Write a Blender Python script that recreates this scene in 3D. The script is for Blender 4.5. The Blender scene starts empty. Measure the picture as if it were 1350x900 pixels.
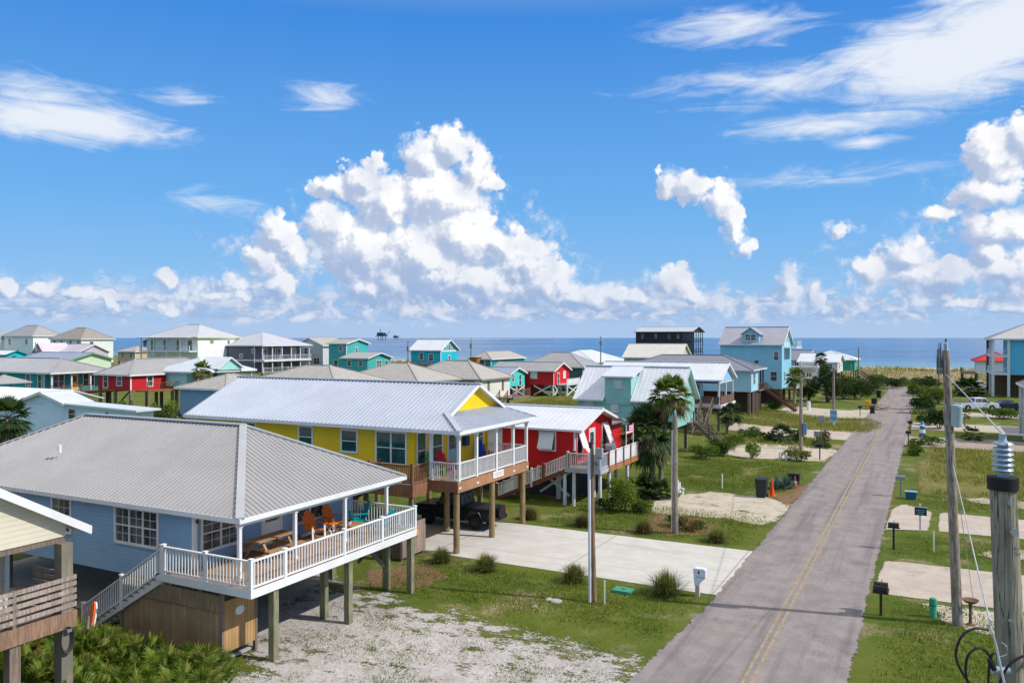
import bpy, bmesh, math, random
from mathutils import Vector, Matrix, noise as mnoise
random.seed(7)
S = bpy.context.scene
R_ = math.radians
# ------------------------------------------------------------------ camera, light, sky
YAW = 27.4234
cd = bpy.data.cameras.new('camera'); cam = bpy.data.objects.new('camera', cd); S.collection.objects.link(cam)
CAM_H = 11.0
cam.location = (0, 0, CAM_H); cam.rotation_euler = (R_(90), 0, R_(YAW))
cd.sensor_width = 36; cd.lens = 1060 / 1350 * 36; cd.shift_y = -5 / 1350
cd.clip_start = .1; cd.clip_end = 60000
S.camera = cam
S.view_settings.view_transform = 'Standard'; S.view_settings.look = 'None'
S.view_settings.exposure = 0.2
S.view_settings.gamma = 1.0; S.view_settings.use_curve_mapping = False
SUN_EL = 43.0; SUN_AZ = 78.0            # azimuth clockwise from +Y
sd = bpy.data.lights.new('sun', 'SUN'); sun = bpy.data.objects.new('sun', sd); S.collection.objects.link(sun)
sd.energy = 3.25; sd.angle = R_(0.53); sd.color = (1.0, .962, .905)
sdir = Vector((math.sin(R_(SUN_AZ)) * math.cos(R_(SUN_EL)), math.cos(R_(SUN_AZ)) * math.cos(R_(SUN_EL)), math.sin(R_(SUN_EL))))
sun.rotation_euler = (-sdir).to_track_quat('-Z', 'Y').to_euler(); sun.location = sdir * 200

W = bpy.data.worlds.new('World'); S.world = W; W.use_nodes = True
W.cycles.sampling_method = 'MANUAL'; W.cycles.sample_map_resolution = 512
def T(nt, t, **k):
    n = nt.nodes.new(t)
    for a, b in k.items(): setattr(n, a, b)
    return n
class NB:                                # tiny node-building helper
    def __init__(s, nt): s.nt = nt
    def link(s, a, b): s.nt.links.new(a, b)
    def _in(s, sock, v):
        if isinstance(v, bpy.types.NodeSocket): s.link(v, sock)
        elif v is not None: sock.default_value = v
    def m(s, op, a, b=None, c=None, clamp=False):
        n = T(s.nt, 'ShaderNodeMath', operation=op); n.use_clamp = clamp
        for i, v in enumerate((a, b, c)): s._in(n.inputs[i], v)
        return n.outputs[0]
    def v(s, op, a, b=None):
        n = T(s.nt, 'ShaderNodeVectorMath', operation=op)
        s._in(n.inputs[0], a); s._in(n.inputs[1], b)
        return n.outputs['Value'] if op in ('LENGTH', 'DOT_PRODUCT', 'DISTANCE') else n.outputs[0]
    def mix(s, f, a, b, mode='MIX'):
        n = T(s.nt, 'ShaderNodeMix', data_type='RGBA', blend_type=mode)
        s._in(n.inputs[0], f); s._in(n.inputs[6], a); s._in(n.inputs[7], b)
        return n.outputs[2]
    def ss(s, x, lo, hi, a=0., b=1.):
        n = T(s.nt, 'ShaderNodeMapRange', interpolation_type='SMOOTHSTEP')
        for i, v in enumerate((x, lo, hi, a, b)): s._in(n.inputs[i], v)
        return n.outputs[0]
    def noise(s, vec, scale, detail=3, rough=.55, dim='3D', dist=0.):
        n = T(s.nt, 'ShaderNodeTexNoise', noise_dimensions=dim)
        s._in(n.inputs['Vector'], vec); s._in(n.inputs['Scale'], scale); n.inputs['Detail'].default_value = detail
        n.inputs['Roughness'].default_value = rough; n.inputs['Distortion'].default_value = dist
        return n.outputs[0]
    def vor(s, vec, scale, detail=0, rough=.5, feature='F1', dim='3D', out='Distance', lac=2.0):
        n = T(s.nt, 'ShaderNodeTexVoronoi', feature=feature, voronoi_dimensions=dim); n.normalize = False
        s._in(n.inputs['Vector'], vec); s._in(n.inputs['Scale'], scale)
        n.inputs['Detail'].default_value = detail; n.inputs['Roughness'].default_value = rough; n.inputs['Lacunarity'].default_value = lac
        if feature == 'SMOOTH_F1': n.inputs['Smoothness'].default_value = .35
        return n.outputs[out]
    def comb(s, x, y, z=0.):
        n = T(s.nt, 'ShaderNodeCombineXYZ')
        for i, v in enumerate((x, y, z)): s._in(n.inputs[i], v)
        return n.outputs[0]
    def sep(s, v):
        n = T(s.nt, 'ShaderNodeSeparateXYZ'); s._in(n.inputs[0], v); return n.outputs
# clouds as directions in the sky: azimuth, elevation, half width, half height in degrees
CU= [(-31.74, 13.23, 2.04, 1.72), (-33.62, 12.28, 2.03, 2.15), (-30.29, 11.71, 1.73, 1.78), (-29.21, 10.78, 0.97, 0.65), (-32.54, 9.76, 4.02, 2.69), (-37.74, 10.93, 2.09, 1.7), (-39.92, 10.39, 1.8, 0.84), (-36.27, 9.37, 2.64, 2.4), (-31.47, 7.13, 4.3, 2.97), (-28.23, 6.62, 2.43, 1.95), (-26.5, 5.28, 2.59, 2.05), (-33.62, 5.52, 4.54, 3.22), (-39.92, 7.61, 2.47, 1.74), (-37.85, 5.99, 2.72, 2.55), (-35.74, 4.11, 2.65, 1.93), (-30.12, 3.94, 4.85, 1.84), (-24.88, 3.67, 3.02, 1.62), (-22.03, 2.85, 2.41, 0.97), (-37.32, 3.35, 2.1, 1.38), (-43.48, 7.08, 1.7, 1.56), (-44.47, 5.15, 1.38, 1.34), (-42.62, 5.98, 1.16, 1.25), (-43.73, 3.63, 1.64, 0.93), (-46.81, 3.67, 1.44, 0.82), (-46.91, 2.9, 1.92, 0.51), (-50.65, 3.82, 0.78, 0.75), (-53.99, 2.42, 0.56, 0.73), (-57.55, 3.04, 0.81, 0.51), (-59.6, 2.97, 0.58, 0.64), (-56.11, 2.8, 1.33, 0.38), (-19.1, 2.83, 2.01, 0.64), (-16.48, 3.87, 1.88, 1.38), (-14.31, 2.79, 1.23, 0.53), (-8.42, 3.67, 0.97, 1.33), (-6.7, 2.88, 0.57, 0.76), (-16.37, 10.85, 0.89, 1.27), (-14.67, 10.27, 1.65, 1.16), (-12.88, 9.49, 1.32, 1.57), (-11.87, 7.61, 0.85, 1.67), (-11.17, 6.2, 0.55, 0.67), (-5.11, 7.21, 1.11, 0.55), (-3.29, 4.28, 1.44, 1.18), (1.88, 2.21, 1.15, 0.42), (3.58, 10.98, 1.91, 2.13), (4.87, 11.93, 1.62, 1.64), (3.1, 8.78, 2.09, 1.12), (0.42, 7.79, 1.69, 0.57), (3.9, 6.67, 2.37, 1.48), (3.5, 5.23, 1.11, 1.11), (-1.51, 5.33, 1.75, 1.07), (1.05, 3.8, 3.76, 1.24), (4.68, 3.89, 2.33, 1.83), (-50.2, 1.74, 0.74, 0.4)]
CI=[(-56.32, 13.25, 8.29, 1.61, 1.7), (-57.55, 14.63, 4.45, 1.4, 1.2), (-40.44, 16.15, 3.18, 1.16, 0.85), (-48.1, 9.03, 3.03, 0.86, 0.75), (-49.74, 15.46, 2.31, 0.7, 0.7), (1.05, 17.06, 7.94, 3.42, 2.3), (-11.87, 20.44, 6.02, 1.35, 1.2), (-9.39, 16.73, 9.78, 1.34, 1.0), (-6.04, 13.82, 7.03, 1.01, 1.3), (-3.74, 12.52, 2.72, 0.59, 1.3), (4.29, 18.42, 7.04, 3.22, 2.2), (-6.04, 10.7, 6.09, 0.81, 0.55)]
SOFT=[(-33.62, 3.22, 14.42, 2.04), (-38.37, 6.08, 5.73, 3.98), (-43.48, 5.18, 4.49, 3.12), (-30.39, 6.18, 7.55, 4.0), (-0.43, 4.33, 6.44, 2.65), (3.1, 5.8, 4.41, 4.19), (-17.52, 2.93, 6.29, 1.17), (-56.73, 2.83, 6.58, 1.23), (-8.42, 3.06, 3.38, 1.33), (-49.27, 3.01, 6.52, 1.3), (-30.0, 2.3, 42.0, 1.15)]
def new_group(name):
    g = bpy.data.node_groups.new(name, 'ShaderNodeTree')
    g.interface.new_socket('p', in_out='INPUT', socket_type='NodeSocketVector')
    g.interface.new_socket('h', in_out='OUTPUT', socket_type='NodeSocketFloat')
    return NB(g), T(g, 'NodeGroupInput').outputs[0], T(g, 'NodeGroupOutput')
def cumulus_group():
    b, gi, go = new_group('cumulus_base')
    wob = b.v('SUBTRACT', T_noise_col(b, gi, .8), (.5, .5, .5))
    p = b.v('ADD', gi, b.v('MULTIPLY', wob, (1.1, .9, 0)))
    acc = None
    for (a, e, ra, re) in CU:
        d = b.v('LENGTH', b.v('MULTIPLY', b.v('SUBTRACT', p, (a, e, 0)), (1 / ra, 1 / re, 0)))
        r = min(ra, re) ** .75 + (.22 if min(ra, re) < 1.2 else 0)
        h = b.m('MULTIPLY_ADD', d, -r, r)
        acc = h if acc is None else b.m('SMOOTH_MAX', acc, h, .12)
    b.link(acc, go.inputs[0]); base = b.nt
    b, gi, go = new_group('cumulus')
    n = T(b.nt, 'ShaderNodeGroup'); n.node_tree = base; b.link(gi, n.inputs[0])
    wob = b.v('SUBTRACT', T_noise_col(b, gi, 2.2), (.5, .5, .5))
    p = b.v('ADD', gi, b.v('MULTIPLY', wob, (.45, .45, 0)))
    v0 = b.vor(p, .52, feature='F1', dim='2D'); v1 = b.vor(p, 1.25, feature='F1', dim='2D'); v2 = b.vor(p, 3.1, feature='F1', dim='2D')
    s0 = b.m('MULTIPLY', b.m('MULTIPLY', v0, v0), -.85); s1 = b.m('MULTIPLY', b.m('MULTIPLY', v1, v1), -.55); s2 = b.m('MULTIPLY', b.m('MULTIPLY', v2, v2), -.24)
    fine = b.m('MULTIPLY_ADD', b.noise(gi, 4.2, 4, .65, '2D'), .42, .55 - .21)
    out = b.m('ADD', b.m('ADD', b.m('ADD', n.outputs[0], s0), b.m('ADD', s1, s2)), fine)
    b.link(out, go.inputs[0]); b.nt.interface.new_socket('base', in_out='OUTPUT', socket_type='NodeSocketFloat')
    b.link(n.outputs[0], go.inputs[1])
    return b.nt, base
def T_noise_col(b, vec, scale):
    n = T(b.nt, 'ShaderNodeTexNoise', noise_dimensions='2D'); b._in(n.inputs['Vector'], vec); n.inputs['Scale'].default_value = scale; n.inputs['Detail'].default_value = 2
    return n.outputs['Color']
def build_sky():
    nt = W.node_tree; nt.nodes.clear(); b = NB(nt)
    sky = T(nt, 'ShaderNodeTexSky', sky_type='NISHITA'); sky.sun_disc = False
    sky.sun_elevation = R_(SUN_EL); sky.sun_rotation = R_(SUN_AZ); sky.air_density = 1.0; sky.dust_density = .3; sky.ozone_density = 3.5
    d = T(nt, 'ShaderNodeTexCoord').outputs['Generated']
    x, y, z = b.sep(d)
    az = b.m('MULTIPLY', b.m('ARCTAN2', x, y), 57.29578)
    el = b.m('MULTIPLY', b.m('ARCTAN2', z, b.m('SQRT', b.m('ADD', b.m('MULTIPLY', x, x), b.m('MULTIPLY', y, y)))), 57.29578)
    p = b.comb(az, el)
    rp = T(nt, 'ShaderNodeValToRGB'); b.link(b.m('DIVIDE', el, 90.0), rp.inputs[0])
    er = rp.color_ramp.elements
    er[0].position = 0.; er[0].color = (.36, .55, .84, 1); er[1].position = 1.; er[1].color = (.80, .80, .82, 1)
    for pos, c_ in ((.03, (.26, .52, .86, 1)), (.10, (.145, .43, .86, 1)), (.24, (.045, .255, .75, 1)), (.32, (.34, .47, .68, 1)), (.42, (.74, .76, .80, 1))):  # last stops, overhead and out of view, are brightened as added fill for shade
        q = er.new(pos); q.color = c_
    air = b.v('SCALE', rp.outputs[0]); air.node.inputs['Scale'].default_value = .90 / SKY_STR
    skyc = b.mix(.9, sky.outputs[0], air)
    g, base_g = cumulus_group()
    def cum(vec):
        n = T(nt, 'ShaderNodeGroup'); n.node_tree = g; b.link(vec, n.inputs[0]); return n.outputs[0], n.outputs[1]
    h0, h2 = cum(p); h1, h3 = cum(b.v('ADD', p, (.50, .50, 0)))
    edge = b.ss(b.noise(p, .55, 2, .5, '2D'), .34, .68, .22, 1.15)
    alpha = b.m('MULTIPLY', b.ss(h0, 0., edge), b.ss(h2, -.42, -.12))
    lit = b.m('ADD', b.m('MULTIPLY', b.ss(b.m('SUBTRACT', h0, h1), -.42, .55), .75), b.m('MULTIPLY', b.ss(b.m('SUBTRACT', h2, h3), -.5, .42), .45), clamp=True)
    # thick cores keep their shade, bases towards the horizon go blue-grey
    low = b.ss(el, 1.2, 8.5)
    soft = b.noise(p, .33, 3, .5, '2D')
    lit = b.m('MULTIPLY', lit, b.m('MULTIPLY_ADD', soft, 1.5, .22), clamp=True)
    shade = b.mix(low, CLOUD_LOW, CLOUD_SHADE)
    bright = b.mix(low, CLOUD_LIT_LOW, CLOUD_LIT)
    ccol = b.mix(lit, shade, bright)
    # high ice cloud: long combed streaks inside soft regions
    reg = None
    for (a, e, ra, re, k) in CI:
        dd = b.v('LENGTH', b.v('MULTIPLY', b.v('SUBTRACT', p, (a, e, 0)), (1 / ra, 1 / re, 0)))
        s = b.m('MULTIPLY', b.m('SUBTRACT', 1.0, dd), k, clamp=False)
        reg = s if reg is None else b.m('SMOOTH_MAX', reg, s, .15)
    def rotp(deg, sx, sy):
        mp = T(nt, 'ShaderNodeMapping'); mp.inputs['Rotation'].default_value = (0, 0, R_(deg)); mp.inputs['Scale'].default_value = (sx, sy, 1)
        b.link(p, mp.inputs['Vector']); return mp.outputs[0]
    n1 = b.noise(rotp(-14, .13, .75), 1.0, 6, .62, '2D', 1.0)
    n2 = b.noise(rotp(20, .3, .9), 1.0, 6, .6, '2D', .8)
    n = b.m('ADD', b.m('MULTIPLY', n1, .6), b.m('MULTIPLY', n2, .4))
    ca = b.ss(b.m('ADD', reg, b.m('MULTIPLY_ADD', n, 3.0, -1.34)), .0, 1.6, 0., .94)
    # haze bank close to the sea horizon
    hz = b.m('MULTIPLY', b.ss(el, 0., 4.5, .7, 0.), b.m('MULTIPLY_ADD', b.noise(rotp(0, .12, 1.6), 1.0, 3, .5, '2D'), .9, .35), clamp=True)
    band = b.m('MULTIPLY', b.ss(el, .6, 1.5), b.ss(el, 2.2, 4.6, 1., 0.))
    bn = b.m('ADD', b.m('MULTIPLY', b.noise(rotp(0, .34, .95), 1.0, 5, .6, '2D', .4), 1.0), b.m('MULTIPLY', b.vor(b.v('MULTIPLY', p, (1, 1.5, 0)), .9, dim='2D'), -.18))
    bc = b.m('MULTIPLY', b.ss(b.m('ADD', bn, b.m('MULTIPLY', band, .22)), .48, .64, 0., .9), band)
    c = b.mix(hz, skyc, HAZE_COL)
    c = b.mix(bc, c, b.mix(b.ss(b.m('SUBTRACT', bn, b.m('MULTIPLY', el, -.03)), .4, .7), CLOUD_LOW, CLOUD_LIT_LOW))
    c = b.mix(ca, c, CIRRUS_COL)
    sf = None
    for (a, e, ra, re) in SOFT:
        s = b.m('SUBTRACT', 1.0, b.v('LENGTH', b.v('MULTIPLY', b.v('SUBTRACT', p, (a, e, 0)), (1 / ra, 1 / re, 0))))
        sf = s if sf is None else b.m('SMOOTH_MAX', sf, s, .2)
    sn = b.m('ADD', b.m('MULTIPLY', b.noise(p, .45, 5, .62, '2D', .3), 1.0), b.m('MULTIPLY', b.noise(p, 1.7, 3, .6, '2D'), .3))
    c = b.mix(b.ss(b.m('ADD', sf, b.m('MULTIPLY_ADD', sn, 2.4, -1.55)), .0, 1.15, 0., .86), c, b.mix(b.ss(sn, .5, .85), CLOUD_LOW, CLOUD_LIT_LOW))
    c = b.mix(alpha, c, ccol)
    up = b.m('GREATER_THAN', el, -.05)
    c = b.mix(up, HAZE_COL, c)
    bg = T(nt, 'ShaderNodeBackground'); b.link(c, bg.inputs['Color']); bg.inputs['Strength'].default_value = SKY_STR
    out = T(nt, 'ShaderNodeOutputWorld'); b.link(bg.outputs[0], out.inputs[0])
SKY_STR = .10
SKY_TINT = (.62, .86, 1.12, 1)
CLOUD_LIT = (8.8, 8.8, 8.9, 1); CLOUD_LIT_LOW = (6.7, 7.1, 8.0, 1)
CLOUD_SHADE = (3.9, 4.7, 6.4, 1); CLOUD_LOW = (2.9, 4.1, 6.3, 1)
CIRRUS_COL = (7.4, 7.8, 8.4, 1); HAZE_COL = (3.9, 5.1, 7.2, 1)
build_sky()
# ------------------------------------------------------------------ helpers
C = S.collection
FPX = 1060.0; _ct, _st = math.cos(R_(YAW)), math.sin(R_(YAW))
def G(u, v, z=0.0):                      # photo pixel -> point on the level z
    t = (CAM_H - z) * FPX / (v - 445.0); a = (u - 675.0) / FPX * t
    return Vector((a * _ct - t * _st, a * _st + t * _ct, z))
def PX(u, v, X):
    xc = (u - 675.0) / FPX; t = X / (xc * _ct - _st)
    return Vector((X, t * (xc * _st + _ct), CAM_H - t * (v - 445.0) / FPX))

class MB:
    def __init__(s): s.v = []; s.f = []
    def add(s, vs, fs):
        o = len(s.v); s.v += [tuple(v) for v in vs]; s.f += [tuple(i + o for i in f) for f in fs]; return s
    def box(s, x0, x1, y0, y1, z0, z1):
        if x0 > x1: x0, x1 = x1, x0
        if y0 > y1: y0, y1 = y1, y0
        if z0 > z1: z0, z1 = z1, z0
        return s.add([(x0, y0, z0), (x1, y0, z0), (x1, y1, z0), (x0, y1, z0), (x0, y0, z1), (x1, y0, z1), (x1, y1, z1), (x0, y1, z1)],
                     [(3, 2, 1, 0), (4, 5, 6, 7), (0, 1, 5, 4), (1, 2, 6, 5), (2, 3, 7, 6), (3, 0, 4, 7)])
    def cb(s, c, sz): return s.box(c[0] - sz[0] / 2, c[0] + sz[0] / 2, c[1] - sz[1] / 2, c[1] + sz[1] / 2, c[2] - sz[2] / 2, c[2] + sz[2] / 2)
    def bar(s, p, q, w, h, up=(0, 0, 1)):            # beam from p to q, w sideways, h along up
        p = Vector(p); q = Vector(q); d = (q - p).normalized(); u = Vector(up)
        if abs(d.dot(u)) > .98: u = Vector((0, 1, 0))
        a = d.cross(u).normalized() * w / 2; b = a.cross(d).normalized() * h / 2
        vs = [p - a - b, p + a - b, p + a + b, p - a + b, q - a - b, q + a - b, q + a + b, q - a + b]
        return s.add(vs, [(0, 1, 2, 3), (7, 6, 5, 4), (0, 4, 5, 1), (1, 5, 6, 2), (2, 6, 7, 3), (3, 7, 4, 0)])
    def tube(s, pts, r, n=8, cap=True):
        pts = [Vector(p) for p in pts]; rs = r if isinstance(r, (list, tuple)) else [r] * len(pts)
        vs = []; fs = []
        prev = None
        for i, p in enumerate(pts):
            d = (pts[min(i + 1, len(pts) - 1)] - pts[max(i - 1, 0)]).normalized()
            if prev is None:
                a = d.orthogonal().normalized() if abs(d.z) < .9 else Vector((1, 0, 0)).cross(d).cross(d).normalized()
            else: a = (prev - d * prev.dot(d)).normalized()
            prev = a; b = d.cross(a)
            for k in range(n):
                t = 2 * math.pi * k / n; vs.append(p + (a * math.cos(t) + b * math.sin(t)) * rs[i])
        for i in range(len(pts) - 1):
            for k in range(n):
                k2 = (k + 1) % n; fs.append((i * n + k, i * n + k2, (i + 1) * n + k2, (i + 1) * n + k))
        if cap: fs += [tuple(reversed(range(n))), tuple((len(pts) - 1) * n + k for k in range(n))]
        return s.add(vs, fs)
    def lathe(s, c, prof, n=16):                     # prof: (radius, z)
        vs = []; fs = []
        for r, z in prof:
            for k in range(n):
                t = 2 * math.pi * k / n; vs.append((c[0] + r * math.cos(t), c[1] + r * math.sin(t), c[2] + z))
        for i in range(len(prof) - 1):
            for k in range(n):
                k2 = (k + 1) % n; fs.append((i * n + k, i * n + k2, (i + 1) * n + k2, (i + 1) * n + k))
        fs += [tuple(reversed(range(n))), tuple((len(prof) - 1) * n + k for k in range(n))]
        return s.add(vs, fs)
    def prism(s, poly, axis, a, b):                  # 2D polygon extruded along 'x','y' or 'z'
        n = len(poly)
        f = {'x': lambda p, t: (t, p[0], p[1]), 'y': lambda p, t: (p[0], t, p[1]), 'z': lambda p, t: (p[0], p[1], t)}[axis]
        return s.add([f(p, a) for p in poly] + [f(p, b) for p in poly],
                     [tuple(range(n)), tuple(reversed(range(n, 2 * n)))] + [(i, i + n, (i + 1) % n + n, (i + 1) % n) for i in range(n)])
    def poly(s, pts): return s.add(pts, [tuple(range(len(pts)))])
    def plate(s, pts, off):                          # planar polygon with thickness along vector off
        n = len(pts); o = Vector(off); p = [Vector(q) for q in pts]
        return s.add(p + [q + o for q in p], [tuple(range(n)), tuple(reversed(range(n, 2 * n)))] + [(i, i + n, (i + 1) % n + n, (i + 1) % n) for i in range(n)])
    def build(s, name, mat, parent=None, smooth=False, bevel=0.0, world=True):
        me = bpy.data.meshes.new(name); off = root_loc(parent) if (parent and world) else Vector((0, 0, 0))
        me.from_pydata([tuple(Vector(v) - off) for v in s.v], [], s.f)
        bm = bmesh.new(); bm.from_mesh(me)
        if smooth: bmesh.ops.remove_doubles(bm, verts=bm.verts, dist=1e-5)
        bmesh.ops.recalc_face_normals(bm, faces=bm.faces)
        if bevel:
            es = [e for e in bm.edges if len(e.link_faces) == 2 and e.calc_face_angle(0) > .5]
            bmesh.ops.bevel(bm, geom=es, offset=bevel, segments=2, affect='EDGES', profile=.6)
        if smooth:
            for f in bm.faces: f.smooth = True
            for e in bm.edges: e.smooth = not (len(e.link_faces) == 2 and e.calc_face_angle(0) > .7)
        bm.to_mesh(me); bm.free()
        me.materials.append(mat); o = bpy.data.objects.new(name, me); C.objects.link(o)
        if parent: o.parent = parent
        return o
def root_loc(o):
    while o.parent: o = o.parent
    return Vector(o.location)
def tag(o, label=None, cat=None, group=None, kind=None):
    if label: o['label'] = label
    if cat: o['category'] = cat
    if group: o['group'] = group
    if kind: o['kind'] = kind
    return o
def thing(name, loc, label, cat, group=None, rz=0.0):
    o = bpy.data.objects.new(name, None); C.objects.link(o); o.empty_display_size = .2
    o.location = loc; o.rotation_euler = (0, 0, rz); return tag(o, label, cat, group)
def copy_tree(o, parent=None):
    c = o.copy(); C.objects.link(c); c.parent = parent
    for ch in list(o.children): copy_tree(ch, c)
    return c
def dup(o, loc, label, rz=None, sc=None):
    c = copy_tree(o); c.location = loc; c['label'] = label
    if rz is not None: c.rotation_euler = (0, 0, rz)
    if sc is not None: c.scale = (sc, sc, sc) if not isinstance(sc, tuple) else sc
    return c

# ------------------------------------------------------------------ materials
MATS = {}
def srgb(r, g, b): return tuple(((c / 255) / 12.92 if c / 255 <= .04045 else ((c / 255 + .055) / 1.055) ** 2.4) for c in (r, g, b)) + (1,)
def mat(name, col, rough=.6, var=.10, vs=1.2, kind=None, spec=.4, metal=0., bump=.35, pitch=.15, col2=None, grime=0.):
    if name in MATS: return MATS[name]
    m = bpy.data.materials.new(name); m.use_nodes = True; nt = m.node_tree; nt.nodes.clear(); b = NB(nt)
    p = T(nt, 'ShaderNodeBsdfPrincipled'); o = T(nt, 'ShaderNodeOutputMaterial'); b.link(p.outputs[0], o.inputs[0])
    pos = T(nt, 'ShaderNodeNewGeometry').outputs['Position']
    if len(col) == 3: col = tuple(col) + (1,)
    n = b.noise(pos, vs, 4, .6)
    lo = tuple(c * (1 - var) for c in col[:3]) + (1,); hi = tuple(min(1, c * (1 + var)) for c in col[:3]) + (1,)
    c = b.mix(b.ss(n, .3, .7), lo, hi)
    x, y, z = b.sep(pos)
    h = None
    if kind == 'lap':
        fr = b.m('FRACT', b.m('DIVIDE', z, pitch)); h = b.m('SUBTRACT', 1.0, fr)
        line = b.m('LESS_THAN', fr, .09); c = b.mix(b.m('MULTIPLY', line, .35), c, tuple(k * .55 for k in col[:3]) + (1,))
    elif kind == 'batten':
        fr = b.m('FRACT', b.m('DIVIDE', b.m('ADD', x, y), pitch)); h = b.m('LESS_THAN', fr, .14)
    elif kind in ('boardx', 'boardy', 'boardz'):       # planks with gaps; the letter names the axis that crosses the planks
        a = {'boardx': x, 'boardy': y, 'boardz': z}[kind]
        q = b.m('DIVIDE', a, pitch); fr = b.m('FRACT', q)
        gap = b.m('LESS_THAN', fr, .07); h = b.m('SUBTRACT', 1.0, gap)
        wn = T(nt, 'ShaderNodeTexWhiteNoise', noise_dimensions='1D'); b.link(b.m('FLOOR', q), wn.inputs['W'])
        c = b.mix(b.m('MULTIPLY', wn.outputs[0], .6), c, (col2 or tuple(k * .62 for k in col[:3])) [:3] + (1,))
        c = b.mix(b.m('MULTIPLY', gap, .85), c, (.015, .012, .01, 1))
    elif kind == 'wood':
        st = b.comb(b.m('MULTIPLY', x, 9), b.m('MULTIPLY', y, 9), b.m('MULTIPLY', z, .9))
        g = b.noise(st, 2.2, 4, .6); c = b.mix(b.ss(g, .35, .7), c, (col2 or tuple(k * .6 for k in col[:3]))[:3] + (1,)); h = g
    elif kind == 'pole':
        g = b.noise(b.comb(b.m('MULTIPLY', x, 9), b.m('MULTIPLY', y, 9), b.m('MULTIPLY', z, .9)), 2.2, 4, .6); c = b.mix(b.ss(g, .35, .7), c, (col2 or tuple(k * .6 for k in col[:3]))[:3] + (1,))
        k = b.noise(b.comb(b.m('MULTIPLY', x, 14), b.m('MULTIPLY', y, 14), b.m('MULTIPLY', z, .5)), 1.0, 3, .5); cr = b.ss(b.m('ABSOLUTE', b.m('SUBTRACT', k, .5)), .004, .022, 1., 0.)
        c = b.mix(b.m('MULTIPLY', cr, .8), c, (.05, .042, .035, 1)); kn = b.vor(b.comb(b.m('MULTIPLY', x, 2.5), b.m('MULTIPLY', y, 2.5), z), 1.6); c = b.mix(b.ss(kn, .05, .1, .8, 0.), c, (.07, .05, .035, 1)); h = b.m('SUBTRACT', g, cr)
    elif kind == 'metal':
        g = b.noise(b.comb(b.m('MULTIPLY', x, .8), b.m('MULTIPLY', y, .8), b.m('MULTIPLY', z, .3)), 2.0, 5, .65)
        c = b.mix(b.ss(g, .45, .8, 0, .25), c, tuple(k * .78 for k in col[:3]) + (1,)); h = None
    else:
        h = b.noise(pos, vs * 14, 3, .6); bump *= .25
    if grime:
        gr = b.noise(b.comb(b.m('MULTIPLY', x, 3.2), b.m('MULTIPLY', y, 3.2), b.m('MULTIPLY', z, .45)), 1.0, 5, .65)
        c = b.mix(b.ss(gr, .52, .8, 0, grime), c, tuple(k * .5 + .02 for k in (col[0], col[1], col[2] * .8)) + (1,))
    b.link(c, p.inputs['Base Color'])
    p.inputs['Roughness'].default_value = rough; p.inputs['Metallic'].default_value = metal; p.inputs['Specular IOR Level'].default_value = spec
    if h is not None:
        bn = T(nt, 'ShaderNodeBump'); bn.inputs['Strength'].default_value = bump; bn.inputs['Distance'].default_value = .03
        b.link(h, bn.inputs['Height']); b.link(bn.outputs[0], p.inputs['Normal'])
    MATS[name] = m; return m
def glass_mat(name='window_glass', col=(.02, .03, .035), tint=(.16, .19, .185)):
    if name in MATS: return MATS[name]
    m = bpy.data.materials.new(name); m.use_nodes = True; nt = m.node_tree; b = NB(nt); p = nt.nodes['Principled BSDF']
    pos = T(nt, 'ShaderNodeNewGeometry').outputs['Position']
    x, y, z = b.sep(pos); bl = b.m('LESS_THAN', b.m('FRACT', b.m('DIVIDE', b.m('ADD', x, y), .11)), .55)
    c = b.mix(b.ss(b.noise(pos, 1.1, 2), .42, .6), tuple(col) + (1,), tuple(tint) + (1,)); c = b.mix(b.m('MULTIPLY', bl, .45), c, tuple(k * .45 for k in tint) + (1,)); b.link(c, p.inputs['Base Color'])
    p.inputs['Roughness'].default_value = .06; p.inputs['Specular IOR Level'].default_value = .7
    MATS[name] = m; return m
WHITE = mat('white_trim', (.78, .78, .77), .5, .05, grime=.12)
GLASS = glass_mat(); GREENGLASS = glass_mat('green_glass', (.012, .075, .06), (.03, .14, .11))
WGREY = mat('weathered_wood', (.25, .19, .145), .85, .2, kind='wood', col2=(.15, .115, .09), bump=.4)
WBROWN = mat('brown_deck_wood', (.30, .135, .07), .75, .2, kind='wood', col2=(.17, .075, .04), bump=.4)
WGREEN = mat('treated_piling', (.27, .25, .155), .85, .25, kind='wood', col2=(.15, .16, .09), bump=.5)
WTAN = mat('tan_piling', (.34, .24, .12), .85, .2, kind='wood', col2=(.2, .135, .065), bump=.5)
DECK = mat('deck_boards', (.36, .22, .125), .8, .15, kind='boardy', pitch=.14, col2=(.26, .155, .09), bump=.4)
DECKG = mat('grey_deck_boards', (.3, .23, .18), .85, .15, kind='boardy', pitch=.14, bump=.4)
GREYM = mat('grey_metal', (.32, .33, .34), .45, .15, metal=.5)
DARK = mat('dark_plastic', (.018, .019, .02), .5, .2)
BLACKM = mat('black_metal', (.015, .015, .016), .4, .2)
CONC = mat('concrete_grey', (.42, .40, .37), .85, .15, bump=.5)

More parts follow.
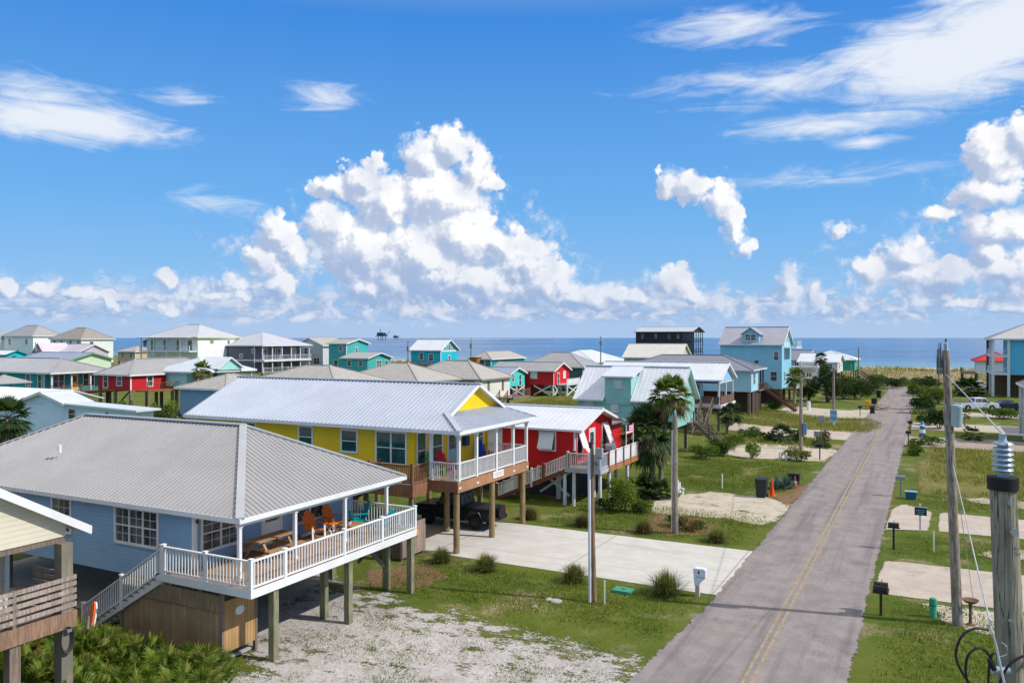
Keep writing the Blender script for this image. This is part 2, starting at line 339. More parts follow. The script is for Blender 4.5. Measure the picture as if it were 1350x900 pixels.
# ------------------------------------------------------------------ building kit
def roof(root, faces, m, rib=0, ribh=.028, th=.11, caps=None, capm=None, name='roof', ribw=.045):
    mb = MB()
    key = {}; V = []; F = []
    for fc in faces:
        idx = []
        for p in fc:
            k = tuple(round(c, 3) for c in p)
            if k not in key: key[k] = len(V); V.append(k)
            idx.append(key[k])
        F.append(idx)
    n = len(V); mb.add(V, F); mb.add([(x, y, z - th) for x, y, z in V], [tuple(reversed(f)) for f in F])
    cnt = {}
    for f in F:
        for i in range(len(f)):
            e = (f[i], f[(i + 1) % len(f)]); cnt[tuple(sorted(e))] = cnt.get(tuple(sorted(e)), []) + [e]
    for k, es in cnt.items():
        if len(es) == 1:
            a, c = es[0]; mb.f.append((a, c, c + n, a + n))
    if rib:
        for fc in faces:
            P = [Vector(p) for p in fc]; nrm = (P[1] - P[0]).cross(P[2] - P[0]).normalized()
            if nrm.z < 0: nrm = -nrm
            if math.hypot(nrm.x, nrm.y) < .02: continue
            up = Vector((-nrm.x, -nrm.y, 0)).normalized(); e = Vector((up.y, -up.x, 0))
            ss_ = [p.dot(e) for p in P]; s0, s1 = min(ss_), max(ss_)
            k = math.ceil((s0 + .04) / rib)
            while k * rib < s1 - .03:
                s = k * rib; k += 1; hit = []
                for i in range(len(P)):
                    a, c = P[i], P[(i + 1) % len(P)]; da, dc = a.dot(e) - s, c.dot(e) - s
                    if da * dc < 0: hit.append(a + (c - a) * (da / (da - dc)))
                if len(hit) >= 2:
                    hit.sort(key=lambda q: q.z); a, c = hit[0], hit[-1]
                    if (c - a).length > .15:
                        d = (c - a).normalized(); side = e * ribw / 2
                        o = nrm * ribh; b0 = nrm * -.01
                        mb.add([a - side + b0, a + side + b0, a + side * .5 + o, a - side * .5 + o, c - side + b0, c + side + b0, c + side * .5 + o, c - side * .5 + o],
                               [(0, 1, 2, 3), (7, 6, 5, 4), (1, 5, 6, 2), (2, 6, 7, 3), (3, 7, 4, 0)])
    r = mb.build(name, m, root)
    if caps:
        cb = MB()
        for a, c in caps:
            cb.bar(Vector(a) + Vector((0, 0, .025)), Vector(c) + Vector((0, 0, .025)), .3 if rib else .26, .06)
        cb.build('ridge_cap', capm or m, r)
    return r
def hip_faces(x0, x1, y0, y1, ze, zr):
    if x1 - x0 >= y1 - y0:
        h = (y1 - y0) / 2; ym = (y0 + y1) / 2; A = (x0 + h, ym, zr); B = (x1 - h, ym, zr)
        if x1 - x0 - 2 * h < .02: B = A
        fs = [[(x0, y0, ze), (x1, y0, ze), B, A], [(x1, y0, ze), (x1, y1, ze), B], [(x1, y1, ze), (x0, y1, ze), A, B], [(x0, y1, ze), (x0, y0, ze), A]]
        caps = [(A, B), ((x1, y0, ze), B), ((x1, y1, ze), B), ((x0, y0, ze), A), ((x0, y1, ze), A)]
    else:
        h = (x1 - x0) / 2; xm = (x0 + x1) / 2; A = (xm, y0 + h, zr); B = (xm, y1 - h, zr)
        fs = [[(x1, y0, ze), (x1, y1, ze), B, A], [(x1, y1, ze), (x0, y1, ze), B], [(x0, y1, ze), (x0, y0, ze), A, B], [(x0, y0, ze), (x1, y0, ze), A]]
        caps = [(A, B), ((x1, y0, ze), A), ((x0, y0, ze), A), ((x1, y1, ze), B), ((x0, y1, ze), B)]
    fs = [[p for i, p in enumerate(f) if p != f[i - 1]] for f in fs]
    return fs, [c for c in caps if c[0] != c[1]]
def gable_faces(x0, x1, y0, y1, ze, zr, axis='x'):
    if axis == 'x':
        ym = (y0 + y1) / 2
        return [[(x0, y0, ze), (x1, y0, ze), (x1, ym, zr), (x0, ym, zr)], [(x1, y1, ze), (x0, y1, ze), (x0, ym, zr), (x1, ym, zr)]], [((x0, ym, zr), (x1, ym, zr))]
    xm = (x0 + x1) / 2
    return [[(x1, y0, ze), (x1, y1, ze), (xm, y1, zr), (xm, y0, zr)], [(x0, y1, ze), (x0, y0, ze), (xm, y0, zr), (xm, y1, zr)]], [((xm, y0, zr), (xm, y1, zr))]
def fascia(root, x0, x1, y0, y1, ze, h=.2, m=None, sides='NSEW', lift=0.):
    mb = MB(); z1 = ze + .004 + lift; z0 = ze - h
    if 'S' in sides: mb.box(x0 - .03, x1 + .03, y0 - .035, y0 - .002, z0, z1)
    if 'N' in sides: mb.box(x0 - .03, x1 + .03, y1 + .002, y1 + .035, z0, z1)
    if 'E' in sides: mb.box(x1 + .002, x1 + .035, y0 + .002, y1 - .002, z0, z1)
    if 'W' in sides: mb.box(x0 - .035, x0 - .002, y0 + .002, y1 - .002, z0, z1)
    return mb.build('fascia', m or WHITE, root)
def rake(root, x, y0, y1, ze, zr, m=None, t=.06, h=.2):       # barge boards of a gable facing +X at plane x
    mb = MB(); ym = (y0 + y1) / 2
    for ya in (y0, y1):
        mb.add([(x + .002, ya, ze + .012), (x + .002, ym, zr + .012), (x + .002, ym, zr - h), (x + .002, ya, ze - h), (x + t, ya, ze + .012), (x + t, ym, zr + .012), (x + t, ym, zr - h), (x + t, ya, ze - h)],
               [(0, 1, 2, 3), (7, 6, 5, 4), (0, 4, 5, 1), (1, 5, 6, 2), (2, 6, 7, 3), (3, 7, 4, 0)])
    return mb.build('barge_board', m or WHITE, root)
def fmap(face, c):
    if face == 'S': return lambda a, z, o: (a, c - o, z)
    if face == 'E': return lambda a, z, o: (c + o, a, z)
    if face == 'W': return lambda a, z, o: (c - o, a, z)
    return lambda a, z, o: (a, c + o, z)
def fbox(mb, f, a0, a1, z0, z1, o0, o1):
    p, q = f(a0, z0, o0), f(a1, z1, o1); return mb.box(p[0], q[0], p[1], q[1], p[2], q[2])
def window(root, face, c, a, z, w, h, kind='sash', fm=None, gm=None, tr=.1, far=False, name='window'):
    f = fmap(face, c); fm = fm or WHITE; mb = MB(); o1 = .05
    fbox(mb, f, a - w / 2 - tr, a - w / 2, z - h / 2 - tr, z + h / 2 + tr, -.02, o1)
    fbox(mb, f, a + w / 2, a + w / 2 + tr, z - h / 2 - tr, z + h / 2 + tr, -.02, o1)
    fbox(mb, f, a - w / 2, a + w / 2, z + h / 2, z + h / 2 + tr, -.02, o1 - .003)
    fbox(mb, f, a - w / 2, a + w / 2, z - h / 2 - tr, z - h / 2, -.02, o1 + .02)
    win = mb.build(name, fm, root)
    g = MB(); fbox(g, f, a - w / 2 + .001, a + w / 2 - .001, z - h / 2 + .001, z + h / 2 - .001, -.02, .012)
    if kind == 'shutter':
        k = int(h / .09)
        for i in range(k):
            zz = z - h / 2 + (i + .5) * h / k; fbox(g, f, a - w / 2 + .02, a + w / 2 - .02, zz - .028, zz + .012, .013, .032)
        fbox(g, f, a - .03, a + .03, z - h / 2 + .002, z + h / 2 - .002, .013, .036)
        g.build('shutter', gm or WHITE, win); return win
    g.build('pane', gm or GLASS, win)
    s = MB(); t = .025
    if kind in ('sash', 'double', 'triple'):
        fbox(s, f, a - w / 2, a + w / 2, z - t, z + t, .013, .035)
        k = {'sash': 1, 'double': 2, 'triple': 3}[kind]
        for i in range(1, k):
            aa = a - w / 2 + w * i / k; fbox(s, f, aa - .05, aa + .05, z - h / 2, z + h / 2, .014, .042)
    if kind.startswith('grid'):
        nx, nz, big = int(kind[4]), int(kind[5]), int(kind[6])
        for i in range(1, nx):
            aa = a - w / 2 + w * i / nx; tt = .04 if i % (nx // big) == 0 else .008
            fbox(s, f, aa - tt, aa + tt, z - h / 2, z + h / 2, .013, .042 if tt > .02 else .026)
        for j in range(1, nz):
            zz = z - h / 2 + h * j / nz; tt = .025 if j * 2 == nz else .008
            fbox(s, f, a - w / 2, a + w / 2, zz - tt, zz + tt, .014, .036 if tt > .02 else .024)
    if s.f: s.build('sash', fm, win)
    return win
def door(root, face, c, a, z0, w=.9, h=2.05, m=None, fm=None, glass=True):
    f = fmap(face, c); mb = MB(); fm = fm or WHITE
    fbox(mb, f, a - w / 2 - .1, a - w / 2, z0, z0 + h + .1, -.02, .05); fbox(mb, f, a + w / 2, a + w / 2 + .1, z0, z0 + h + .1, -.02, .05); fbox(mb, f, a - w / 2, a + w / 2, z0 + h, z0 + h + .1, -.02, .048)
    d = MB(); fbox(d, f, a - w / 2 + .002, a + w / 2 - .002, z0 + .01, z0 + h - .002, -.02, .02)
    do = d.build('door', m or WHITE, root); mb.build('door_frame', fm, do)
    if glass:
        g = MB(); fbox(g, f, a - w / 2 + .14, a + w / 2 - .14, z0 + h * .52, z0 + h - .18, .021, .03); g.build('pane', GLASS, do)
    k = MB(); fbox(k, f, a + w / 2 - .12, a + w / 2 - .06, z0 + .95, z0 + 1.03, .021, .07); k.build('handle', GREYM, do)
    return do
def railing(root, p, q, h=.95, m=None, posts=(), pm=None, pitch=.13, bal=.036, zt=0., bm=None, ps=.11, ph=None, low=.1, top=(.1, .05)):
    m = m or WHITE; p = Vector(p); q = Vector(q); d = q - p; L = d.length; n = d.normalized()
    mb = MB(); Z = Vector((0, 0, 1))
    mb.bar(p + Z * h, q + Z * h, top[0], top[1]); mb.bar(p + Z * low, q + Z * low, .06, .06)
    if bm is None:
        k = max(1, int(round(math.hypot(d.x, d.y) / pitch)))
        for i in range(1, k):
            c = p + d * (i / k); mb.box(c.x - bal / 2, c.x + bal / 2, c.y - bal / 2, c.y + bal / 2, c.z + low + .02, c.z + h - .02)
    r = mb.build('railing', m, root)
    if bm is not None:                                   # solid-looking infill panels
        pb = MB(); pb.bar(p + Z * (low + h) / 2, q + Z * (low + h) / 2, .03, h - low - .12); pb.build('rail_panel', bm, r)
    for t in posts:
        c = p + d * t; hh = ph or h + .1
        x = MB().box(c.x - ps / 2, c.x + ps / 2, c.y - ps / 2, c.y + ps / 2, c.z - .25, c.z + hh); x.box(c.x - ps / 2 - .02, c.x + ps / 2 + .02, c.y - ps / 2 - .02, c.y + ps / 2 + .02, c.z + hh, c.z + hh + .03)
        x.build('rail_post', pm or m, r)
    return r
def stairs(root, a, b, w, m, side, rm=None, rails=True, tm=None, pitch=.16):   # a top centre, b bottom centre
    a = Vector(a); b = Vector(b); d = b - a; run = Vector((d.x, d.y, 0)); n = run.normalized(); s = Vector((-n.y, n.x, 0)) * w / 2
    k = max(3, int(round(abs(d.z) / .19)))
    st = MB()
    for sg in (-1, 1): st.bar(a + s * sg * .93 + Vector((0, 0, -.14)), b + s * sg * .93 + Vector((0, 0, -.02)), .05, .28)
    so = st.build('stairs', m, root)
    tr = MB()
    for i in range(k):
        c = a + d * ((i + .5) / k); tr.bar(c - s + Vector((0, 0, .02)), c + s + Vector((0, 0, .02)), .28, .04)
    tr.build('tread', tm or m, so)
    if rails:
        for sg in side: railing(so, a + s * sg, b + s * sg, .9, rm or m, (0, .5, 1), rm or m, pitch)
    return so
def piling(root, x, y, z1, m=None, r=.13, round_=False, z0=-.3):
    mb = MB()
    if round_: mb.tube([(x, y, z0), (x, y, (z0 + z1) / 2), (x, y, z1)], [r * 1.06, r, r * .95], 12)
    else: mb.box(x - r, x + r, y - r, y + r, z0, z1)
    return mb.build('piling', m or WGREEN, root, smooth=round_)
def post(root, x, y, z0, z1, m=None, r=.06, name='porch_post'):
    mb = MB().box(x - r, x + r, y - r, y + r, z0, z1); mb.box(x - r - .025, x + r + .025, y - r - .025, y + r + .025, z1 - .1, z1); mb.box(x - r - .02, x + r + .02, y - r - .02, y + r + .02, z0, z0 + .1)
    return mb.build(name, m or WHITE, root)
def gwall(root, x0, x1, y0, y1, z0, ze, zr, ey0, ey1, m, axis='x', name='wall', th=.13):
    """walls with pointed gable ends under a gable roof whose eaves lie at ey0, ey1"""
    c = (ey0 + ey1) / 2; sl = (zr - ze) / ((ey1 - ey0) / 2); a = y0 if axis == 'x' else x0; b_ = y1 if axis == 'x' else x1
    za = ze + sl * (a - ey0) - th; zb = ze + sl * (ey1 - b_) - th
    poly = [(a, z0), (b_, z0), (b_, zb), (c, zr - th), (a, za)]
    mb = MB().prism(poly, axis, *((x0, x1) if axis == 'x' else (y0, y1)))
    return mb.build(name, m, root)
# ------------------------------------------------------------------ the setting: ground, sea, road, drives
def ground_mat(name, kind):
    m = bpy.data.materials.new(name); m.use_nodes = True; nt = m.node_tree; nt.nodes.clear(); b = NB(nt)
    p = T(nt, 'ShaderNodeBsdfPrincipled'); o = T(nt, 'ShaderNodeOutputMaterial')
    pos = T(nt, 'ShaderNodeNewGeometry').outputs['Position']
    big = b.noise(pos, .12, 4, .6); mid = b.noise(pos, .9, 5, .65); fin = b.noise(pos, 9, 4, .7); vf = b.noise(pos, 34, 2, .6)
    amp, holes = .5, None
    if kind == 'grass':
        c = b.mix(b.ss(big, .35, .65), (.068, .118, .010, 1), (.132, .160, .020, 1))
        c = b.mix(b.ss(mid, .38, .8), c, (.165, .172, .036, 1))
        c = b.mix(b.ss(fin, .52, .78, 0, .6), c, (.20, .19, .06, 1)); c = b.mix(b.ss(vf, .5, .8, 0, .6), c, (.03, .055, .008, 1))
        bare = b.m('ADD', b.m('MULTIPLY', b.noise(pos, .28, 5, .68), 1.0), b.m('MULTIPLY', fin, .18))
        c = b.mix(b.ss(bare, .615, .78, 0, .85), c, (.34, .265, .15, 1)); h = b.m('ADD', fin, vf); bs = .9
    elif kind == 'sand':
        c = b.mix(b.ss(mid, .3, .7), (.44, .37, .285, 1), (.60, .53, .43, 1)); c = b.mix(b.ss(fin, .55, .8, 0, .5), c, (.33, .27, .18, 1)); h = fin; bs = .5; amp = 2.0; holes = b.m('ADD', b.noise(pos, .8, 5, .7), b.m('ADD', b.m('MULTIPLY', fin, .35), b.m('MULTIPLY', vf, .12)))
        c = b.mix(b.ss(b.m('ADD', mid, b.m('MULTIPLY', fin, .3)), .72, .86, 0, .7), c, (.13, .14, .04, 1))
    elif kind == 'gravel':
        n = T(nt, 'ShaderNodeTexVoronoi'); b.link(pos, n.inputs['Vector']); n.inputs['Scale'].default_value = 11; cell = n.outputs['Color']
        bw = T(nt, 'ShaderNodeRGBToBW'); b.link(cell, bw.inputs[0])
        c = b.mix(bw.outputs[0], (.43, .385, .355, 1), (.64, .60, .57, 1)); c = b.mix(b.ss(mid, .4, .75, 0, .55), c, (.35, .30, .255, 1))
        sp = b.ss(b.noise(pos, 7.5, 3, .6), .60, .70); c = b.mix(b.m('MULTIPLY', sp, .7), c, (.10, .09, .05, 1)); h = b.m('ADD', bw.outputs[0], vf); bs = .8; amp = 3.4; holes = b.m('ADD', b.noise(b.v('MULTIPLY', pos, (.6, 1.0, 1.0)), 1.25, 5, .74), b.m('ADD', b.m('MULTIPLY', fin, .3), b.m('MULTIPLY', vf, .12)))
    elif kind == 'asphalt':
        c = b.mix(b.ss(mid, .3, .7), (.232, .20, .190, 1), (.315, .275, .260, 1)); c = b.mix(b.ss(vf, .45, .75, 0, .7), c, (.42, .37, .36, 1)); c = b.mix(b.ss(fin, .58, .75, 0, .55), c, (.12, .105, .11, 1))
        x, y, z = b.sep(pos)
        # tyre-worn darker bands along the lanes, patched darker spots
        w = b.m('SINE', b.m('MULTIPLY_ADD', x, 4.4, .6)); st = b.noise(b.comb(b.m('MULTIPLY', x, 1.6), b.m('MULTIPLY', y, .07), 0.), 1.0, 4, .6)
        c = b.mix(b.m('MULTIPLY', b.ss(st, .45, .72), .55), c, (.14, .118, .125, 1)); c = b.mix(b.ss(b.noise(pos, .22, 4, .65), .6, .72, 0, .45), c, (.12, .105, .115, 1))
        wv = b.noise(pos, .8, 4, .7); c = b.mix(b.m('MULTIPLY', b.ss(b.m('ABSOLUTE', b.m('SUBTRACT', wv, .5)), 0., .008, 1., 0.), b.ss(big, .42, .6, 0, .75)), c, (.10, .085, .08, 1))
        c = b.mix(b.ss(b.vor(b.v('MULTIPLY', pos, (.5, .16, 1)), 1.0, out='Color'), .80, .81, 0, .22), c, (.20, .17, .165, 1))
        h = vf; bs = .5; amp = .55
    elif kind == 'concrete':
        c = b.mix(b.ss(mid, .3, .75), (.53, .50, .455, 1), (.62, .595, .55, 1)); c = b.mix(b.ss(big, .45, .7, 0, .6), c, (.55, .47, .37, 1)); c = b.mix(b.ss(fin, .6, .8, 0, .3), c, (.36, .33, .29, 1))
        x, y, z = b.sep(pos)
        tm = b.noise(b.comb(b.m('MULTIPLY', x, .10), b.m('MULTIPLY', y, 1.3), 0.), 1.0, 4, .6); c = b.mix(b.ss(tm, .52, .74, 0, .45), c, (.36, .335, .30, 1))
        st = b.noise(pos, .9, 6, .75); c = b.mix(b.ss(st, .62, .75, 0, .5), c, (.40, .345, .27, 1))
        for ax, off, pitch in ((x, 1.1, 7.2), (y, .35, 4.1)):
            fr = b.m('FRACT', b.m('DIVIDE', b.m('ADD', ax, off), pitch)); c = b.mix(b.m('MULTIPLY', b.m('LESS_THAN', fr, .012), .55), c, (.25, .22, .19, 1))
        h = fin; bs = .2; amp = .12
    elif kind == 'oldconcrete':
        c = b.mix(b.ss(mid, .3, .75), (.44, .365, .30, 1), (.56, .475, .40, 1)); c = b.mix(b.ss(b.noise(pos, .5, 6, .7), .55, .72, 0, .6), c, (.27, .22, .18, 1)); c = b.mix(b.ss(fin, .6, .8, 0, .4), c, (.25, .2, .16, 1))
        cr = b.vor(b.v('ADD', pos, b.v('SCALE', T_noise_col(b, pos, 1.3))), .22, feature='DISTANCE_TO_EDGE'); c = b.mix(b.m('MULTIPLY', b.ss(cr, 0., .010, 1., 0.), b.ss(mid, .45, .65, 0., .35)), c, (.14, .12, .07, 1)); h = fin; bs = .3; amp = .35
    elif kind == 'dry':                                   # dry tall dune grass soil
        c = b.mix(b.ss(mid, .3, .7), (.15, .14, .035, 1), (.23, .20, .07, 1)); c = b.mix(b.ss(fin, .5, .75, 0, .7), c, (.09, .11, .02, 1)); h = fin; bs = .9; amp = 2.2
    elif kind == 'mulch':
        c = b.mix(b.ss(fin, .35, .7), (.16, .085, .045, 1), (.30, .19, .11, 1)); h = fin; bs = .9; amp = 1.4
    b.link(c, p.inputs['Base Color']); p.inputs['Roughness'].default_value = .92; p.inputs['Specular IOR Level'].default_value = .15
    bn = T(nt, 'ShaderNodeBump'); bn.inputs['Strength'].default_value = bs; bn.inputs['Distance'].default_value = .04; b.link(h, bn.inputs['Height']); b.link(bn.outputs[0], p.inputs['Normal'])
    at = T(nt, 'ShaderNodeAttribute', attribute_name='edge')
    # ragged border: the sheet ends where its edge distance plus noise falls below zero
    n = b.m('ADD', b.m('MULTIPLY_ADD', b.noise(pos, .8, 5, .7), 1.0, -.5), b.m('MULTIPLY_ADD', b.noise(pos, 6, 3, .7), .6, -.3))
    al = b.ss(b.m('ADD', at.outputs['Fac'], b.m('MULTIPLY', n, amp)), -.03, .05)
    if kind == 'gravel': holes = b.m('ADD', holes, b.ss(at.outputs['Fac'], -.5, 3.0, .15, 0.))
    if holes is not None: al = b.m('MULTIPLY', al, b.ss(holes, .775 if kind == 'gravel' else .83, .84 if kind == 'gravel' else .9, 1., 0.))
    tr = T(nt, 'ShaderNodeBsdfTransparent'); mx = T(nt, 'ShaderNodeMixShader'); b.link(al, mx.inputs[0]); b.link(tr.outputs[0], mx.inputs[1]); b.link(p.outputs[0], mx.inputs[2])
    b.link((p if kind == 'grass' else mx).outputs[0], o.inputs[0])
    return m
GM = {k: ground_mat(k + '_surface', k) for k in ('grass', 'sand', 'gravel', 'asphalt', 'concrete', 'oldconcrete', 'dry', 'mulch')}
def sdist(x, y, P):
    ins = False; d = 1e9; n = len(P)
    for i in range(n):
        x1, y1 = P[i]; x2, y2 = P[(i + 1) % n]
        if (y1 > y) != (y2 > y) and x < (x2 - x1) * (y - y1) / (y2 - y1) + x1: ins = not ins
        dx, dy = x2 - x1, y2 - y1; t = max(0, min(1, ((x - x1) * dx + (y - y1) * dy) / (dx * dx + dy * dy + 1e-9)))
        d = min(d, math.hypot(x - x1 - t * dx, y - y1 - t * dy))
    return d if ins else -d
PZ = [0]
def patch(name, P, m, z, res=.5, label=None):
    PZ[0] += 1; z += .0003 * PZ[0]                      # no two sheets at one level
    P = [(p[0], p[1]) for p in P]; xs = [p[0] for p in P]; ys = [p[1] for p in P]; mg = 1.2
    x0, x1, y0, y1 = min(xs) - mg, max(xs) + mg, min(ys) - mg, max(ys) + mg
    nx = max(2, int((x1 - x0) / res)); ny = max(2, int((y1 - y0) / res))
    while nx * ny > 14000: nx = int(nx * .8) + 1; ny = int(ny * .8) + 1
    vs = []; ed = []
    for j in range(ny + 1):
        for i in range(nx + 1):
            x = x0 + (x1 - x0) * i / nx; y = y0 + (y1 - y0) * j / ny; vs.append((x, y, z)); ed.append(sdist(x, y, P))
    fs = []
    for j in range(ny):
        for i in range(nx):
            q = (j * (nx + 1) + i, j * (nx + 1) + i + 1, (j + 1) * (nx + 1) + i + 1, (j + 1) * (nx + 1) + i)
            if max(ed[k] for k in q) > -1.3: fs.append(q)
    me = bpy.data.meshes.new(name); me.from_pydata(vs, [], fs)
    a = me.attributes.new('edge', 'FLOAT', 'POINT'); a.data.foreach_set('value', ed)
    me.materials.append(m); o = bpy.data.objects.new(name, me); C.objects.link(o); tag(o, label, kind='structure'); return o
def rect(x0, x1, y0, y1): return [(x0, y0), (x1, y0), (x1, y1), (x0, y1)]
# one sheet of land down to the shore and under the sea
prof = [(-400, 0), (318, 0), (330, -.35), (350, -1.0), (420, -3.5), (700, -6)]
gm = MB(); xs = [-4000, -900, -300, 0, 300, 900, 4000]
for (ya, za), (yb, zb) in zip(prof, prof[1:]):
    for xa, xb in zip(xs, xs[1:]): gm.poly([(xa, ya, za), (xb, ya, za), (xb, yb, zb), (xa, yb, zb)])
tag(gm.build('ground', GM['grass']), kind='structure')
def sea_mat():
    m = bpy.data.materials.new('sea_water'); m.use_nodes = True; nt = m.node_tree; b = NB(nt); p = nt.nodes['Principled BSDF']
    pos = T(nt, 'ShaderNodeNewGeometry').outputs['Position']; x, y, z = b.sep(pos)
    v = b.comb(b.m('MULTIPLY', x, .0009), b.m('MULTIPLY', y, .004), 0.)
    n = b.noise(v, 1.0, 5, .6)
    c = b.mix(b.ss(n, .4, .62), (.012, .10, .26, 1), (.03, .16, .36, 1))
    c = b.mix(b.ss(y, 320., 480., 1., 0.), c, (.12, .28, .34, 1)); b.link(c, p.inputs['Base Color'])
    p.inputs['Roughness'].default_value = .22; p.inputs['Specular IOR Level'].default_value = .32; p.inputs['IOR'].default_value = 1.33
    h = b.noise(b.comb(b.m('MULTIPLY', x, .12), b.m('MULTIPLY', y, .3), 0.), 1.0, 5, .65)
    bn = T(nt, 'ShaderNodeBump'); bn.inputs['Strength'].default_value = 1.0; bn.inputs['Distance'].default_value = .7; b.link(h, bn.inputs['Height']); b.link(bn.outputs[0], p.inputs['Normal'])
    return m
tag(MB().poly([(-40000, 322, -.3), (40000, 322, -.3), (40000, 55000, -.3), (-40000, 55000, -.3)]).build('sea', sea_mat()), kind='structure')
sf = MB()                                            # the surf lines along the beach
for k, (yy, w_) in enumerate(((331, 1.6), (341, 1.0), (352, .8))):
    for i in range(-90, 60):
        xa, xb = i * 8.0, i * 8.0 + 8.0
        f1 = lambda t: yy + 2.2 * mnoise.noise((t * .03, k * 9.1, 0)); f2 = lambda t: w_ * max(.05, .6 + mnoise.noise((t * .09, k * 5.3, 2)))
        sf.add([(xa, f1(xa), -.29), (xb, f1(xb), -.29), (xb, f1(xb) + f2(xb), -.29), (xa, f1(xa) + f2(xa), -.29)], [(0, 1, 2, 3)])
tag(sf.build('surf', mat('sea_foam', (.8, .82, .82), .8, .05)), kind='structure')
patch('beach', [(-700, 262), (-300, 258), (-60, 250), (60, 246), (300, 250), (300, 333), (-700, 333)], GM['sand'], .010, 4)
# dunes between the houses and the beach
dm = MB(); random.seed(3); nx, ny = 150, 12; dx0, dx1, dy0, dy1 = -420, 160, 224, 286
vs = []
for j in range(ny + 1):
    for i in range(nx + 1):
        x = dx0 + (dx1 - dx0) * i / nx; y = dy0 + (dy1 - dy0) * j / ny; f = math.sin(math.pi * j / ny) ** .8
        vs.append((x, y, -.05 + f * (1.0 + 1.5 * max(0, mnoise.noise((x * .035, y * .05, 1)) + .3))))
dm.add(vs, [(j * (nx + 1) + i, j * (nx + 1) + i + 1, (j + 1) * (nx + 1) + i + 1, (j + 1) * (nx + 1) + i) for j in range(ny) for i in range(nx)])
tag(dm.build('dunes', mat('dune_grass_sand', (.26, .20, .10), .9, .35, vs=.25), smooth=True), kind='structure')
# road with its faded double yellow line
patch('road', [(-9.2, -25), (-2.28, -25), (-2.28, 182), (-1.2, 200), (-8.6, 206), (-7.6, 182), (-8.0, 60), (-8.05, 33), (-8.5, 26)], GM['asphalt'], .034, .42)
YL = mat('faded_yellow_paint', (.34, .265, .165), .85, .2, vs=3)
lm = MB()
for sgn in (-1, 1):
    for i in range(0, 52):
        ya = -20 + i * 4; lm.box(-5.15 + sgn * .13 - .05, -5.15 + sgn * .13 + .05, ya, ya + 3.99, .030, .041)
tag(lm.build('road_marking', YL), kind='structure')
shoulder = [(-8.0, 20), (-7.6, 20), (-7.7, 120), (-7.6, 180), (-8.3, 180), (-8.5, 120), (-8.6, 60), (-8.7, 27)]
# drives left of the road
patch('driveway', [(-30, 34.7), (-7.75, 34.5), (-7.7, 42.5), (-30, 42.3)], GM['concrete'], .014, .5)
patch('gravel_patch', [(-20.2, 12), (-7.6, -10), (-7.7, 26.6), (-13, 27.2), (-19, 27.9), (-22.5, 28.6), (-27, 29.0), (-27, 21.0), (-20.8, 19.9)], GM['gravel'], .010, .45)
patch('soil_bed', [(-40, 4), (-21, 2), (-20.2, 16), (-20.9, 20.0), (-27, 20.2), (-40, 20.3)], GM['mulch'], .008, .5)
patch('concrete_slab', rect(-40, -24.2, 20.9, 29.2), GM['oldconcrete'], .018, .4)
# white sandy drive, sandy lots further along
patch('sand_patch', [G(1044, 674), G(1036, 662), G(1006, 655), G(940, 648), G(862, 656), G(858, 676), G(940, 682), G(1010, 692)], GM['sand'], .012, .3)
patch('sand_patch', [G(1110, 594), G(1086, 608), G(1040, 606), G(985, 604), G(955, 598), G(940, 590), G(1000, 584), G(1070, 588)], GM['sand'], .012, .4)
patch('concrete_path', [G(1150, 570), G(1128, 581), G(1070, 577), G(1010, 572), G(955, 566), G(970, 557), G(1060, 566)], GM['oldconcrete'], .012, .5)
patch('sand_patch', [G(1172, 538), G(1150, 552), G(1105, 551), G(1050, 547), G(1028, 540), G(1040, 535), G(1120, 541)], GM['sand'], .012, .6)
patch('sand_patch', [G(1200, 519), G(1182, 532), G(1160, 545), G(1148, 548), G(1168, 527), G(1186, 516)], GM['sand'], .008, .6)
patch('mulch_bed', [G(860, 676), G(930, 684), G(940, 704), G(880, 706), G(846, 694)], GM['mulch'], .011, .3)
patch('mulch_bed', [G(480, 752), G(560, 742), G(590, 760), G(560, 775), G(490, 774)], GM['mulch'], .008, .3)
patch('dry_grass', [G(1150, 553), G(1168, 562), G(1140, 572), G(1060, 566), G(985, 560), G(920, 548), G(960, 532), G(1040, 545), G(1100, 552)], GM['dry'], .010, .8)
patch('dry_grass', [G(700, 525), G(760, 521), G(760, 538), G(640, 545), G(640, 532)], GM['dry'], .010, 1.2)
patch('dry_grass', [G(1015, 652), G(1060, 640), G(1075, 636), G(1060, 655), G(1035, 665)], GM['mulch'], .011, .3)
# drives right of the road
patch('driveway', [(-2.1, 37.9), (26, 38.6), (26, 44.2), (-2.0, 43.8)], GM['oldconcrete'], .014, .5)
patch('driveway', [(-2.25, 50.8), (-.05, 51.6), (.15, 57.2), (-1.5, 59.2), (-2.1, 57)], GM['oldconcrete'], .014, .3)
patch('driveway', [(.45, 51.7), (26, 52.4), (26, 57.2), (.6, 57.3)], GM['oldconcrete'], .014, .4)
patch('driveway', [(-2.1, 92.5), (28, 93.5), (28, 99), (-1.9, 98.5)], mat('drive_brown_concrete', (.36, .28, .22), .9, .15), .014, .6)
patch('driveway', [(-2.0, 108), (28, 109), (28, 117), (-1.9, 117)], GM['oldconcrete'], .013, .6)
patch('driveway', [(1, 128), (28, 129), (28, 136), (1, 135.5)], GM['oldconcrete'], .013, .8)
patch('asphalt_pad', [(9, 108.4), (28, 109.4), (28, 115), (10, 115)], mat('pad_dark', (.13, .13, .15), .9, .1), .017, 1.)
patch('dry_grass', [(-.6, 63), (14, 62), (20, 90), (1.0, 91), (-.9, 80)], GM['dry'], .010, .8)
patch('sand_patch', [(3.2, 34.0), (3.4, 37.6), (-.2, 37.4), (.6, 35.2)], GM['sand'], .009, .3)
patch('sand_patch', [(2.0, 62), (8, 60.5), (9, 63), (3, 64)], GM['sand'], .012, .4)
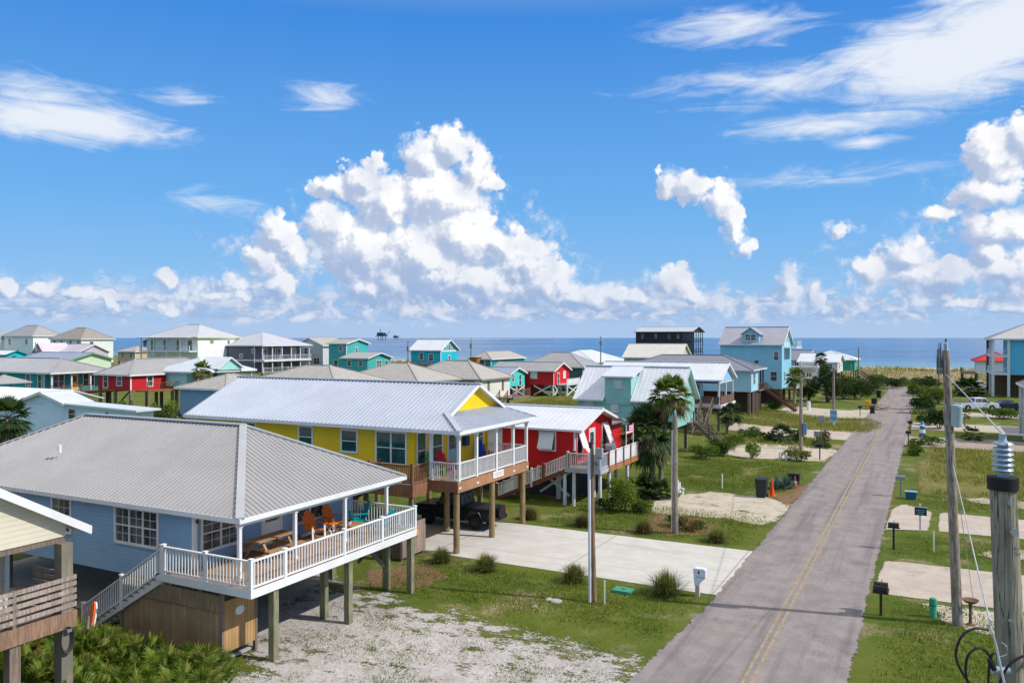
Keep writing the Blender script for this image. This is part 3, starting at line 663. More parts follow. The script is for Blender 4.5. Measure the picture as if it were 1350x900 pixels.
patch('sand_patch', [(2.0, 47.0), (7, 46.5), (7, 49.5), (3.5, 49)], GM['sand'], .009, .3)
# ------------------------------------------------------------------ the near houses
def metal(name, rgb, **k): return mat(name, srgb(*rgb), .42, .05, vs=.5, kind='metal', spec=.5, metal=.25, **k)
def lap(name, rgb, **k): return mat(name, srgb(*rgb), .62, .07, vs=.6, kind='lap', bump=.6, grime=.22, **k)
RF_GREY = metal('roof_warm_grey', (170, 167, 165)); RF_SILVER = metal('roof_silver', (190, 195, 206)); RF_WHITE = metal('roof_white', (226, 228, 232)); RF_TAUPE = mat('roof_taupe_shingle', srgb(150, 143, 134), .9, .12, vs=2)
RF_SLATE = metal('roof_slate_grey', (140, 140, 150))
# --- blue house with the grey hip roof
h = thing('beach_house', (-30, 25, 0), 'light blue raised house in the foreground, grey ribbed hip roof and white railed deck', 'house')
WBLUE = lap('siding_blue', (142, 178, 206))
MB().box(-40.4, -23.5, 20.45, 29.4, 2.0, 4.72).build('wall', WBLUE, h)
fs, caps = hip_faces(-41, -20.9, 20.1, 29.9, 4.8, 7.3)
roof(h, fs, RF_GREY, .23, caps=caps, capm=metal('ridge_grey', (188, 188, 190)))
fascia(h, -41, -20.9, 20.1, 29.9, 4.8, .17)
MB().box(-23.49, -23.36, 20.32, 20.45, 2.0, 4.7).build('corner_trim', WHITE, h)
MB().box(-23.4, -21.2, 20.3, 29.7, 4.55, 4.60).build('porch_ceiling', WHITE, h)
MB().box(-21.2, -21.02, 20.2, 29.8, 4.50, 4.70).build('porch_beam', WHITE, h)
window(h, 'S', 20.45, -26.6, 3.86, 2.3, 1.25, 'grid646'.replace('646', '643'))
window(h, 'S', 20.45, -31.1, 3.86, 1.1, 1.25, 'grid321'.replace('321', '341'))
window(h, 'E', -23.5, 21.65, 3.85, 1.7, 1.2, 'grid442')
window(h, 'E', -23.5, 26.5, 3.85, 1.6, 1.15, 'double')
door(h, 'E', -23.5, 24.25, 2.74, .95, 1.72)
MB().tube([(-23.55, 20.6, 4.45), (-23.2, 20.32, 4.4)], .05).build('porch_lamp', DARK, h)
dk = MB().box(-23.6, -19.7, 19.42, 28.87, 2.62, 2.72).build('deck', DECK, h)
f = MB(); f.box(-19.7, -19.65, 19.38, 28.91, 2.46, 2.74); f.box(-24.2, -19.7, 19.37, 19.42, 2.46, 2.74); f.box(-23.6, -19.7, 28.87, 28.92, 2.46, 2.74); f.build('rim_board', WHITE, dk)
j = MB()
for i in range(10): j.bar((-23.3, 20.0 + i, 2.54), (-19.72, 20.0 + i, 2.54), .05, .15)
j.build('joist', WGREY, dk)
railing(h, (-19.7, 19.42, 2.72), (-19.7, 28.87, 2.72), .95, posts=(0, .165, .5, .75, 1), ph=1.02, pitch=.15)
railing(h, (-23.85, 19.42, 2.72), (-19.75, 19.42, 2.72), .95, posts=(0, .5), ph=1.02, pitch=.15)
railing(h, (-23.4, 28.87, 2.72), (-19.75, 28.87, 2.72), .95, pitch=.15)
for y in (20.27, 23.0, 25.9, 28.72): post(h, -21.1, y, 2.72, 4.55)
stairs(h, (-23.9, 19.95, 2.72), (-28.2, 19.95, .05), 1.1, WHITE, (1,), tm=WGREY, pitch=.13)
for x, y in ((-19.85, 20.6), (-19.85, 24.58), (-19.85, 28.75), (-21.05, 24.58), (-21.05, 28.66)): piling(h, x, y, 2.6, WGREEN, .12)
for x in (-24.2, -28, -32, -36, -39.5):
    for y in (21.2, 25.0, 28.8): piling(h, x, y, 2.1, WGREEN, .14)
for a, b_ in (((-21.05, 28.66, .9), (-21.05, 26.9, 2.5)), ((-21.05, 28.66, 2.5), (-22.6, 28.66, 1.0))): MB().bar(a, b_, .09, .14).build('brace', WGREY, h)
MB().tube([(-33.6, 22.0, 6.0), (-33.6, 22.0, 6.35)], .07).build('vent_pipe', WHITE, h)
# --- outdoor shower shed under the deck corner
WBRN = mat('shed_boards_dark', (.42, .28, .155), .85, .2, kind='boardx', pitch=.14, bump=.4); WNEW = mat('shed_boards_new', (.50, .30, .12), .8, .15, kind='boardy', pitch=.14, bump=.4)
s = thing('shower_shed', (-23.6, 20.2, 0), 'brown wooden shower enclosure with an oval white plaque under the white deck corner', 'shed')
MB().box(-26.2, -21.05, 19.50, 19.54, .25, 2.1).build('side_panel', WBRN, s)
MB().box(-26.2, -21.10, 19.46, 19.50, 1.75, 2.32).build('top_board', mat('shed_beam', (.32, .23, .14), .85, .2, kind='wood'), s)
MB().box(-21.09, -21.05, 19.56, 20.95, .38, 2.12).build('door', WNEW, s)
MB().box(-26.2, -26.16, 19.55, 21.0, .25, 2.1).build('side_panel', WBRN, s)
for x, y in ((-21.1, 19.5), (-21.1, 21.0), (-26.15, 19.5)): MB().box(x - .06, x + .06, y - .055, y + .055, 0, 2.42).build('post', WGREY, s)
MB().box(-26.1, -21.2, 19.56, 21.0, .04, .12).build('floor_slab', CONC, s)
pl = MB(); n = 20; pl.prism([(20.22 + .20 * math.cos(6.283 * k / n), 1.66 + .15 * math.sin(6.283 * k / n)) for k in range(n)], 'x', -21.048, -21.02); pl.build('plaque', WHITE, s)
# --- beige house at the left edge
h = thing('beach_house', (-30, 10.3, 0), 'beige gabled house at the far left edge with weathered horizontal deck rails', 'house')
LBEI = lap('siding_beige', (212, 202, 180)); zr = 8.4; ze = 5.45
fs, caps = gable_faces(-40, -22, 5.25, 15.35, ze, zr); roof(h, fs, RF_WHITE, .3, caps=caps)
rake(h, -22, 5.25, 15.35, ze, zr, h=.24); fascia(h, -40, -22, 5.25, 15.35, ze, .2, sides='NS')
gwall(h, -22.45, -22.25, 5.9, 14.75, 5.25, ze, zr, 5.25, 15.35, LBEI, name='gable')
MB().box(-39.5, -24.0, 5.9, 14.1, 2.9, 5.6).build('wall', LBEI, h)
MB().box(-23.99, -23.9, 14.0, 14.12, 2.9, 5.6).build('corner_trim', WHITE, h)
MB().box(-22.42, -22.28, 5.9, 14.75, 5.08, 5.25).build('porch_beam', WGREY, h)
MB().box(-24, -22, 5.9, 14.85, 3.0, 3.1).build('deck', DECKG, h)
f = MB(); f.box(-22, -21.94, 5.9, 14.9, 2.66, 3.12); f.box(-24, -22, 14.85, 14.91, 2.66, 3.12); f.build('rim_board', mat('rim_reddish', (.32, .19, .12), .8, .2, kind='wood', col2=(.2, .12, .08)), h)
for (a, b_) in (((-21.97, 5.9), (-21.97, 14.85)), ((-24, 14.88), (-21.97, 14.88))):
    r = MB()
    for z in (3.3, 3.5, 3.7, 3.9, 4.08): r.bar((a[0], a[1], z), (b_[0], b_[1], z), .04, .12)
    r.build('railing', mat('rail_weathered', (.42, .34, .29), .85, .2, kind='wood', col2=(.25, .19, .16)), h)
for y in (13.1, 11.6): MB().box(-22.05, -21.95, y - .05, y + .05, 2.7, 4.15).build('rail_post', WGREY, h)
piling(h, -22.15, 14.62, 5.1, mat('tall_piling', (.27, .225, .17), .85, .25, kind='wood', col2=(.17, .17, .12)), .17)
piling(h, -22.15, 13.15, 2.7, WGREY, .15); piling(h, -22.15, 10.5, 5.1, WGREY, .15)
for x in (-26, -30, -34, -38):
    for y in (6.6, 13.6): piling(h, x, y, 2.95, WGREY, .14)
t = MB(); t.tube([(-21.6, 15.02, 2.95), (-21.62, 15.0, 2.6)], [.02, .05]); t.build('hose_bib', GREYM, h)
# --- yellow house
h = thing('beach_house', (-30, 38.9, 0), 'bright yellow raised house with a long silver ribbed roof and a white railed front porch', 'house')
WYEL = lap('siding_yellow', (246, 204, 18)); ze, zr = 6.3, 8.43; x0, x1, y0, y1 = -40.6, -20.85, 34.5, 43.3; ym = 38.9; xg = -22.6; zg = ze + (x1 - xg) * .42; yk = (zg - ze) / ((zr - ze) / 4.4)
fs = [[(x0, y0, ze), (x1, y0, ze), (xg, y0 + yk, zg), (xg + .5, y0 + yk, zg), (xg + .5, ym, zr), (x0, ym, zr)],
      [(x1, y1, ze), (x0, y1, ze), (x0, ym, zr), (xg + .5, ym, zr), (xg + .5, y1 - yk, zg), (xg, y1 - yk, zg)],
      [(x1, y0, ze), (x1, y1, ze), (xg, y1 - yk, zg), (xg, y0 + yk, zg)]]
fs[0] = [(x0, y0, ze), (x1, y0, ze), (xg, y0 + yk, zg), (xg, ym, zr), (x0, ym, zr)]; fs[1] = [(x1, y1, ze), (x0, y1, ze), (x0, ym, zr), (xg, ym, zr), (xg, y1 - yk, zg)]
roof(h, fs, RF_SILVER, .28, ribh=.045, ribw=.07, caps=[((x0, ym, zr), (xg + .5, ym, zr)), ((x1, y0, ze), (xg, y0 + yk, zg)), ((x1, y1, ze), (xg, y1 - yk, zg))])
xo = xg + .35                                         # the little gable over the porch roof
fs2 = [[(xg - .02, y0 + yk - .25, zg - .13), (xo, y0 + yk - .25, zg - .13), (xo, ym, zr + .012), (xg - .02, ym, zr + .012)], [(xo, y1 - yk + .25, zg - .13), (xg - .02, y1 - yk + .25, zg - .13), (xg - .02, ym, zr + .012), (xo, ym, zr + .012)]]
fs2 = [[(a, b_, c + .012) for a, b_, c in f_] for f_ in fs2]; roof(h, fs2, RF_SILVER, name='gablet_roof', th=.08)
rake(h, xo, y0 + yk - .25, y1 - yk + .25, zg - .12, zr + .02, h=.16)
MB().prism([(y0 + yk, zg - .05), (y1 - yk, zg - .05), (ym, zr - .06)], 'x', xg - .1, xg + .02).build('gable', WYEL, h)
fascia(h, x0, x1, y0, y1, ze, .18)
MB().box(-40.2, -24.0, 35.0, 42.8, 3.2, 6.24).build('wall', WYEL, h)
for x, y in ((-23.99, 34.9), (-23.99, 42.8)): MB().box(x, x + .09, y, y + .1, 3.3, 6.2).build('corner_trim', WYEL, h)
MB().box(-24.0, -21.1, 34.9, 42.9, 6.06, 6.1).build('porch_ceiling', WHITE, h)
MB().box(-21.32, -21.14, 34.8, 43.0, 5.98, 6.22).build('porch_beam', WHITE, h)
window(h, 'S', 35.0, -25.4, 5.15, 1.85, 1.6, 'double', gm=GREENGLASS); window(h, 'S', 35.0, -28.2, 5.35, 1.0, 1.1, 'sash', gm=GREENGLASS); window(h, 'S', 35.0, -31.3, 5.4, .9, 1.1, 'sash', gm=GREENGLASS); window(h, 'S', 35.0, -35.6, 5.4, .9, 1.1, 'sash', gm=GREENGLASS)
window(h, 'E', -24.0, 35.75, 5.0, .75, 1.85, 'sash', gm=GREENGLASS); window(h, 'E', -24.0, 37.3, 5.05, .9, 1.75, 'sash', gm=GREENGLASS)
door(h, 'E', -24.0, 38.9, 3.66, .95, 2.05, mat('door_pale_teal', srgb(150, 190, 200), .5)); window(h, 'E', -24.0, 41.9, 5.05, .85, 1.7, 'sash', gm=GREENGLASS)
MB().box(-23.98, -21.25, 34.95, 42.95, 3.55, 3.65).build('deck', DECK, h)
RIM = mat('rim_new_wood', (.42, .215, .11), .75, .15, kind='wood', col2=(.33, .16, .08))
f = MB(); f.box(-21.25, -21.19, 34.9, 43.0, 3.12, 3.66); f.build('rim_board', RIM, h)
MB().box(-23, -21.25, 34.9, 34.95, 3.12, 3.66).build('rim_board', WBROWN, h)
MB().box(-23.9, -21.3, 42.9, 42.96, 3.12, 3.6).build('rim_board', WBROWN, h)
railing(h, (-21.27, 34.97, 3.65), (-21.27, 42.9, 3.65), .95); railing(h, (-22.9, 34.97, 3.65), (-21.3, 34.97, 3.65), .95); railing(h, (-23.9, 42.9, 3.65), (-21.3, 42.9, 3.65), .95)
for y in (35.1, 36.9, 39.05, 41.1, 42.82): post(h, -21.27, y, 3.3, 6.0, r=.075)
post(h, -22.88, 35.02, 3.3, 6.06, r=.075)
# house number board with its small dark glyphs
sg = MB().box(-21.185, -21.15, 38.55, 39.75, 3.30, 3.66).build('number_board', WHITE, h)
st = MB()
for i in range(5):
    yy = 38.72 + i * .2; st.box(-21.149, -21.142, yy, yy + .03, 3.4, 3.56); st.box(-21.149, -21.142, yy + .03, yy + .1, 3.53, 3.56)
    if i % 2: st.box(-21.149, -21.142, yy + .03, yy + .1, 3.40, 3.43)
st.build('digit', GREYM, sg)
MB().box(-27.2, -22.95, 33.4, 34.94, 3.5, 3.6).build('side_deck', DECKG, h)
f = MB(); f.box(-22.95, -22.89, 33.35, 34.9, 3.0, 3.62); f.box(-27.2, -22.95, 33.34, 33.4, 3.0, 3.62); f.build('rim_board', WBROWN, h)
railing(h, (-22.95, 33.4, 3.6), (-22.95, 34.9, 3.6), .98, WBROWN, posts=(0,), pitch=.14); railing(h, (-25.6, 33.4, 3.6), (-22.95, 33.4, 3.6), .98, WBROWN, posts=(0,), pitch=.12)
stairs(h, (-25.7, 33.9, 3.6), (-31.2, 33.9, .1), 1.0, WBROWN, (-1, 1), pitch=.13)
for x, y in ((-21.4, 35.1), (-21.4, 38.85), (-21.4, 42.6), (-24.3, 38.8), (-24.3, 42.6), (-24.3, 35.3), (-28, 35.3), (-28, 42.6), (-32, 35.3), (-32, 42.6), (-36, 35.3), (-36, 42.6), (-39.8, 35.3), (-39.8, 42.6), (-30, 38.8), (-35, 38.8)): piling(h, x, y, 3.3, WTAN, .16, True)
piling(h, -23.05, 33.5, 3.1, WGREY, .08); piling(h, -27.0, 33.5, 3.1, WGREY, .08)
# --- fence panel under the side deck
fn = thing('fence_panel', (-22.9, 34.0, 0), 'grey board fence panel under the yellow house with an orange ornament hung on it', 'fence')
MB().box(-23.0, -22.95, 32.55, 34.6, .15, 1.75).build('board_panel', mat('fence_boards', (.33, .245, .2), .9, .2, kind='boardy', pitch=.2, col2=(.22, .16, .13), bump=.4), fn)
MB().box(-26.5, -23.01, 32.5, 32.55, .15, 1.7).build('board_panel', mat('fence_boards_x', (.20, .145, .115), .9, .2, kind='boardx', pitch=.2, bump=.4), fn)
for x, y in ((-23.06, 32.62), (-23.06, 34.5), (-26.4, 32.6)): MB().box(x - .05, x + .05, y - .05, y + .05, 0, 1.7).build('post', WGREY, fn)
MB().lathe((-22.93, 33.75, 1.0), [(.02, 0), (.10, .06), (.12, .18), (.09, .3), (.03, .36), (.08, .48), (.01, .52)], 10).build('ornament', mat('ornament_orange', srgb(232, 140, 40)), fn, smooth=True)
# --- red house
h = thing('beach_house', (-26, 53.5, 0), 'bright red gabled house with propped white shutters and a deck, next to the palms', 'house')
WRED = mat('siding_red', srgb(208, 20, 30), .58, .08, vs=.7, kind='batten', pitch=.4, bump=.35, grime=.2); ze, zr = 4.85, 6.0; y0, y1 = 49.5, 57.6
fs, caps = gable_faces(-36, -20.5, y0, y1, ze, zr); roof(h, fs, RF_WHITE, .4, ribh=.012, caps=caps); rake(h, -20.5, y0, y1, ze, zr, h=.17); fascia(h, -36, -20.5, y0, y1, ze, .13, sides='NS')
gwall(h, -35.6, -21.2, 49.9, 57.2, 2.1, ze, zr, y0, y1, WRED)
MB().box(-21.2, -21.1, 49.84, 49.94, 2.3, 4.8).build('corner_trim', WHITE, h)
def bahama(root, face, c, a, z, w, hgt, tilt=.45):
    win = window(root, face, c, a, z, w, hgt, 'plain'); f = fmap(face, c)
    s_ = MB(); top = z + hgt / 2 + .05; bot = z - hgt / 2 + .1
    v = [f(a - w / 2, top, .06), f(a + w / 2, top, .06), f(a + w / 2, bot, .06 + tilt), f(a - w / 2, bot, .06 + tilt)]; s_.plate(v, (Vector(f(0, 0, .04)) - Vector(f(0, 0, 0))))
    for i in range(1, 12):
        q0 = Vector(v[0]).lerp(Vector(v[3]), i / 12); q1 = Vector(v[1]).lerp(Vector(v[2]), i / 12); d = (Vector(f(0, 0, 1)) - Vector(f(0, 0, 0))) * .045; s_.bar(q0 + d, q1 + d, .02, .03)
    s_.build('awning_shutter', WHITE, win)
    r = MB(); r.tube([f(a + w / 2 - .05, z - hgt / 2 + .1, .03), f(a + w / 2 - .05, bot + .1, tilt)], .015, 5); r.build('prop_rod', GREYM, win)
bahama(h, 'S', 49.9, -23.15, 3.95, 1.1, 1.15); window(h, 'S', 49.9, -31, 4, .9, 1.1); window(h, 'S', 49.9, -27.2, 3.9, .9, 1.5, 'shutter')
bahama(h, 'E', -21.2, 50.9, 3.85, .95, 1.5, .5); bahama(h, 'E', -21.2, 55.6, 3.95, .95, 1.5, .55); door(h, 'E', -21.2, 53.1, 2.52, .95, 2.0)
MB().box(-21.2, -18.75, 48.4, 58.6, 2.38, 2.48).build('deck', DECKG, h)
OR = mat('rim_orange_wood', (.46, .205, .075), .7, .15, kind='wood', col2=(.36, .15, .05)); OBR = mat('rail_post_redwood', (.27, .085, .04), .7, .15, kind='wood', col2=(.2, .06, .03))
MB().box(-18.75, -18.69, 50.0, 58.6, 2.16, 2.5).build('rim_board', OR, h)
f = MB(); f.box(-18.75, -18.69, 48.35, 49.99, 2.22, 2.5); f.box(-21.2, -18.75, 48.34, 48.4, 2.22, 2.5); f.build('rim_board', mat('rim_grey', (.42, .43, .45), .7), h)
railing(h, (-18.75, 49.9, 2.48), (-18.75, 58.6, 2.48), .98, WHITE, (0, .15, .33, .5, .7, .85, 1), OBR, bm=mat('rail_white_panel', (.72, .73, .75), .5), ps=.16, ph=1.0)
railing(h, (-21.0, 48.4, 2.48), (-18.75, 48.4, 2.48), .98, mat('rail_grey_paint', (.55, .57, .6), .5), (0, 1), None, .13); railing(h, (-18.75, 48.45, 2.48), (-18.75, 49.8, 2.48), .98, mat('rail_grey_paint', (.55, .57, .6), .5), (), None, .13)
stairs(h, (-21.0, 48.95, 2.48), (-26.3, 48.95, .05), 1.05, OBR, (-1, 1), WHITE, tm=WGREY, pitch=.12)
for i in range(4):
    for sg in (-.52, .52):
        t_ = i / 3; c = Vector((-21.0, 48.95 + sg, 2.48)).lerp(Vector((-26.3, 48.95 + sg, .05)), t_); MB().box(c.x - .1, c.x + .1, c.y - .08, c.y + .08, c.z - .1, c.z + 1.02).build('newel_post', OBR, h)
WP = mat('white_piling', (.66, .67, .68), .7, .1, grime=.2)
for x, y in ((-18.95, 48.9), (-18.95, 50.6), (-18.95, 54.2), (-18.95, 58.2), (-20.6, 48.5), (-20.6, 52.0), (-20.6, 56.4), (-21.3, 48.6)): piling(h, x, y, 2.25, WP, .12, True)
for x in (-22.5, -26, -30, -34):
    for y in (50.3, 56.8): piling(h, x, y, 2.2, WP, .13)
for a, b_ in (((-21.4, 49.6, .4), (-23.6, 49.6, 2.0)), ((-21.4, 49.66, 2.0), (-23.6, 49.66, .5))): MB().bar(a, b_, .06, .16).build('brace', WP, h)
MB().box(-25.5, -22.3, 57.25, 62.5, 2.2, 4.35).build('side_wing', WRED, h); roof(h, [[(-25.9, 57.3, 4.5), (-21.7, 57.3, 4.4), (-21.7, 62.9, 4.4), (-25.9, 62.9, 4.5)]], RF_SLATE, name='wing_roof')
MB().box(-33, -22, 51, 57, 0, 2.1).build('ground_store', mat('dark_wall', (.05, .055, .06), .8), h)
# --- mint house with the steep white roof and shed dormer
h = thing('beach_house', (-26, 76.6, 0), 'mint green house with a steep white roof, a shed dormer and closed white shutters', 'house')
WMINT = mat('siding_mint', srgb(150, 200, 192), .6, .07, kind='batten', pitch=.45, bump=.3, grime=.2); ze, zr = 5.0, 8.15; x0, x1, y0, y1 = -31.2, -20.4, 73.1, 80.1
fs, caps = gable_faces(x0, x1, y0, y1, ze, zr); ym = (y0 + y1) / 2
fs = [[(x0, y0, ze), (-27.99, y0, ze), (-27.99, ym, zr), (x0, ym, zr)], [(-25.26, y0, ze), (x1, y0, ze), (x1, ym, zr), (-25.26, ym, zr)], fs[1]]
roof(h, fs, RF_WHITE, .45, ribh=.02, caps=caps); rake(h, x1, y0, y1, ze, zr, m=mat('trim_mint', srgb(170, 218, 205), .5), h=.2)
fascia(h, x0, -28.06, y0, y1, ze, .15, sides='S'); fascia(h, -25.2, x1, y0, y1, ze, .15, sides='S'); fascia(h, x0, x1, y0, y1, ze, .15, sides='N')
WMINTL = WMINT; gwall(h, x0 + .35, x1 - .4, y0 + .45, y1 - .45, 2.65, ze, zr, y0, y1, WMINT)
MB().box(-27.95, -25.3, 73.45, 76.6, 4.6, 7.26).build('dormer', WMINT, h)
roof(h, [[(-28.25, 73.15, 7.30), (-25.0, 73.15, 7.30), (-25.0, 76.7, 8.2), (-28.25, 76.7, 8.2)]], RF_WHITE, name='dormer_roof', th=.14)
sh = mat('shutter_grey_white', (.66, .68, .71), .5)
window(h, 'S', 73.45, -26.6, 6.5, .75, .75, 'shutter', sh, sh, .05); window(h, 'S', 73.50, -26.95, 4.25, .75, .85, 'shutter', sh, sh, .05); window(h, 'S', 73.55, -29.7, 4.3, 1.0, .95, 'shutter', sh, sh, .05); window(h, 'S', 73.55, -23.4, 4.3, 1.0, .95, 'shutter', sh, sh, .05)
window(h, 'E', -20.8, 78.6, 4.3, .6, 1.3, 'shutter', WMINT, WMINT, .05); window(h, 'E', -20.8, 75.2, 4.5, .9, 1.2, 'sash')
for x in (-21.5, -25, -30):
    for y in (74, 79): piling(h, x, y, 2.7, WGREY, .14)
stairs(h, (-20.2, 77.6, 2.9), (-17.2, 77.6, .05), 1.2, WGREY, (-1, 1), WGREY, pitch=.16)
MB().box(-20.8, -20.0, 76.8, 79.6, 2.7, 2.8).build('deck', DECKG, h)
railing(h, (-20.0, 78.4, 2.8), (-20.0, 79.6, 2.8), .95, WGREY)
# --- blue house with the open porch
h = thing('beach_house', (-28, 98.8, 0), 'pale blue house with a white roof and an open gabled porch facing the road', 'house')
WPB = lap('siding_pale_blue', (150, 190, 225)); WAQ = lap('siding_pale_aqua', (170, 212, 225)); ze, zr = 6.05, 7.95; x0, x1, y0, y1 = -37.5, -21.5, 94.4, 103.0
fs, caps = gable_faces(x0, x1, y0, y1, ze, zr); roof(h, fs, RF_WHITE, .5, ribh=.02, caps=caps); rake(h, x1, y0, y1, ze, zr, h=.22); fascia(h, x0, x1, y0, y1, ze, .16, sides='NS')
gwall(h, -22.1, -21.9, 95.0, 102.4, 5.75, ze, zr, y0, y1, WPB, name='gable')
MB().box(x0 + .4, -25.6, 95, 102.4, 3.0, 6.0).build('wall', WAQ, h)
MB().box(-25.6, -21.7, 94.8, 102.6, 2.75, 3.1).build('deck', DECKG, h)
f = MB(); f.box(-21.7, -21.62, 94.7, 102.7, 2.7, 3.12); f.box(-25.6, -21.7, 94.72, 94.8, 2.7, 3.12); f.build('rim_board', WHITE, h)
MB().box(-25.6, -21.95, 95.0, 95.14, 5.6, 5.95).build('porch_beam', mat('beam_blue', srgb(70, 100, 165), .5), h); MB().box(-22.08, -21.92, 95.14, 102.4, 5.6, 5.74).build('porch_beam', WHITE, h)
for y in (95.1, 98.6, 102.3): post(h, -21.95, y, 3.1, 5.7, r=.11)
railing(h, (-21.75, 95.1, 3.1), (-21.75, 102.4, 3.1), .95, OBR, bm=mat('rail_brown', (.16, .09, .07), .7)); railing(h, (-25.4, 95.0, 3.1), (-21.9, 95.0, 3.1), .95, OBR, bm=mat('rail_brown', (.16, .09, .07), .7))
door(h, 'E', -25.6, 97.3, 3.1, .9, 2.1); window(h, 'E', -25.6, 99.6, 4.5, 1.4, 1.3, 'double'); window(h, 'S', 95.0, -28, 4.6, .9, 1.2); door(h, 'S', 95.0, -26.6, 3.1, .9, 2.1, mat('door_blue', srgb(70, 110, 190)))
for x in (-22, -25.4, -30, -36):
    for y in (95.3, 102.1): piling(h, x, y, 2.9, WGREY, .15)
stairs(h, (-23.2, 94.6, 3.0), (-23.2, 90.2, .05), 1.3, WGREY, (-1, 1), WGREY, pitch=.2)
# --- aqua house with the grey hip roof
h = thing('beach_house', (-30, 121, 0), 'aqua raised house with a grey hip roof and dark red-brown stairs beside it', 'house')
ze, zr = 6.45, 8.4; x0, x1, y0, y1 = -42, -21.9, 116, 126.6
fs, caps = hip_faces(x0, x1, y0, y1, ze, zr); roof(h, fs, RF_SLATE, .5, ribh=.02, caps=caps); fascia(h, x0, x1, y0, y1, ze, .16)
MB().box(x0 + .4, -22.4, 116.5, 122.0, 3.3, 6.4).build('wall', WAQ, h); MB().box(x0 + .4, -24.6, 122.0, 126.1, 3.32, 6.39).build('wall', WAQ, h)
MB().box(-22.4, -22.3, 116.42, 116.56, 3.3, 6.3).build('corner_trim', WHITE, h)
window(h, 'E', -22.4, 119.0, 5.1, 1.3, 1.6, 'grid242'.replace('242', '222')); post(h, -22.4, 126.0, 3.2, 6.35, mat('post_dark', (.06, .05, .045)), .1); post(h, -22.4, 124.0, 3.2, 6.35, mat('post_dark', (.06, .05, .045)), .1)
MB().box(-24.6, -22.2, 122.0, 126.2, 3.1, 3.25).build('deck', DECKG, h)
WRB = mat('redbrown_wood', (.20, .075, .045), .8, .2, kind='wood', col2=(.12, .045, .03))
railing(h, (-22.25, 122.0, 3.25), (-22.25, 126.2, 3.25), .95, WRB); stairs(h, (-22.0, 126.0, 3.2), (-17.6, 126.0, .05), 1.4, WRB, (-1, 1), WRB, pitch=.2)
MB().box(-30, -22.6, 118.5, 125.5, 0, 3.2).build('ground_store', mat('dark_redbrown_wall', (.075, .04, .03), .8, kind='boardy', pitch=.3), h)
for x in (-22.7, -26.5):
    for y in (116.8, 119.2, 121.8): piling(h, x, y, 3.3, WGREY, .17)
MB().box(-23.2, -22.7, 123.6, 124.2, 7.2, 7.55).build('roof_vent', DARK, h)
# --- tall sky blue house with the dormer
h = thing('beach_house', (-26.5, 143, 0), 'tall sky blue house with a grey roof, a gabled dormer and a white balcony', 'house')
WSKY = lap('siding_sky_blue', (146, 206, 224)); ze, zr = 9.85, 12.85; x0, x1, y0, y1 = -32.0, -21.2, 138.0, 149.0
fs, caps = gable_faces(x0, x1, y0, y1, ze, zr); roof(h, fs, metal('roof_lilac_grey', (172, 172, 182)), .5, ribh=.02, caps=caps); rake(h, x1, y0, y1, ze, zr, h=.22); fascia(h, x0, x1, y0, y1, ze, .15, sides='NS')
gwall(h, x0 + .3, x1 - .4, y0 + .4, y1 - .4, 2.5, ze, zr, y0, y1, WSKY)
dm_ = gable_faces(-28.35, -25.0, 138.3, 143.5, 11.55, 12.75, 'y'); roof(h, dm_[0], MATS['roof_lilac_grey'], name='dormer_roof', th=.1)
gwall(h, -28.0, -25.35, 138.7, 142.5, 10.2, 11.55, 12.75, -28.35, -25.0, WSKY, 'y', 'dormer')
window(h, 'S', 138.7, -26.7, 11.05, 1.7, .95, 'double'); window(h, 'S', 138.4, -22.5, 8.0, .7, 1.4, 'sash'); window(h, 'S', 138.4, -22.9, 4.6, 1.0, 1.5, 'sash')
window(h, 'E', -21.6, 141, 8.0, .9, 1.5, 'sash'); window(h, 'E', -21.6, 146, 8.0, .9, 1.5, 'sash'); window(h, 'E', -21.6, 141, 4.6, .9, 1.5, 'sash'); door(h, 'E', -21.6, 144, 9.4, .9, 2)
MB().box(-21.6, -19.6, 141, 147, 9.2, 9.35).build('balcony', WHITE, h); railing(h, (-19.65, 141, 9.35), (-19.65, 147, 9.35), 1., WHITE, pitch=.3); railing(h, (-21.5, 141, 9.35), (-19.7, 141, 9.35), 1., WHITE, pitch=.3)
MB().box(-21.6, -19.4, 139, 148, 2.5, 2.65).build('deck', DECKG, h); railing(h, (-19.45, 139, 2.65), (-19.45, 148, 2.65), 1., WHITE, pitch=.3)
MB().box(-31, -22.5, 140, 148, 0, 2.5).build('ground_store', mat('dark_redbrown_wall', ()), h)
for x in (-21.8, -26, -31):
    for y in (138.8, 148): piling(h, x, y, 2.6, WGREY, .18)
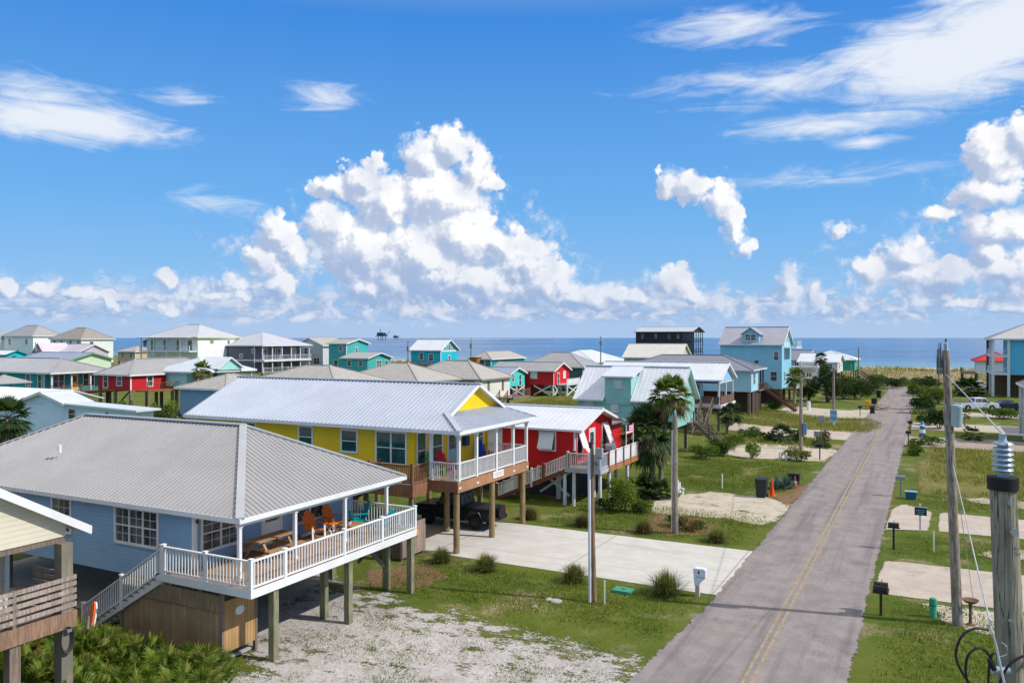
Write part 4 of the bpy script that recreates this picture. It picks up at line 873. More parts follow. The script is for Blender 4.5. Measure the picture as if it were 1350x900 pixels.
# ------------------------------------------------------------------ houses further back
def paint(name, rgb): return mat(name, srgb(*rgb), .6, .06, vs=.7, kind='lap', pitch=.22, bump=.35, grime=.25)
def far_house(label, X, Y, L, W_, ze, zr, kind, zb, wm, rm, wins=(), posts=True, ov=.45, over=None, trim=True, xp=0., rib=.6, name='beach_house', piles=None, fm=None, pilem=None):
    """X,Y: near front eave corner; L length away from the road, W_ width along it; xp: open front porch depth"""
    x0, x1, y0, y1 = X - L, X, Y, Y + W_
    h = thing(name, ((x0 + x1) / 2, (y0 + y1) / 2, 0), label, 'house')
    if kind == 'hip': fs, caps = hip_faces(x0, x1, y0, y1, ze, zr)
    else: fs, caps = gable_faces(x0, x1, y0, y1, ze, zr, kind)
    roof(h, fs, rm, rib, ribh=.018, caps=caps)
    if kind == 'hip': fascia(h, x0, x1, y0, y1, ze, .2, fm)
    elif kind == 'x': fascia(h, x0, x1, y0, y1, ze, .18, fm, 'NS'); rake(h, x1, y0, y1, ze, zr, fm, h=.24)
    else:
        fascia(h, x0, x1, y0, y1, ze, .18, fm, 'EW')
        mb = MB(); xm = (x0 + x1) / 2
        for xa in (x0, x1): mb.add([(xa, y0 - .002, ze + .012), (xm, y0 - .002, zr + .012), (xm, y0 - .002, zr - .24), (xa, y0 - .002, ze - .24), (xa, y0 - .06, ze + .012), (xm, y0 - .06, zr + .012), (xm, y0 - .06, zr - .24), (xa, y0 - .06, ze - .24)], [(0, 1, 2, 3), (7, 6, 5, 4), (0, 4, 5, 1), (1, 5, 6, 2), (2, 6, 7, 3), (3, 7, 4, 0)])
        mb.build('barge_board', fm or WHITE, h)
    wx1 = x1 - ov - xp
    if kind == 'hip': MB().box(x0 + ov, wx1, y0 + ov, y1 - ov, zb, ze - .06).build('wall', wm, h)
    else:
        gwall(h, x0 + ov, wx1, y0 + ov, y1 - ov, zb, ze, zr, y0 if kind == 'x' else x0, y1 if kind == 'x' else x1, wm, kind)
        if xp and kind == 'x': gwall(h, x1 - ov - .15, x1 - ov, y0 + ov, y1 - ov, ze - .25, ze, zr, y0, y1, wm, kind, 'gable')
    if trim: MB().box(wx1 + .004, wx1 + .05, y0 + ov - .05, y0 + ov + .15, zb, ze - .2).build('corner_trim', fm or WHITE, h)
    if xp:
        MB().box(wx1, x1 - ov + .1, y0 + ov, y1 - ov, zb - .05, zb + .15).build('deck', DECKG, h)
        n = max(2, int(W_ / 2.6))
        for i in range(n + 1): post(h, x1 - ov - .1, y0 + ov + .1 + (W_ - 2 * ov - .2) * i / n, zb + .15, ze - .1, fm or WHITE, .09)
    for w in wins:
        f, a, z, ww, hh = w[:5]; k = w[5] if len(w) > 5 else 'sash'
        c = (y0 + ov) if f == 'S' else (x0 + ov if f == 'W' else wx1)
        aa = (x0 + ov + a) if f == 'S' else (y0 + ov + a)
        if k == 'door': door(h, f, c, aa, z, ww, hh, w[6] if len(w) > 6 else None)
        else: window(h, f, c, aa, z, ww, hh, k, fm or WHITE, tr=.12)
    if posts and zb > .8:
        for x in ([x1 - ov - .2, (x0 + x1) / 2, x0 + ov + .2]):
            for y in (y0 + ov + .2, (y0 + y1) / 2, y1 - ov - .2): piling(h, x, y, zb + .05, pilem or WGREY, .16)
    return h
RF_LT = metal('roof_pale_grey', (205, 205, 208)); RF_BLG = metal('roof_blue_grey', (165, 172, 188)); RF_BEI = mat('roof_beige_shingle', srgb(170, 165, 158), .9, .1, vs=2.); RF_CREAM = metal('roof_cream', (226, 220, 208)); RF_DK = mat('roof_grey_shingle', srgb(128, 126, 128), .9, .12, vs=2)
def P_(u, v, d):                         # photo pixel at a depth in metres -> point
    a = (u - 675) / FPX * d; return Vector((a * _ct - d * _st, a * _st + d * _ct, CAM_H - d * (v - 445) / FPX))
TEAL = paint('siding_teal', (16, 150, 150))
# teal house with the long deck, left
h = far_house('teal house with a grey hip roof, yellow door and long brown deck, left side', -104.8, 67.3, 26, 9.6, 6.28, 8.05, 'hip', 3.5, TEAL, RF_GREY,
    [('S', 14.5, 5.2, .9, 1.1), ('S', 20, 5.0, .9, 1.9), ('S', 22.6, 5.0, .8, 1.9), ('E', 2.1, 5.0, 1.5, 1.7, 'double'), ('E', 4.4, 3.6, .95, 2.2, 'door', mat('door_yellow', srgb(246, 190, 60))), ('E', 6.6, 5.0, 1.6, 1.7, 'double')], xp=1.7)
MB().box(-106, -102.6, 67.6, 78.2, 3.35, 3.55).build('front_deck', WBROWN, h); railing(h, (-102.7, 67.7, 3.55), (-102.7, 78.1, 3.55), 1.0, WBROWN, (0, .25, .5, .75, 1), pitch=.25); railing(h, (-106, 67.7, 3.55), (-102.7, 67.7, 3.55), 1.0, WBROWN, pitch=.25)
for y in (67.9, 71.3, 74.7, 78.0): piling(h, -102.8, y, 3.4, WGREY, .14)
MB().bar((-102.75, 74.7, .3), (-102.75, 77.9, 3.3), .1, .2).build('brace', WGREY, h)
h = far_house('dark red house with a grey roof and white window trim, right of the teal deck', -93.6, 70.9, 7.5, 16, 6.1, 8.1, 'hip', 4.0, paint('siding_dark_red', (190, 26, 34)), RF_GREY, [('S', 1.6, 5.1, .8, 1.6), ('S', 4.4, 5.2, .9, 1.1), ('E', 3, 5.1, .8, 1.3)], xp=0)
MB().box(-93.9, -91.4, 72, 86, 3.8, 4.0).build('front_deck', WBROWN, h); railing(h, (-91.5, 72, 4.0), (-91.5, 86, 4.0), 1.0, WBROWN, (0, .5, 1), pitch=.3)
for y in (72.2, 76, 80, 85): piling(h, -91.6, y, 3.8, WGREY, .15)
# light blue board-and-batten house
WLB = mat('siding_light_blue_batten', srgb(220, 236, 248), .6, .05, kind='batten', pitch=.55, bump=.4); zz = P_(52, 516, 80)
h = thing('beach_house', (-76, 51, 0), 'light blue board and batten house with a white gable roof behind the grey hip roof', 'house')
a = P_(28, 525, 78); b_ = P_(102, 531, 78); yy = 48.1
fs, caps = gable_faces(-80.3, -72.9, yy, yy + 3.2, 4.75, 5.75, 'y'); roof(h, fs, RF_WHITE, .5, ribh=.02, caps=caps)
roof(h, gable_faces(-96, -76.7, yy + .3, yy + 7, 4.72, 5.72)[0], RF_WHITE, .5, ribh=.02, name='back_roof'); MB().box(-95.5, -80.3, yy + .7, yy + 6.5, 1.2, 4.7).build('back_wall', WLB, h)
gwall(h, -79.9, -73.3, yy + .4, yy + 3.0, 1.2, 4.75, 5.75, -80.3, -72.9, WLB, 'y')
mb = MB(); [mb.add([(xa, yy - .002, 4.76), (-76.6, yy - .002, 5.76), (-76.6, yy - .002, 5.5), (xa, yy - .002, 4.5), (xa, yy - .06, 4.76), (-76.6, yy - .06, 5.76), (-76.6, yy - .06, 5.5), (xa, yy - .06, 4.5)], [(0, 1, 2, 3), (7, 6, 5, 4), (0, 4, 5, 1), (1, 5, 6, 2), (2, 6, 7, 3), (3, 7, 4, 0)]) for xa in (-80.3, -72.9)]; mb.build('barge_board', WHITE, h)
roof(h, [[(-73.0, yy, 4.78), (-62.6, yy, 4.52), (-62.6, yy + 2.6, 4.52), (-73.0, yy + 2.6, 4.78)]], RF_WHITE, name='side_roof', th=.16)
MB().box(-73.29, -63.4, yy + .41, yy + 2.4, 1.2, 4.5).build('wall', WLB, h); window(h, 'S', yy + .41, -72.2, 3.75, 1.0, .9); MB().box(-67.2, -67.0, yy + .25, yy + .4, 3.8, 4.1).build('wall_lamp', DARK, h)
MB().box(-79.7, -63.6, yy + .5, yy + 2.3, 0, 1.2).build('base_wall', CONC, h)
far_house('small turquoise gabled house at the far left edge, above the teal house roof', -216.3, 126.6, 14, 6.3, 6.5, 7.6, 'x', 4.0, paint('siding_turquoise', (10, 190, 212)), RF_LT, [('E', 2.2, 5.6, .9, 1.0)], fm=mat('trim_teal', srgb(20, 140, 150)))
# big white houses far left
WW = paint('siding_white', (240, 243, 240)); WC = paint('siding_cream', (232, 236, 222))
h = far_house('large white three storey house with grey hip roof and small gables, far left', -226.1, 140.0, 15, 9.5, 11.55, 14.6, 'hip', 4.0, WW, RF_GREY, [('S', 3, 9.8, .9, 1.6), ('S', 7, 6.8, .8, 1.4), ('E', 7.8, 9.8, .8, 1.4), ('E', 7.8, 7.0, .8, 1.4), ('S', 11, 9.8, .8, 1.4)], rib=0)
for i, x in enumerate((-249, -243)):
    roof(h, gable_faces(x - 2.6, x + 2.6, 136.5, 146, 10.9, 12.4, 'y')[0], RF_GREY, name='gable_roof'); gwall(h, x - 2.2, x + 2.2, 137, 146, 4.0, 10.9, 12.4, x - 2.6, x + 2.6, WW, 'y'); window(h, 'S', 137, x, 9.6, .9, 1.5, 'sash'); window(h, 'S', 137, x - .9, 6.6, .9, 1.5, 'sash')
MB().box(-251.3, -240.9, 134.5, 137, 7.9, 8.15).build('balcony', WHITE, h); railing(h, (-251.3, 134.6, 8.15), (-240.9, 134.6, 8.15), 1., WHITE, (0, .33, .66, 1), pitch=.5)
far_house('cream three storey house with a taupe hip roof right of the large white house', -205.4, 140.5, 14.5, 10.6, 10.68, 13.8, 'hip', 4.0, WC, RF_TAUPE, [('S', 2, 9.4, 1., 1.5), ('S', 5, 9.4, 1., 1.5), ('S', 9, 9.4, 1., 1.5), ('S', 12.4, 9.4, 1., 1.5), ('E', 3, 9.2, 1., 1.5)], rib=0)
h = far_house('pale pink house with a mauve gable below the taupe hip roof', -186.0, 126.5, 11.5, 9, 7.4, 9.4, 'x', 5.0, paint('siding_pink', (204, 184, 200)), metal('roof_pale_pink', (210, 198, 206)), [('E', 3, 6.6, .9, 1.2)], rib=0)
roof(h, gable_faces(-198.3, -193.5, 122.5, 130, 7.2, 9.7, 'y')[0], metal('roof_pale_pink', (210, 198, 206)), name='gable_roof'); gwall(h, -198, -193.8, 122.9, 129, 4.5, 7.2, 9.7, -198.3, -193.5, paint('siding_mauve', (180, 140, 180)), 'y'); window(h, 'S', 122.9, -195.9, 6.9, 1.5, 1.4, 'double')
far_house('long low pale green house with a blue grey roof behind the teal house roof', -137.5, 92, 15.5, 9, 7.0, 8.25, 'x', 4.6, paint('siding_pale_green', (206, 222, 190)), RF_BLG, [('S', 4, 6.1, .9, 1.2), ('S', 9, 6.1, .9, 1.2)], rib=0, fm=mat('trim_green', srgb(110, 160, 110)))
far_house('small tan house with a pale shingled hip roof in front of the sea strip', -188.5, 144.4, 8, 8, 7.35, 8.8, 'hip', 4.6, paint('siding_tan', (206, 180, 140)), RF_BEI, [('S', 2, 6.3, 1., 1.2), ('S', 5.4, 6.3, 1., 1.2)], rib=0)
far_house('narrow deep blue house end standing left of the white hip roofed house', -190.0, 152, 6, 6.5, 10.0, 11.0, 'y', 6.0, paint('siding_deep_blue', (20, 92, 150)), RF_BLG, [('S', 2, 8.4, .9, 1.3)], rib=0)
h = far_house('white two storey house with lime green trim and a pale grey hip roof', -135.5, 118.6, 16.5, 12.5, 11.1, 13.9, 'hip', 5.0, paint('siding_bright_white', (246, 247, 244)), RF_LT, [('E', 3.8, 10.1, .8, .5), ('E', 8.4, 9.7, .5, 1.3), ('E', 3.8, 6.4, .8, .5), ('E', 8.4, 6.2, .5, 1.0), ('S', 2, 9.4, 1.1, 2), ('S', 6, 9.4, 1.1, 2), ('S', 10, 9.4, 1.1, 2), ('S', 13.4, 9.4, 1.1, 2)], fm=mat('trim_lime', srgb(196, 208, 130)), rib=0)
for x in (-151, -147, -143, -139): post(h, x, 117.2, 5, 10.9, WHITE, .12)
MB().box(-151.4, -136, 117, 119.1, 8.0, 8.25).build('balcony', WHITE, h); railing(h, (-151.3, 117.05, 8.25), (-136, 117.05, 8.25), 1., WHITE, (0, .5, 1), pitch=.4)
roof(h, [[(-152, 116.6, 11.05), (-136, 116.6, 11.05), (-136, 118.7, 11.3), (-152, 118.7, 11.3)]], RF_LT, name='balcony_roof')
h = far_house('pale mint house with a white gabled porch roof, right of the palm crown', -87.4, 76.5, 9.5, 10.8, 6.39, 8.2, 'hip', 4.3, paint('siding_pale_mint', (168, 222, 214)), RF_WHITE, [('E', 2, 5.4, .9, 1.2), ('E', 5, 5.4, .9, 1.2), ('E', 8, 4.4, .9, 1.9, 'door')], xp=2.2, rib=0)
roof(h, gable_faces(-92, -86.9, 79.6, 84.4, 6.75, 8.3)[0], RF_WHITE, name='gable_roof'); rake(h, -86.9, 79.6, 84.4, 6.75, 8.3, h=.2); gwall(h, -87.4, -87.2, 79.9, 84.1, 6.5, 6.75, 8.3, 79.6, 84.4, paint('siding_pale_mint', ()) if False else MATS['siding_pale_mint'], name='gable')
railing(h, (-87.9, 77, 4.45), (-87.9, 86.9, 4.45), 1., WGREY, (0, .5, 1), pitch=.25)
# slate house with the double balconies
h = far_house('slate grey two storey house with pale hip roof and stacked white railed balconies', -125.0, 126.5, 15.5, 15.5, 9.38, 12.3, 'hip', 3.4, paint('siding_slate', (92, 94, 112)), RF_LT, [('S', 8.4, 7.1, .7, .7), ('S', 12, 8.1, .7, .8), ('E', 3, 7.6, 1.4, 2, 'double'), ('E', 7, 7.6, 1.4, 2, 'double'), ('E', 12, 7.6, 1.4, 2, 'double'), ('E', 3, 4.6, 1.4, 2, 'double'), ('E', 8, 4.6, 1.4, 2, 'double')], xp=2.4, rib=0)
MB().box(-127.4, -125, 127, 141.6, 5.9, 6.2).build('balcony', WHITE, h); railing(h, (-125.2, 127, 6.2), (-125.2, 141.6, 6.2), 1.0, WHITE, (0, .33, .66, 1), pitch=.4); railing(h, (-125.2, 127, 3.55), (-125.2, 141.6, 3.55), 1.0, WHITE, (0, .5, 1), pitch=.4)
MB().box(-140.0, -125.3, 126.9, 126.95, 6.05, 6.3).build('belt_trim', WHITE, h)
far_house('pale grey gabled house standing between the slate and teal houses', -124.0, 144.5, 9, 9.5, 9.2, 11.1, 'y', 4.0, paint('siding_pale_grey', (206, 208, 212)), RF_BEI, [('S', 3, 7.9, .9, 1.3), ('S', 6.2, 5.6, 1.6, 1.3, 'double'), ('E', 3, 6.5, .9, 1.3), ('E', 6, 6.5, .9, 1.3)], rib=0)
T2 = paint('siding_teal_green', (72, 176, 172))
h = far_house('teal green house with a tall gabled block and a lower gabled wing beside it', -113.0, 139.3, 5.8, 8.6, 9.75, 10.75, 'x', 3.5, T2, RF_BEI, [('S', 3.4, 8.6, .9, 1.1), ('S', 2, 5.2, 1., 1.6), ('E', 3.5, 8.3, .8, 1.1)], rib=0)
fs, caps = gable_faces(-112, -104.3, 135.6, 144.6, 6.7, 7.8); roof(h, fs, RF_BEI, name='wing_roof'); rake(h, -104.3, 135.6, 144.6, 6.7, 7.8, h=.2); gwall(h, -111.8, -104.8, 136, 144.2, 3.6, 6.7, 7.8, 135.6, 144.6, T2); window(h, 'S', 136, -109.6, 5.6, .9, 1.1); window(h, 'S', 136, -106.6, 5.6, .9, 1.1); window(h, 'E', -104.8, 140, 5.4, 1.6, 1.4, 'double'); window(h, 'E', -104.8, 142.6, 5.2, .8, 1.6); fascia(h, -112, -104.3, 135.6, 144.6, 6.7, .18, None, 'NS')
h = far_house('bright turquoise gabled house with a white roof and white window trim against the sea', -88.6, 139.3, 8.2, 7.6, 8.42, 10.65, 'x', 5.2, paint('siding_bright_turquoise', (24, 190, 206)), RF_WHITE, [('S', 2.6, 7.1, .9, 1.3), ('S', 5, 6.9, 1., 1.3), ('E', 1.6, 9.0, .7, 1.0), ('E', 3.4, 9.0, .7, 1.0), ('E', 5.2, 9.0, .7, 1.0), ('E', 3.4, 6.6, .8, 1.2)], rib=.6)
MB().box(-89.1, -89.02, 139.8, 146.4, 8.1, 8.35).build('belt_trim', WHITE, h)
MB().box(-96, -90, 137.6, 139.7, 5.2, 5.4).build('side_deck', WBROWN, h); railing(h, (-96, 137.7, 5.4), (-90, 137.7, 5.4), 1., WBROWN, (0, .5, 1), pitch=.25)
s = thing('deck_hut', (-86.5, 150, 0), 'small orange brown wooden hut on posts beside the bright turquoise house', 'hut')
MB().box(-87.6, -85.8, 149, 152, 5.6, 6.7).build('wall', mat('hut_wood', (.42, .2, .07), .8, .2, kind='boardy', pitch=.3), s); MB().box(-87.8, -85.6, 148.8, 152.2, 6.7, 6.8).build('roof', mat('hut_roof', (.3, .16, .07), .8), s)
for x, y in ((-87.4, 149.2), (-86, 149.2), (-86, 151.8), (-87.4, 151.8)): piling(s, x, y, 5.6, WBROWN, .1)
# three beige hip roofs over the yellow ridge
CRM = paint('siding_cream_white', (226, 222, 208))
far_house('house with a beige hip roof right behind the yellow ridge, leftmost of three alike roofs', -58.6, 70.5, 15, 11.4, 5.6, 7.65, 'hip', 2.9, CRM, RF_BEI, [('E', 3, 4.5, .9, 1.2), ('E', 7, 4.5, .9, 1.2)], rib=0, fm=mat('trim_taupe', srgb(150, 138, 120)))
far_house('house with a beige hip roof right behind the yellow ridge, middle of three alike roofs', -54.3, 80.5, 13, 10.4, 5.64, 7.75, 'hip', 2.9, CRM, RF_BEI, [('E', 3, 4.5, .9, 1.2)], rib=0, fm=mat('trim_taupe', ()) if False else MATS['trim_taupe'])
h = far_house('cream house with a beige hip roof and weathered grey stairs, rightmost of three alike roofs', -51.4, 90.5, 13, 9.2, 5.6, 7.85, 'hip', 3.0, CRM, RF_BEI, [('S', 9.5, 4.9, 3.4, .8, 'triple'), ('E', 2.2, 4.5, .3, 1.2), ('E', 6.2, 4.5, .3, 1.2)], rib=0, fm=MATS['trim_taupe'])
MB().box(-51.7, -48.8, 94.5, 99.5, 2.8, 3.0).build('deck', DECKG, h); railing(h, (-48.9, 94.5, 3.), (-48.9, 99.5, 3.), 1., WGREY, (0, 1), pitch=.2); stairs(h, (-50.3, 94.5, 3.0), (-50.3, 89.8, .05), 1.2, WGREY, (-1, 1), pitch=.25)
far_house('low teal house with a beige roof in front of the sea, behind the cream house', -83.0, 150.5, 6, 17, 6.46, 8.0, 'hip', 4.0, TEAL, RF_BEI, [('S', 3, 5.6, 1.2, 1.)], rib=0)
# red and turquoise houses on crossed white braces
h = far_house('red house with a grey roof standing on white X braced posts across the dry lot', -62.0, 136.8, 14, 8.2, 4.8, 6.3, 'x', 2.15, WRED, RF_GREY, [('S', 4.0, 3.9, 1.2, 1.1, 'shutter'), ('S', 9, 3.9, 1.2, 1.1, 'shutter'), ('E', 2.2, 3.2, .9, 2.1), ('E', 5, 3.9, 1., 1.2, 'shutter')], rib=0, pilem=WP)
for (ya, yb) in ((137.4, 139.6), (142, 144.4)):
    for s_ in (0, 1): MB().bar((-62.3, ya, .2 if s_ else 2.0), (-62.3 + .08 * s_, yb, 2.0 if s_ else .2), .12, .22).build('brace', WP, h)
for s_ in (0, 1): MB().bar((-66.5, 137.1, .2 if s_ else 2.0), (-63, 137.1 + .1 * s_, 2.0 if s_ else .2), .12, .22).build('brace', WP, h)
MB().box(-75.5, -67.5, 137.3, 144, 0, 2.15).build('ground_store', WRED, h); MB().box(-62.4, -60.4, 139, 145.2, 2.0, 2.2).build('deck', WHITE, h); railing(h, (-60.5, 139, 2.2), (-60.5, 145.2, 2.2), 1., WHITE, (0, 1), bm=MATS['rail_white_panel'])
piling(h, -60.6, 139.2, 2.1, WP, .14); piling(h, -60.6, 145, 2.1, WP, .14)
for s_ in (0, 1): MB().bar((-60.6 + .09 * s_, 139.4, .2 if s_ else 1.9), (-60.6 + .09 * s_, 144.8, 1.9 if s_ else .2), .12, .2).build('brace', WP, h)
h = far_house('small turquoise gabled house on white X braced posts, left of the red house it adjoins', -67.4, 129.2, 7.5, 7.2, 4.4, 5.5, 'x', 2.1, paint('siding_light_turquoise', (60, 214, 206)), RF_BLG, [('E', 1.5, 3.6, .7, 1.3), ('E', 4.4, 3.1, .9, 2.)], rib=0, pilem=WP)
for s_ in (0, 1): MB().bar((-67.8, 129.8, .2 if s_ else 2.0), (-67.8 + .09 * s_, 135.6, 2.0 if s_ else .2), .12, .22).build('brace', WP, h)
far_house('grey green house with a grey hip roof behind the red X braced house', -62.6, 152.5, 15, 11, 5.0, 7.85, 'hip', .3, paint('siding_grey_green', (74, 110, 108)), RF_GREY, [('S', 9, 3, .9, 1.2), ('E', 4, 3.5, .9, 1.2)], rib=0, posts=False)
far_house('house with a broad white hip roof before the sea, left of the black house', -72.9, 185, 15, 24, 4.96, 7.75, 'hip', 2.5, CRM, RF_WHITE, [('E', 4, 4, .9, 1.2), ('E', 12, 4, .9, 1.2)], rib=0)
# black house by the sea
BLK = mat('siding_black', (.014, .017, .02), .5, .2, kind='batten', pitch=.5)
h = far_house('black modern house with a low grey roof and open balconies, by the sea', -59.3, 225.5, 17.5, 13.5, 12.74, 14.2, 'x', 4.0, BLK, RF_LT, [('S', 2, 11.4, .8, 1.5), ('S', 6, 11.4, .8, 1.5), ('S', 10, 11.4, .8, 1.5), ('S', 12.6, 11.4, .8, 1.5)], rib=0, xp=2.8, fm=mat('trim_black', (.02, .022, .025), .5))
for z in (6.9, 9.9): MB().box(-62.5, -59.6, 226, 238.5, z - .15, z).build('balcony', MATS['trim_black'], h); railing(h, (-59.7, 226, z), (-59.7, 238.5, z), 1., MATS['trim_black'], pitch=.6)
far_house('pale beige house with a big cream roof just in front of the black house', -48.5, 173.5, 13.5, 10.5, 6.58, 9.65, 'x', 3.5, paint('siding_beige_far', (206, 196, 176)), RF_CREAM, [('S', 4, 5.3, .9, 1.2), ('S', 9, 5.3, .9, 1.2)], rib=0)
h = far_house('small pale blue house with a grey gable roof right of the tall sky blue house', -24.0, 193.0, 8, 10, 5.94, 8.1, 'x', 3.1, MATS['siding_pale_blue'], RF_SLATE, [('S', 2, 4.9, .9, 1.6), ('S', 4.6, 4.9, .9, 1.6)], rib=0)
h = far_house('white house with stacked white balconies and stairs behind the dark tree', -16.6, 180, 8.5, 13, 5.9, 7.6, 'x', 3.6, paint('siding_offwhite', (226, 218, 210)), RF_WHITE, [('S', 6, 5.0, 1.2, .9, 'double'), ('E', 4, 5, .9, 1.2)], rib=0)
for z in (2.7, 5.0): MB().box(-27, -20.5, 176.5, 180, z - .2, z).build('balcony', WHITE, h); railing(h, (-27, 176.55, z), (-20.5, 176.55, z), 1., WHITE, (0, .5, 1), pitch=.35); railing(h, (-20.55, 176.5, z), (-20.55, 180, z), 1., WHITE, pitch=.35)
for x in (-26.9, -23.8, -20.6): post(h, x, 176.6, 0, 6.0, WHITE, .14)
stairs(h, (-21.5, 176, 2.7), (-17, 176, .05), 1.4, WHITE, (-1, 1), pitch=.3)
h = far_house('green house on posts with a white hip roof, farthest house left of the road', -16.0, 216, 13, 14, 5.5, 7.7, 'hip', 2.8, paint('siding_green', (40, 172, 140)), RF_WHITE, [('S', 8, 4.4, .8, 1.1), ('E', 4, 4.4, .8, 1.1)], rib=0)
stairs(h, (-15.5, 217, 2.8), (-11.5, 214, .05), 1.4, WGREY, (-1, 1), pitch=.3)
# ---- right of the road
h = thing('beach_house', (18, 182, 0), 'tall blue house with open white balconies facing the road at the right edge', 'house')
WBR = paint('siding_clear_blue', (96, 190, 226)); x0, x1, y0, y1 = 10.0, 27, 174.5, 191; ze, zr = 10.85, 14.4
fs, caps = hip_faces(x0, x1, y0, y1, ze, zr); roof(h, fs, metal('roof_light_grey', (198, 194, 192)), .8, ribh=.02, caps=caps); fascia(h, x0, x1, y0, y1, ze, .28)
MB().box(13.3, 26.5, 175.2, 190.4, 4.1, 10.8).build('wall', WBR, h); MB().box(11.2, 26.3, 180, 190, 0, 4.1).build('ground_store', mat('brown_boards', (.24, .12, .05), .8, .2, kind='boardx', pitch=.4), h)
for z in (4.35, 7.7): MB().box(10.4, 13.3, 174.9, 190.6, z - .3, z).build('balcony', WHITE, h); railing(h, (10.5, 175.1, z), (10.5, 190.4, z), 1., WHITE, pitch=.4); railing(h, (10.5, 175.05, z), (13.3, 175.05, z), 1., WHITE, pitch=.4)
for x, y in ((10.6, 175.2), (13.1, 175.1), (10.6, 183), (10.6, 190.4)): post(h, x, y, 0, 10.8, WHITE if y < 190 else MATS['post_dark'], .22)
for z in (9.3, 5.9):
    for y in (178, 184, 188): window(h, 'W', 13.3, y, z, 1.3, 1.9, 'sash')
h = thing('beach_house', (14, 102, 0), 'pale low house with a grey shingled roof at the right edge', 'house')
fs, caps = hip_faces(8.8, 20, 98, 108, 5.9, 8.3); roof(h, fs, RF_DK, 0, caps=caps); fascia(h, 8.8, 20, 98, 108, 5.9, .2)
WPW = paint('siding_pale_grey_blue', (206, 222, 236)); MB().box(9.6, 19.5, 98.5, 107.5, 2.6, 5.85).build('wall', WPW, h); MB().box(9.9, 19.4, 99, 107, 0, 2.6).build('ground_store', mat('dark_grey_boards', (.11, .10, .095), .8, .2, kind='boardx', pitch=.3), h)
for y in (98.6, 103, 107.4): post(h, 9.2, y, 0, 5.7, WHITE, .16)
window(h, 'W', 9.6, 101, 4.4, 1, 1.4); window(h, 'W', 9.6, 105, 4.4, 1, 1.4); window(h, 'S', 98.5, 11.5, 4.4, 1, 1.4)
h = thing('beach_house', (13, 217, 0), 'white house on posts with a bright red roof, farthest house right of the road', 'house')
fs, caps = hip_faces(8.8, 18, 212, 222, 5.7, 7.8); roof(h, fs, metal('roof_bright_red', (212, 50, 44)), .8, ribh=.02, caps=caps)
MB().box(9.6, 17.6, 212.5, 221.5, 2.9, 5.66).build('wall', paint('siding_white', ()) if False else MATS['siding_white'], h); MB().box(6.6, 9.6, 212.3, 221.5, 2.7, 2.95).build('deck', DECKG, h); railing(h, (6.7, 212.4, 2.95), (6.7, 221.4, 2.95), 1., WGREY, (0, .5, 1), pitch=.4); railing(h, (6.7, 212.4, 2.95), (9.6, 212.4, 2.95), 1., WGREY, pitch=.4)
for x in (6.9, 9.8, 13.5, 17.4):
    for y in (212.8, 221): piling(h, x, y, 2.8, WGREY, .18)
window(h, 'S', 212.5, 12, 4.4, 1, 1.4); window(h, 'W', 9.6, 216, 4.4, 1, 1.4)

far_house('small blue grey house with a beige roof, half hidden left of the yellow house roof', -66.5, 62.0, 8, 9, 5.5, 6.9, 'hip', 2.5, paint('siding_blue_grey', (130, 160, 185)), RF_BEI, [('E', 2, 4.4, .9, 1.2), ('S', 9, 4.4, 1.2, 1.2)], rib=0)

t = thing('carport', P_(4, 505, 88) * Vector((1, 1, 0)) if False else Vector((P_(4, 505, 88).x, P_(4, 505, 88).y, 0)), 'small grey roofed open carport at the far left edge before the teal house', 'carport'); c_ = t.location
roof(t, hip_faces(c_.x - 2.6, c_.x + 1.2, c_.y - 1.5, c_.y + 2.5, 6.1, 6.9)[0], RF_GREY); [MB().box(c_.x + a - .08, c_.x + a + .08, c_.y + b2 - .08, c_.y + b2 + .08, 0, 6.05).build('post', WGREY, t) for a in (-2.3, .9) for b2 in (-1.2, 2.2)]
# ------------------------------------------------------------------ furniture, vehicles, poles, street things
def solid(name, rgb, rough=.5, **k): return mat(name, srgb(*rgb), rough, .06, **k)
def adirondack(name, loc, rz, label, cat, cs, cl, group=None, rock=False, hi=1.0):
    """faces local +x"""
    t = thing(name, loc, label, cat, group, rz); W0 = lambda mb, n, m, p=t: mb.build(n, m, p, world=False)
    s = MB()
    for i in range(6): x = -.22 + i * .095; s.bar((x, -.27, .30 + i * .016), (x, .27, .30 + i * .016), .08, .022)
    W0(s, 'seat', cs)
    b = MB()
    for i in range(5):
        y = -.22 + i * .11; L = (.80 - .075 * abs(i - 2) ** 1.5) * hi
        b.bar((-.25, y, .30), (-.25 - L * .36, y * 1.12, .30 + L), .10, .022, up=(1, 0, .3))
    W0(b, 'backrest', cs)
    for sg in (-1, 1):
        W0(MB().bar((-.36, sg * .34, .58), (.34, sg * .34, .60), .13, .025), 'armrest', cs)
        W0(MB().bar((.28, sg * .30, 0), (.26, sg * .30, .59), .09, .03, up=(1, 0, 0)), 'front_leg', cl)
        W0(MB().bar((.3, sg * .26, .36), (-.58, sg * .26, .03), .03, .11), 'rear_leg', cl)
        if rock: W0(MB().tube([(.42, sg * .29, .06), (.2, sg * .29, .0), (-.3, sg * .29, .0), (-.62, sg * .29, .1)], .022, 6), 'rocker', cl)
    return t
OC, TC, RC, GC, BC = solid('chair_orange', (238, 122, 12)), solid('chair_teal', (0, 160, 170)), solid('chair_red', (214, 18, 28)), solid('chair_green', (70, 170, 60)), solid('chair_blue', (20, 60, 170))
D = 2.725
adirondack('adirondack_chair', (-22.55, 25.75, D), R_(-12), 'orange deck chair with white legs under the house window, nearer of two', 'chair', OC, WHITE, 'orange deck chairs')
adirondack('adirondack_chair', (-22.75, 27.2, D), R_(-6), 'orange deck chair with white legs beside the small porch table, farther of two', 'chair', OC, WHITE, 'orange deck chairs')
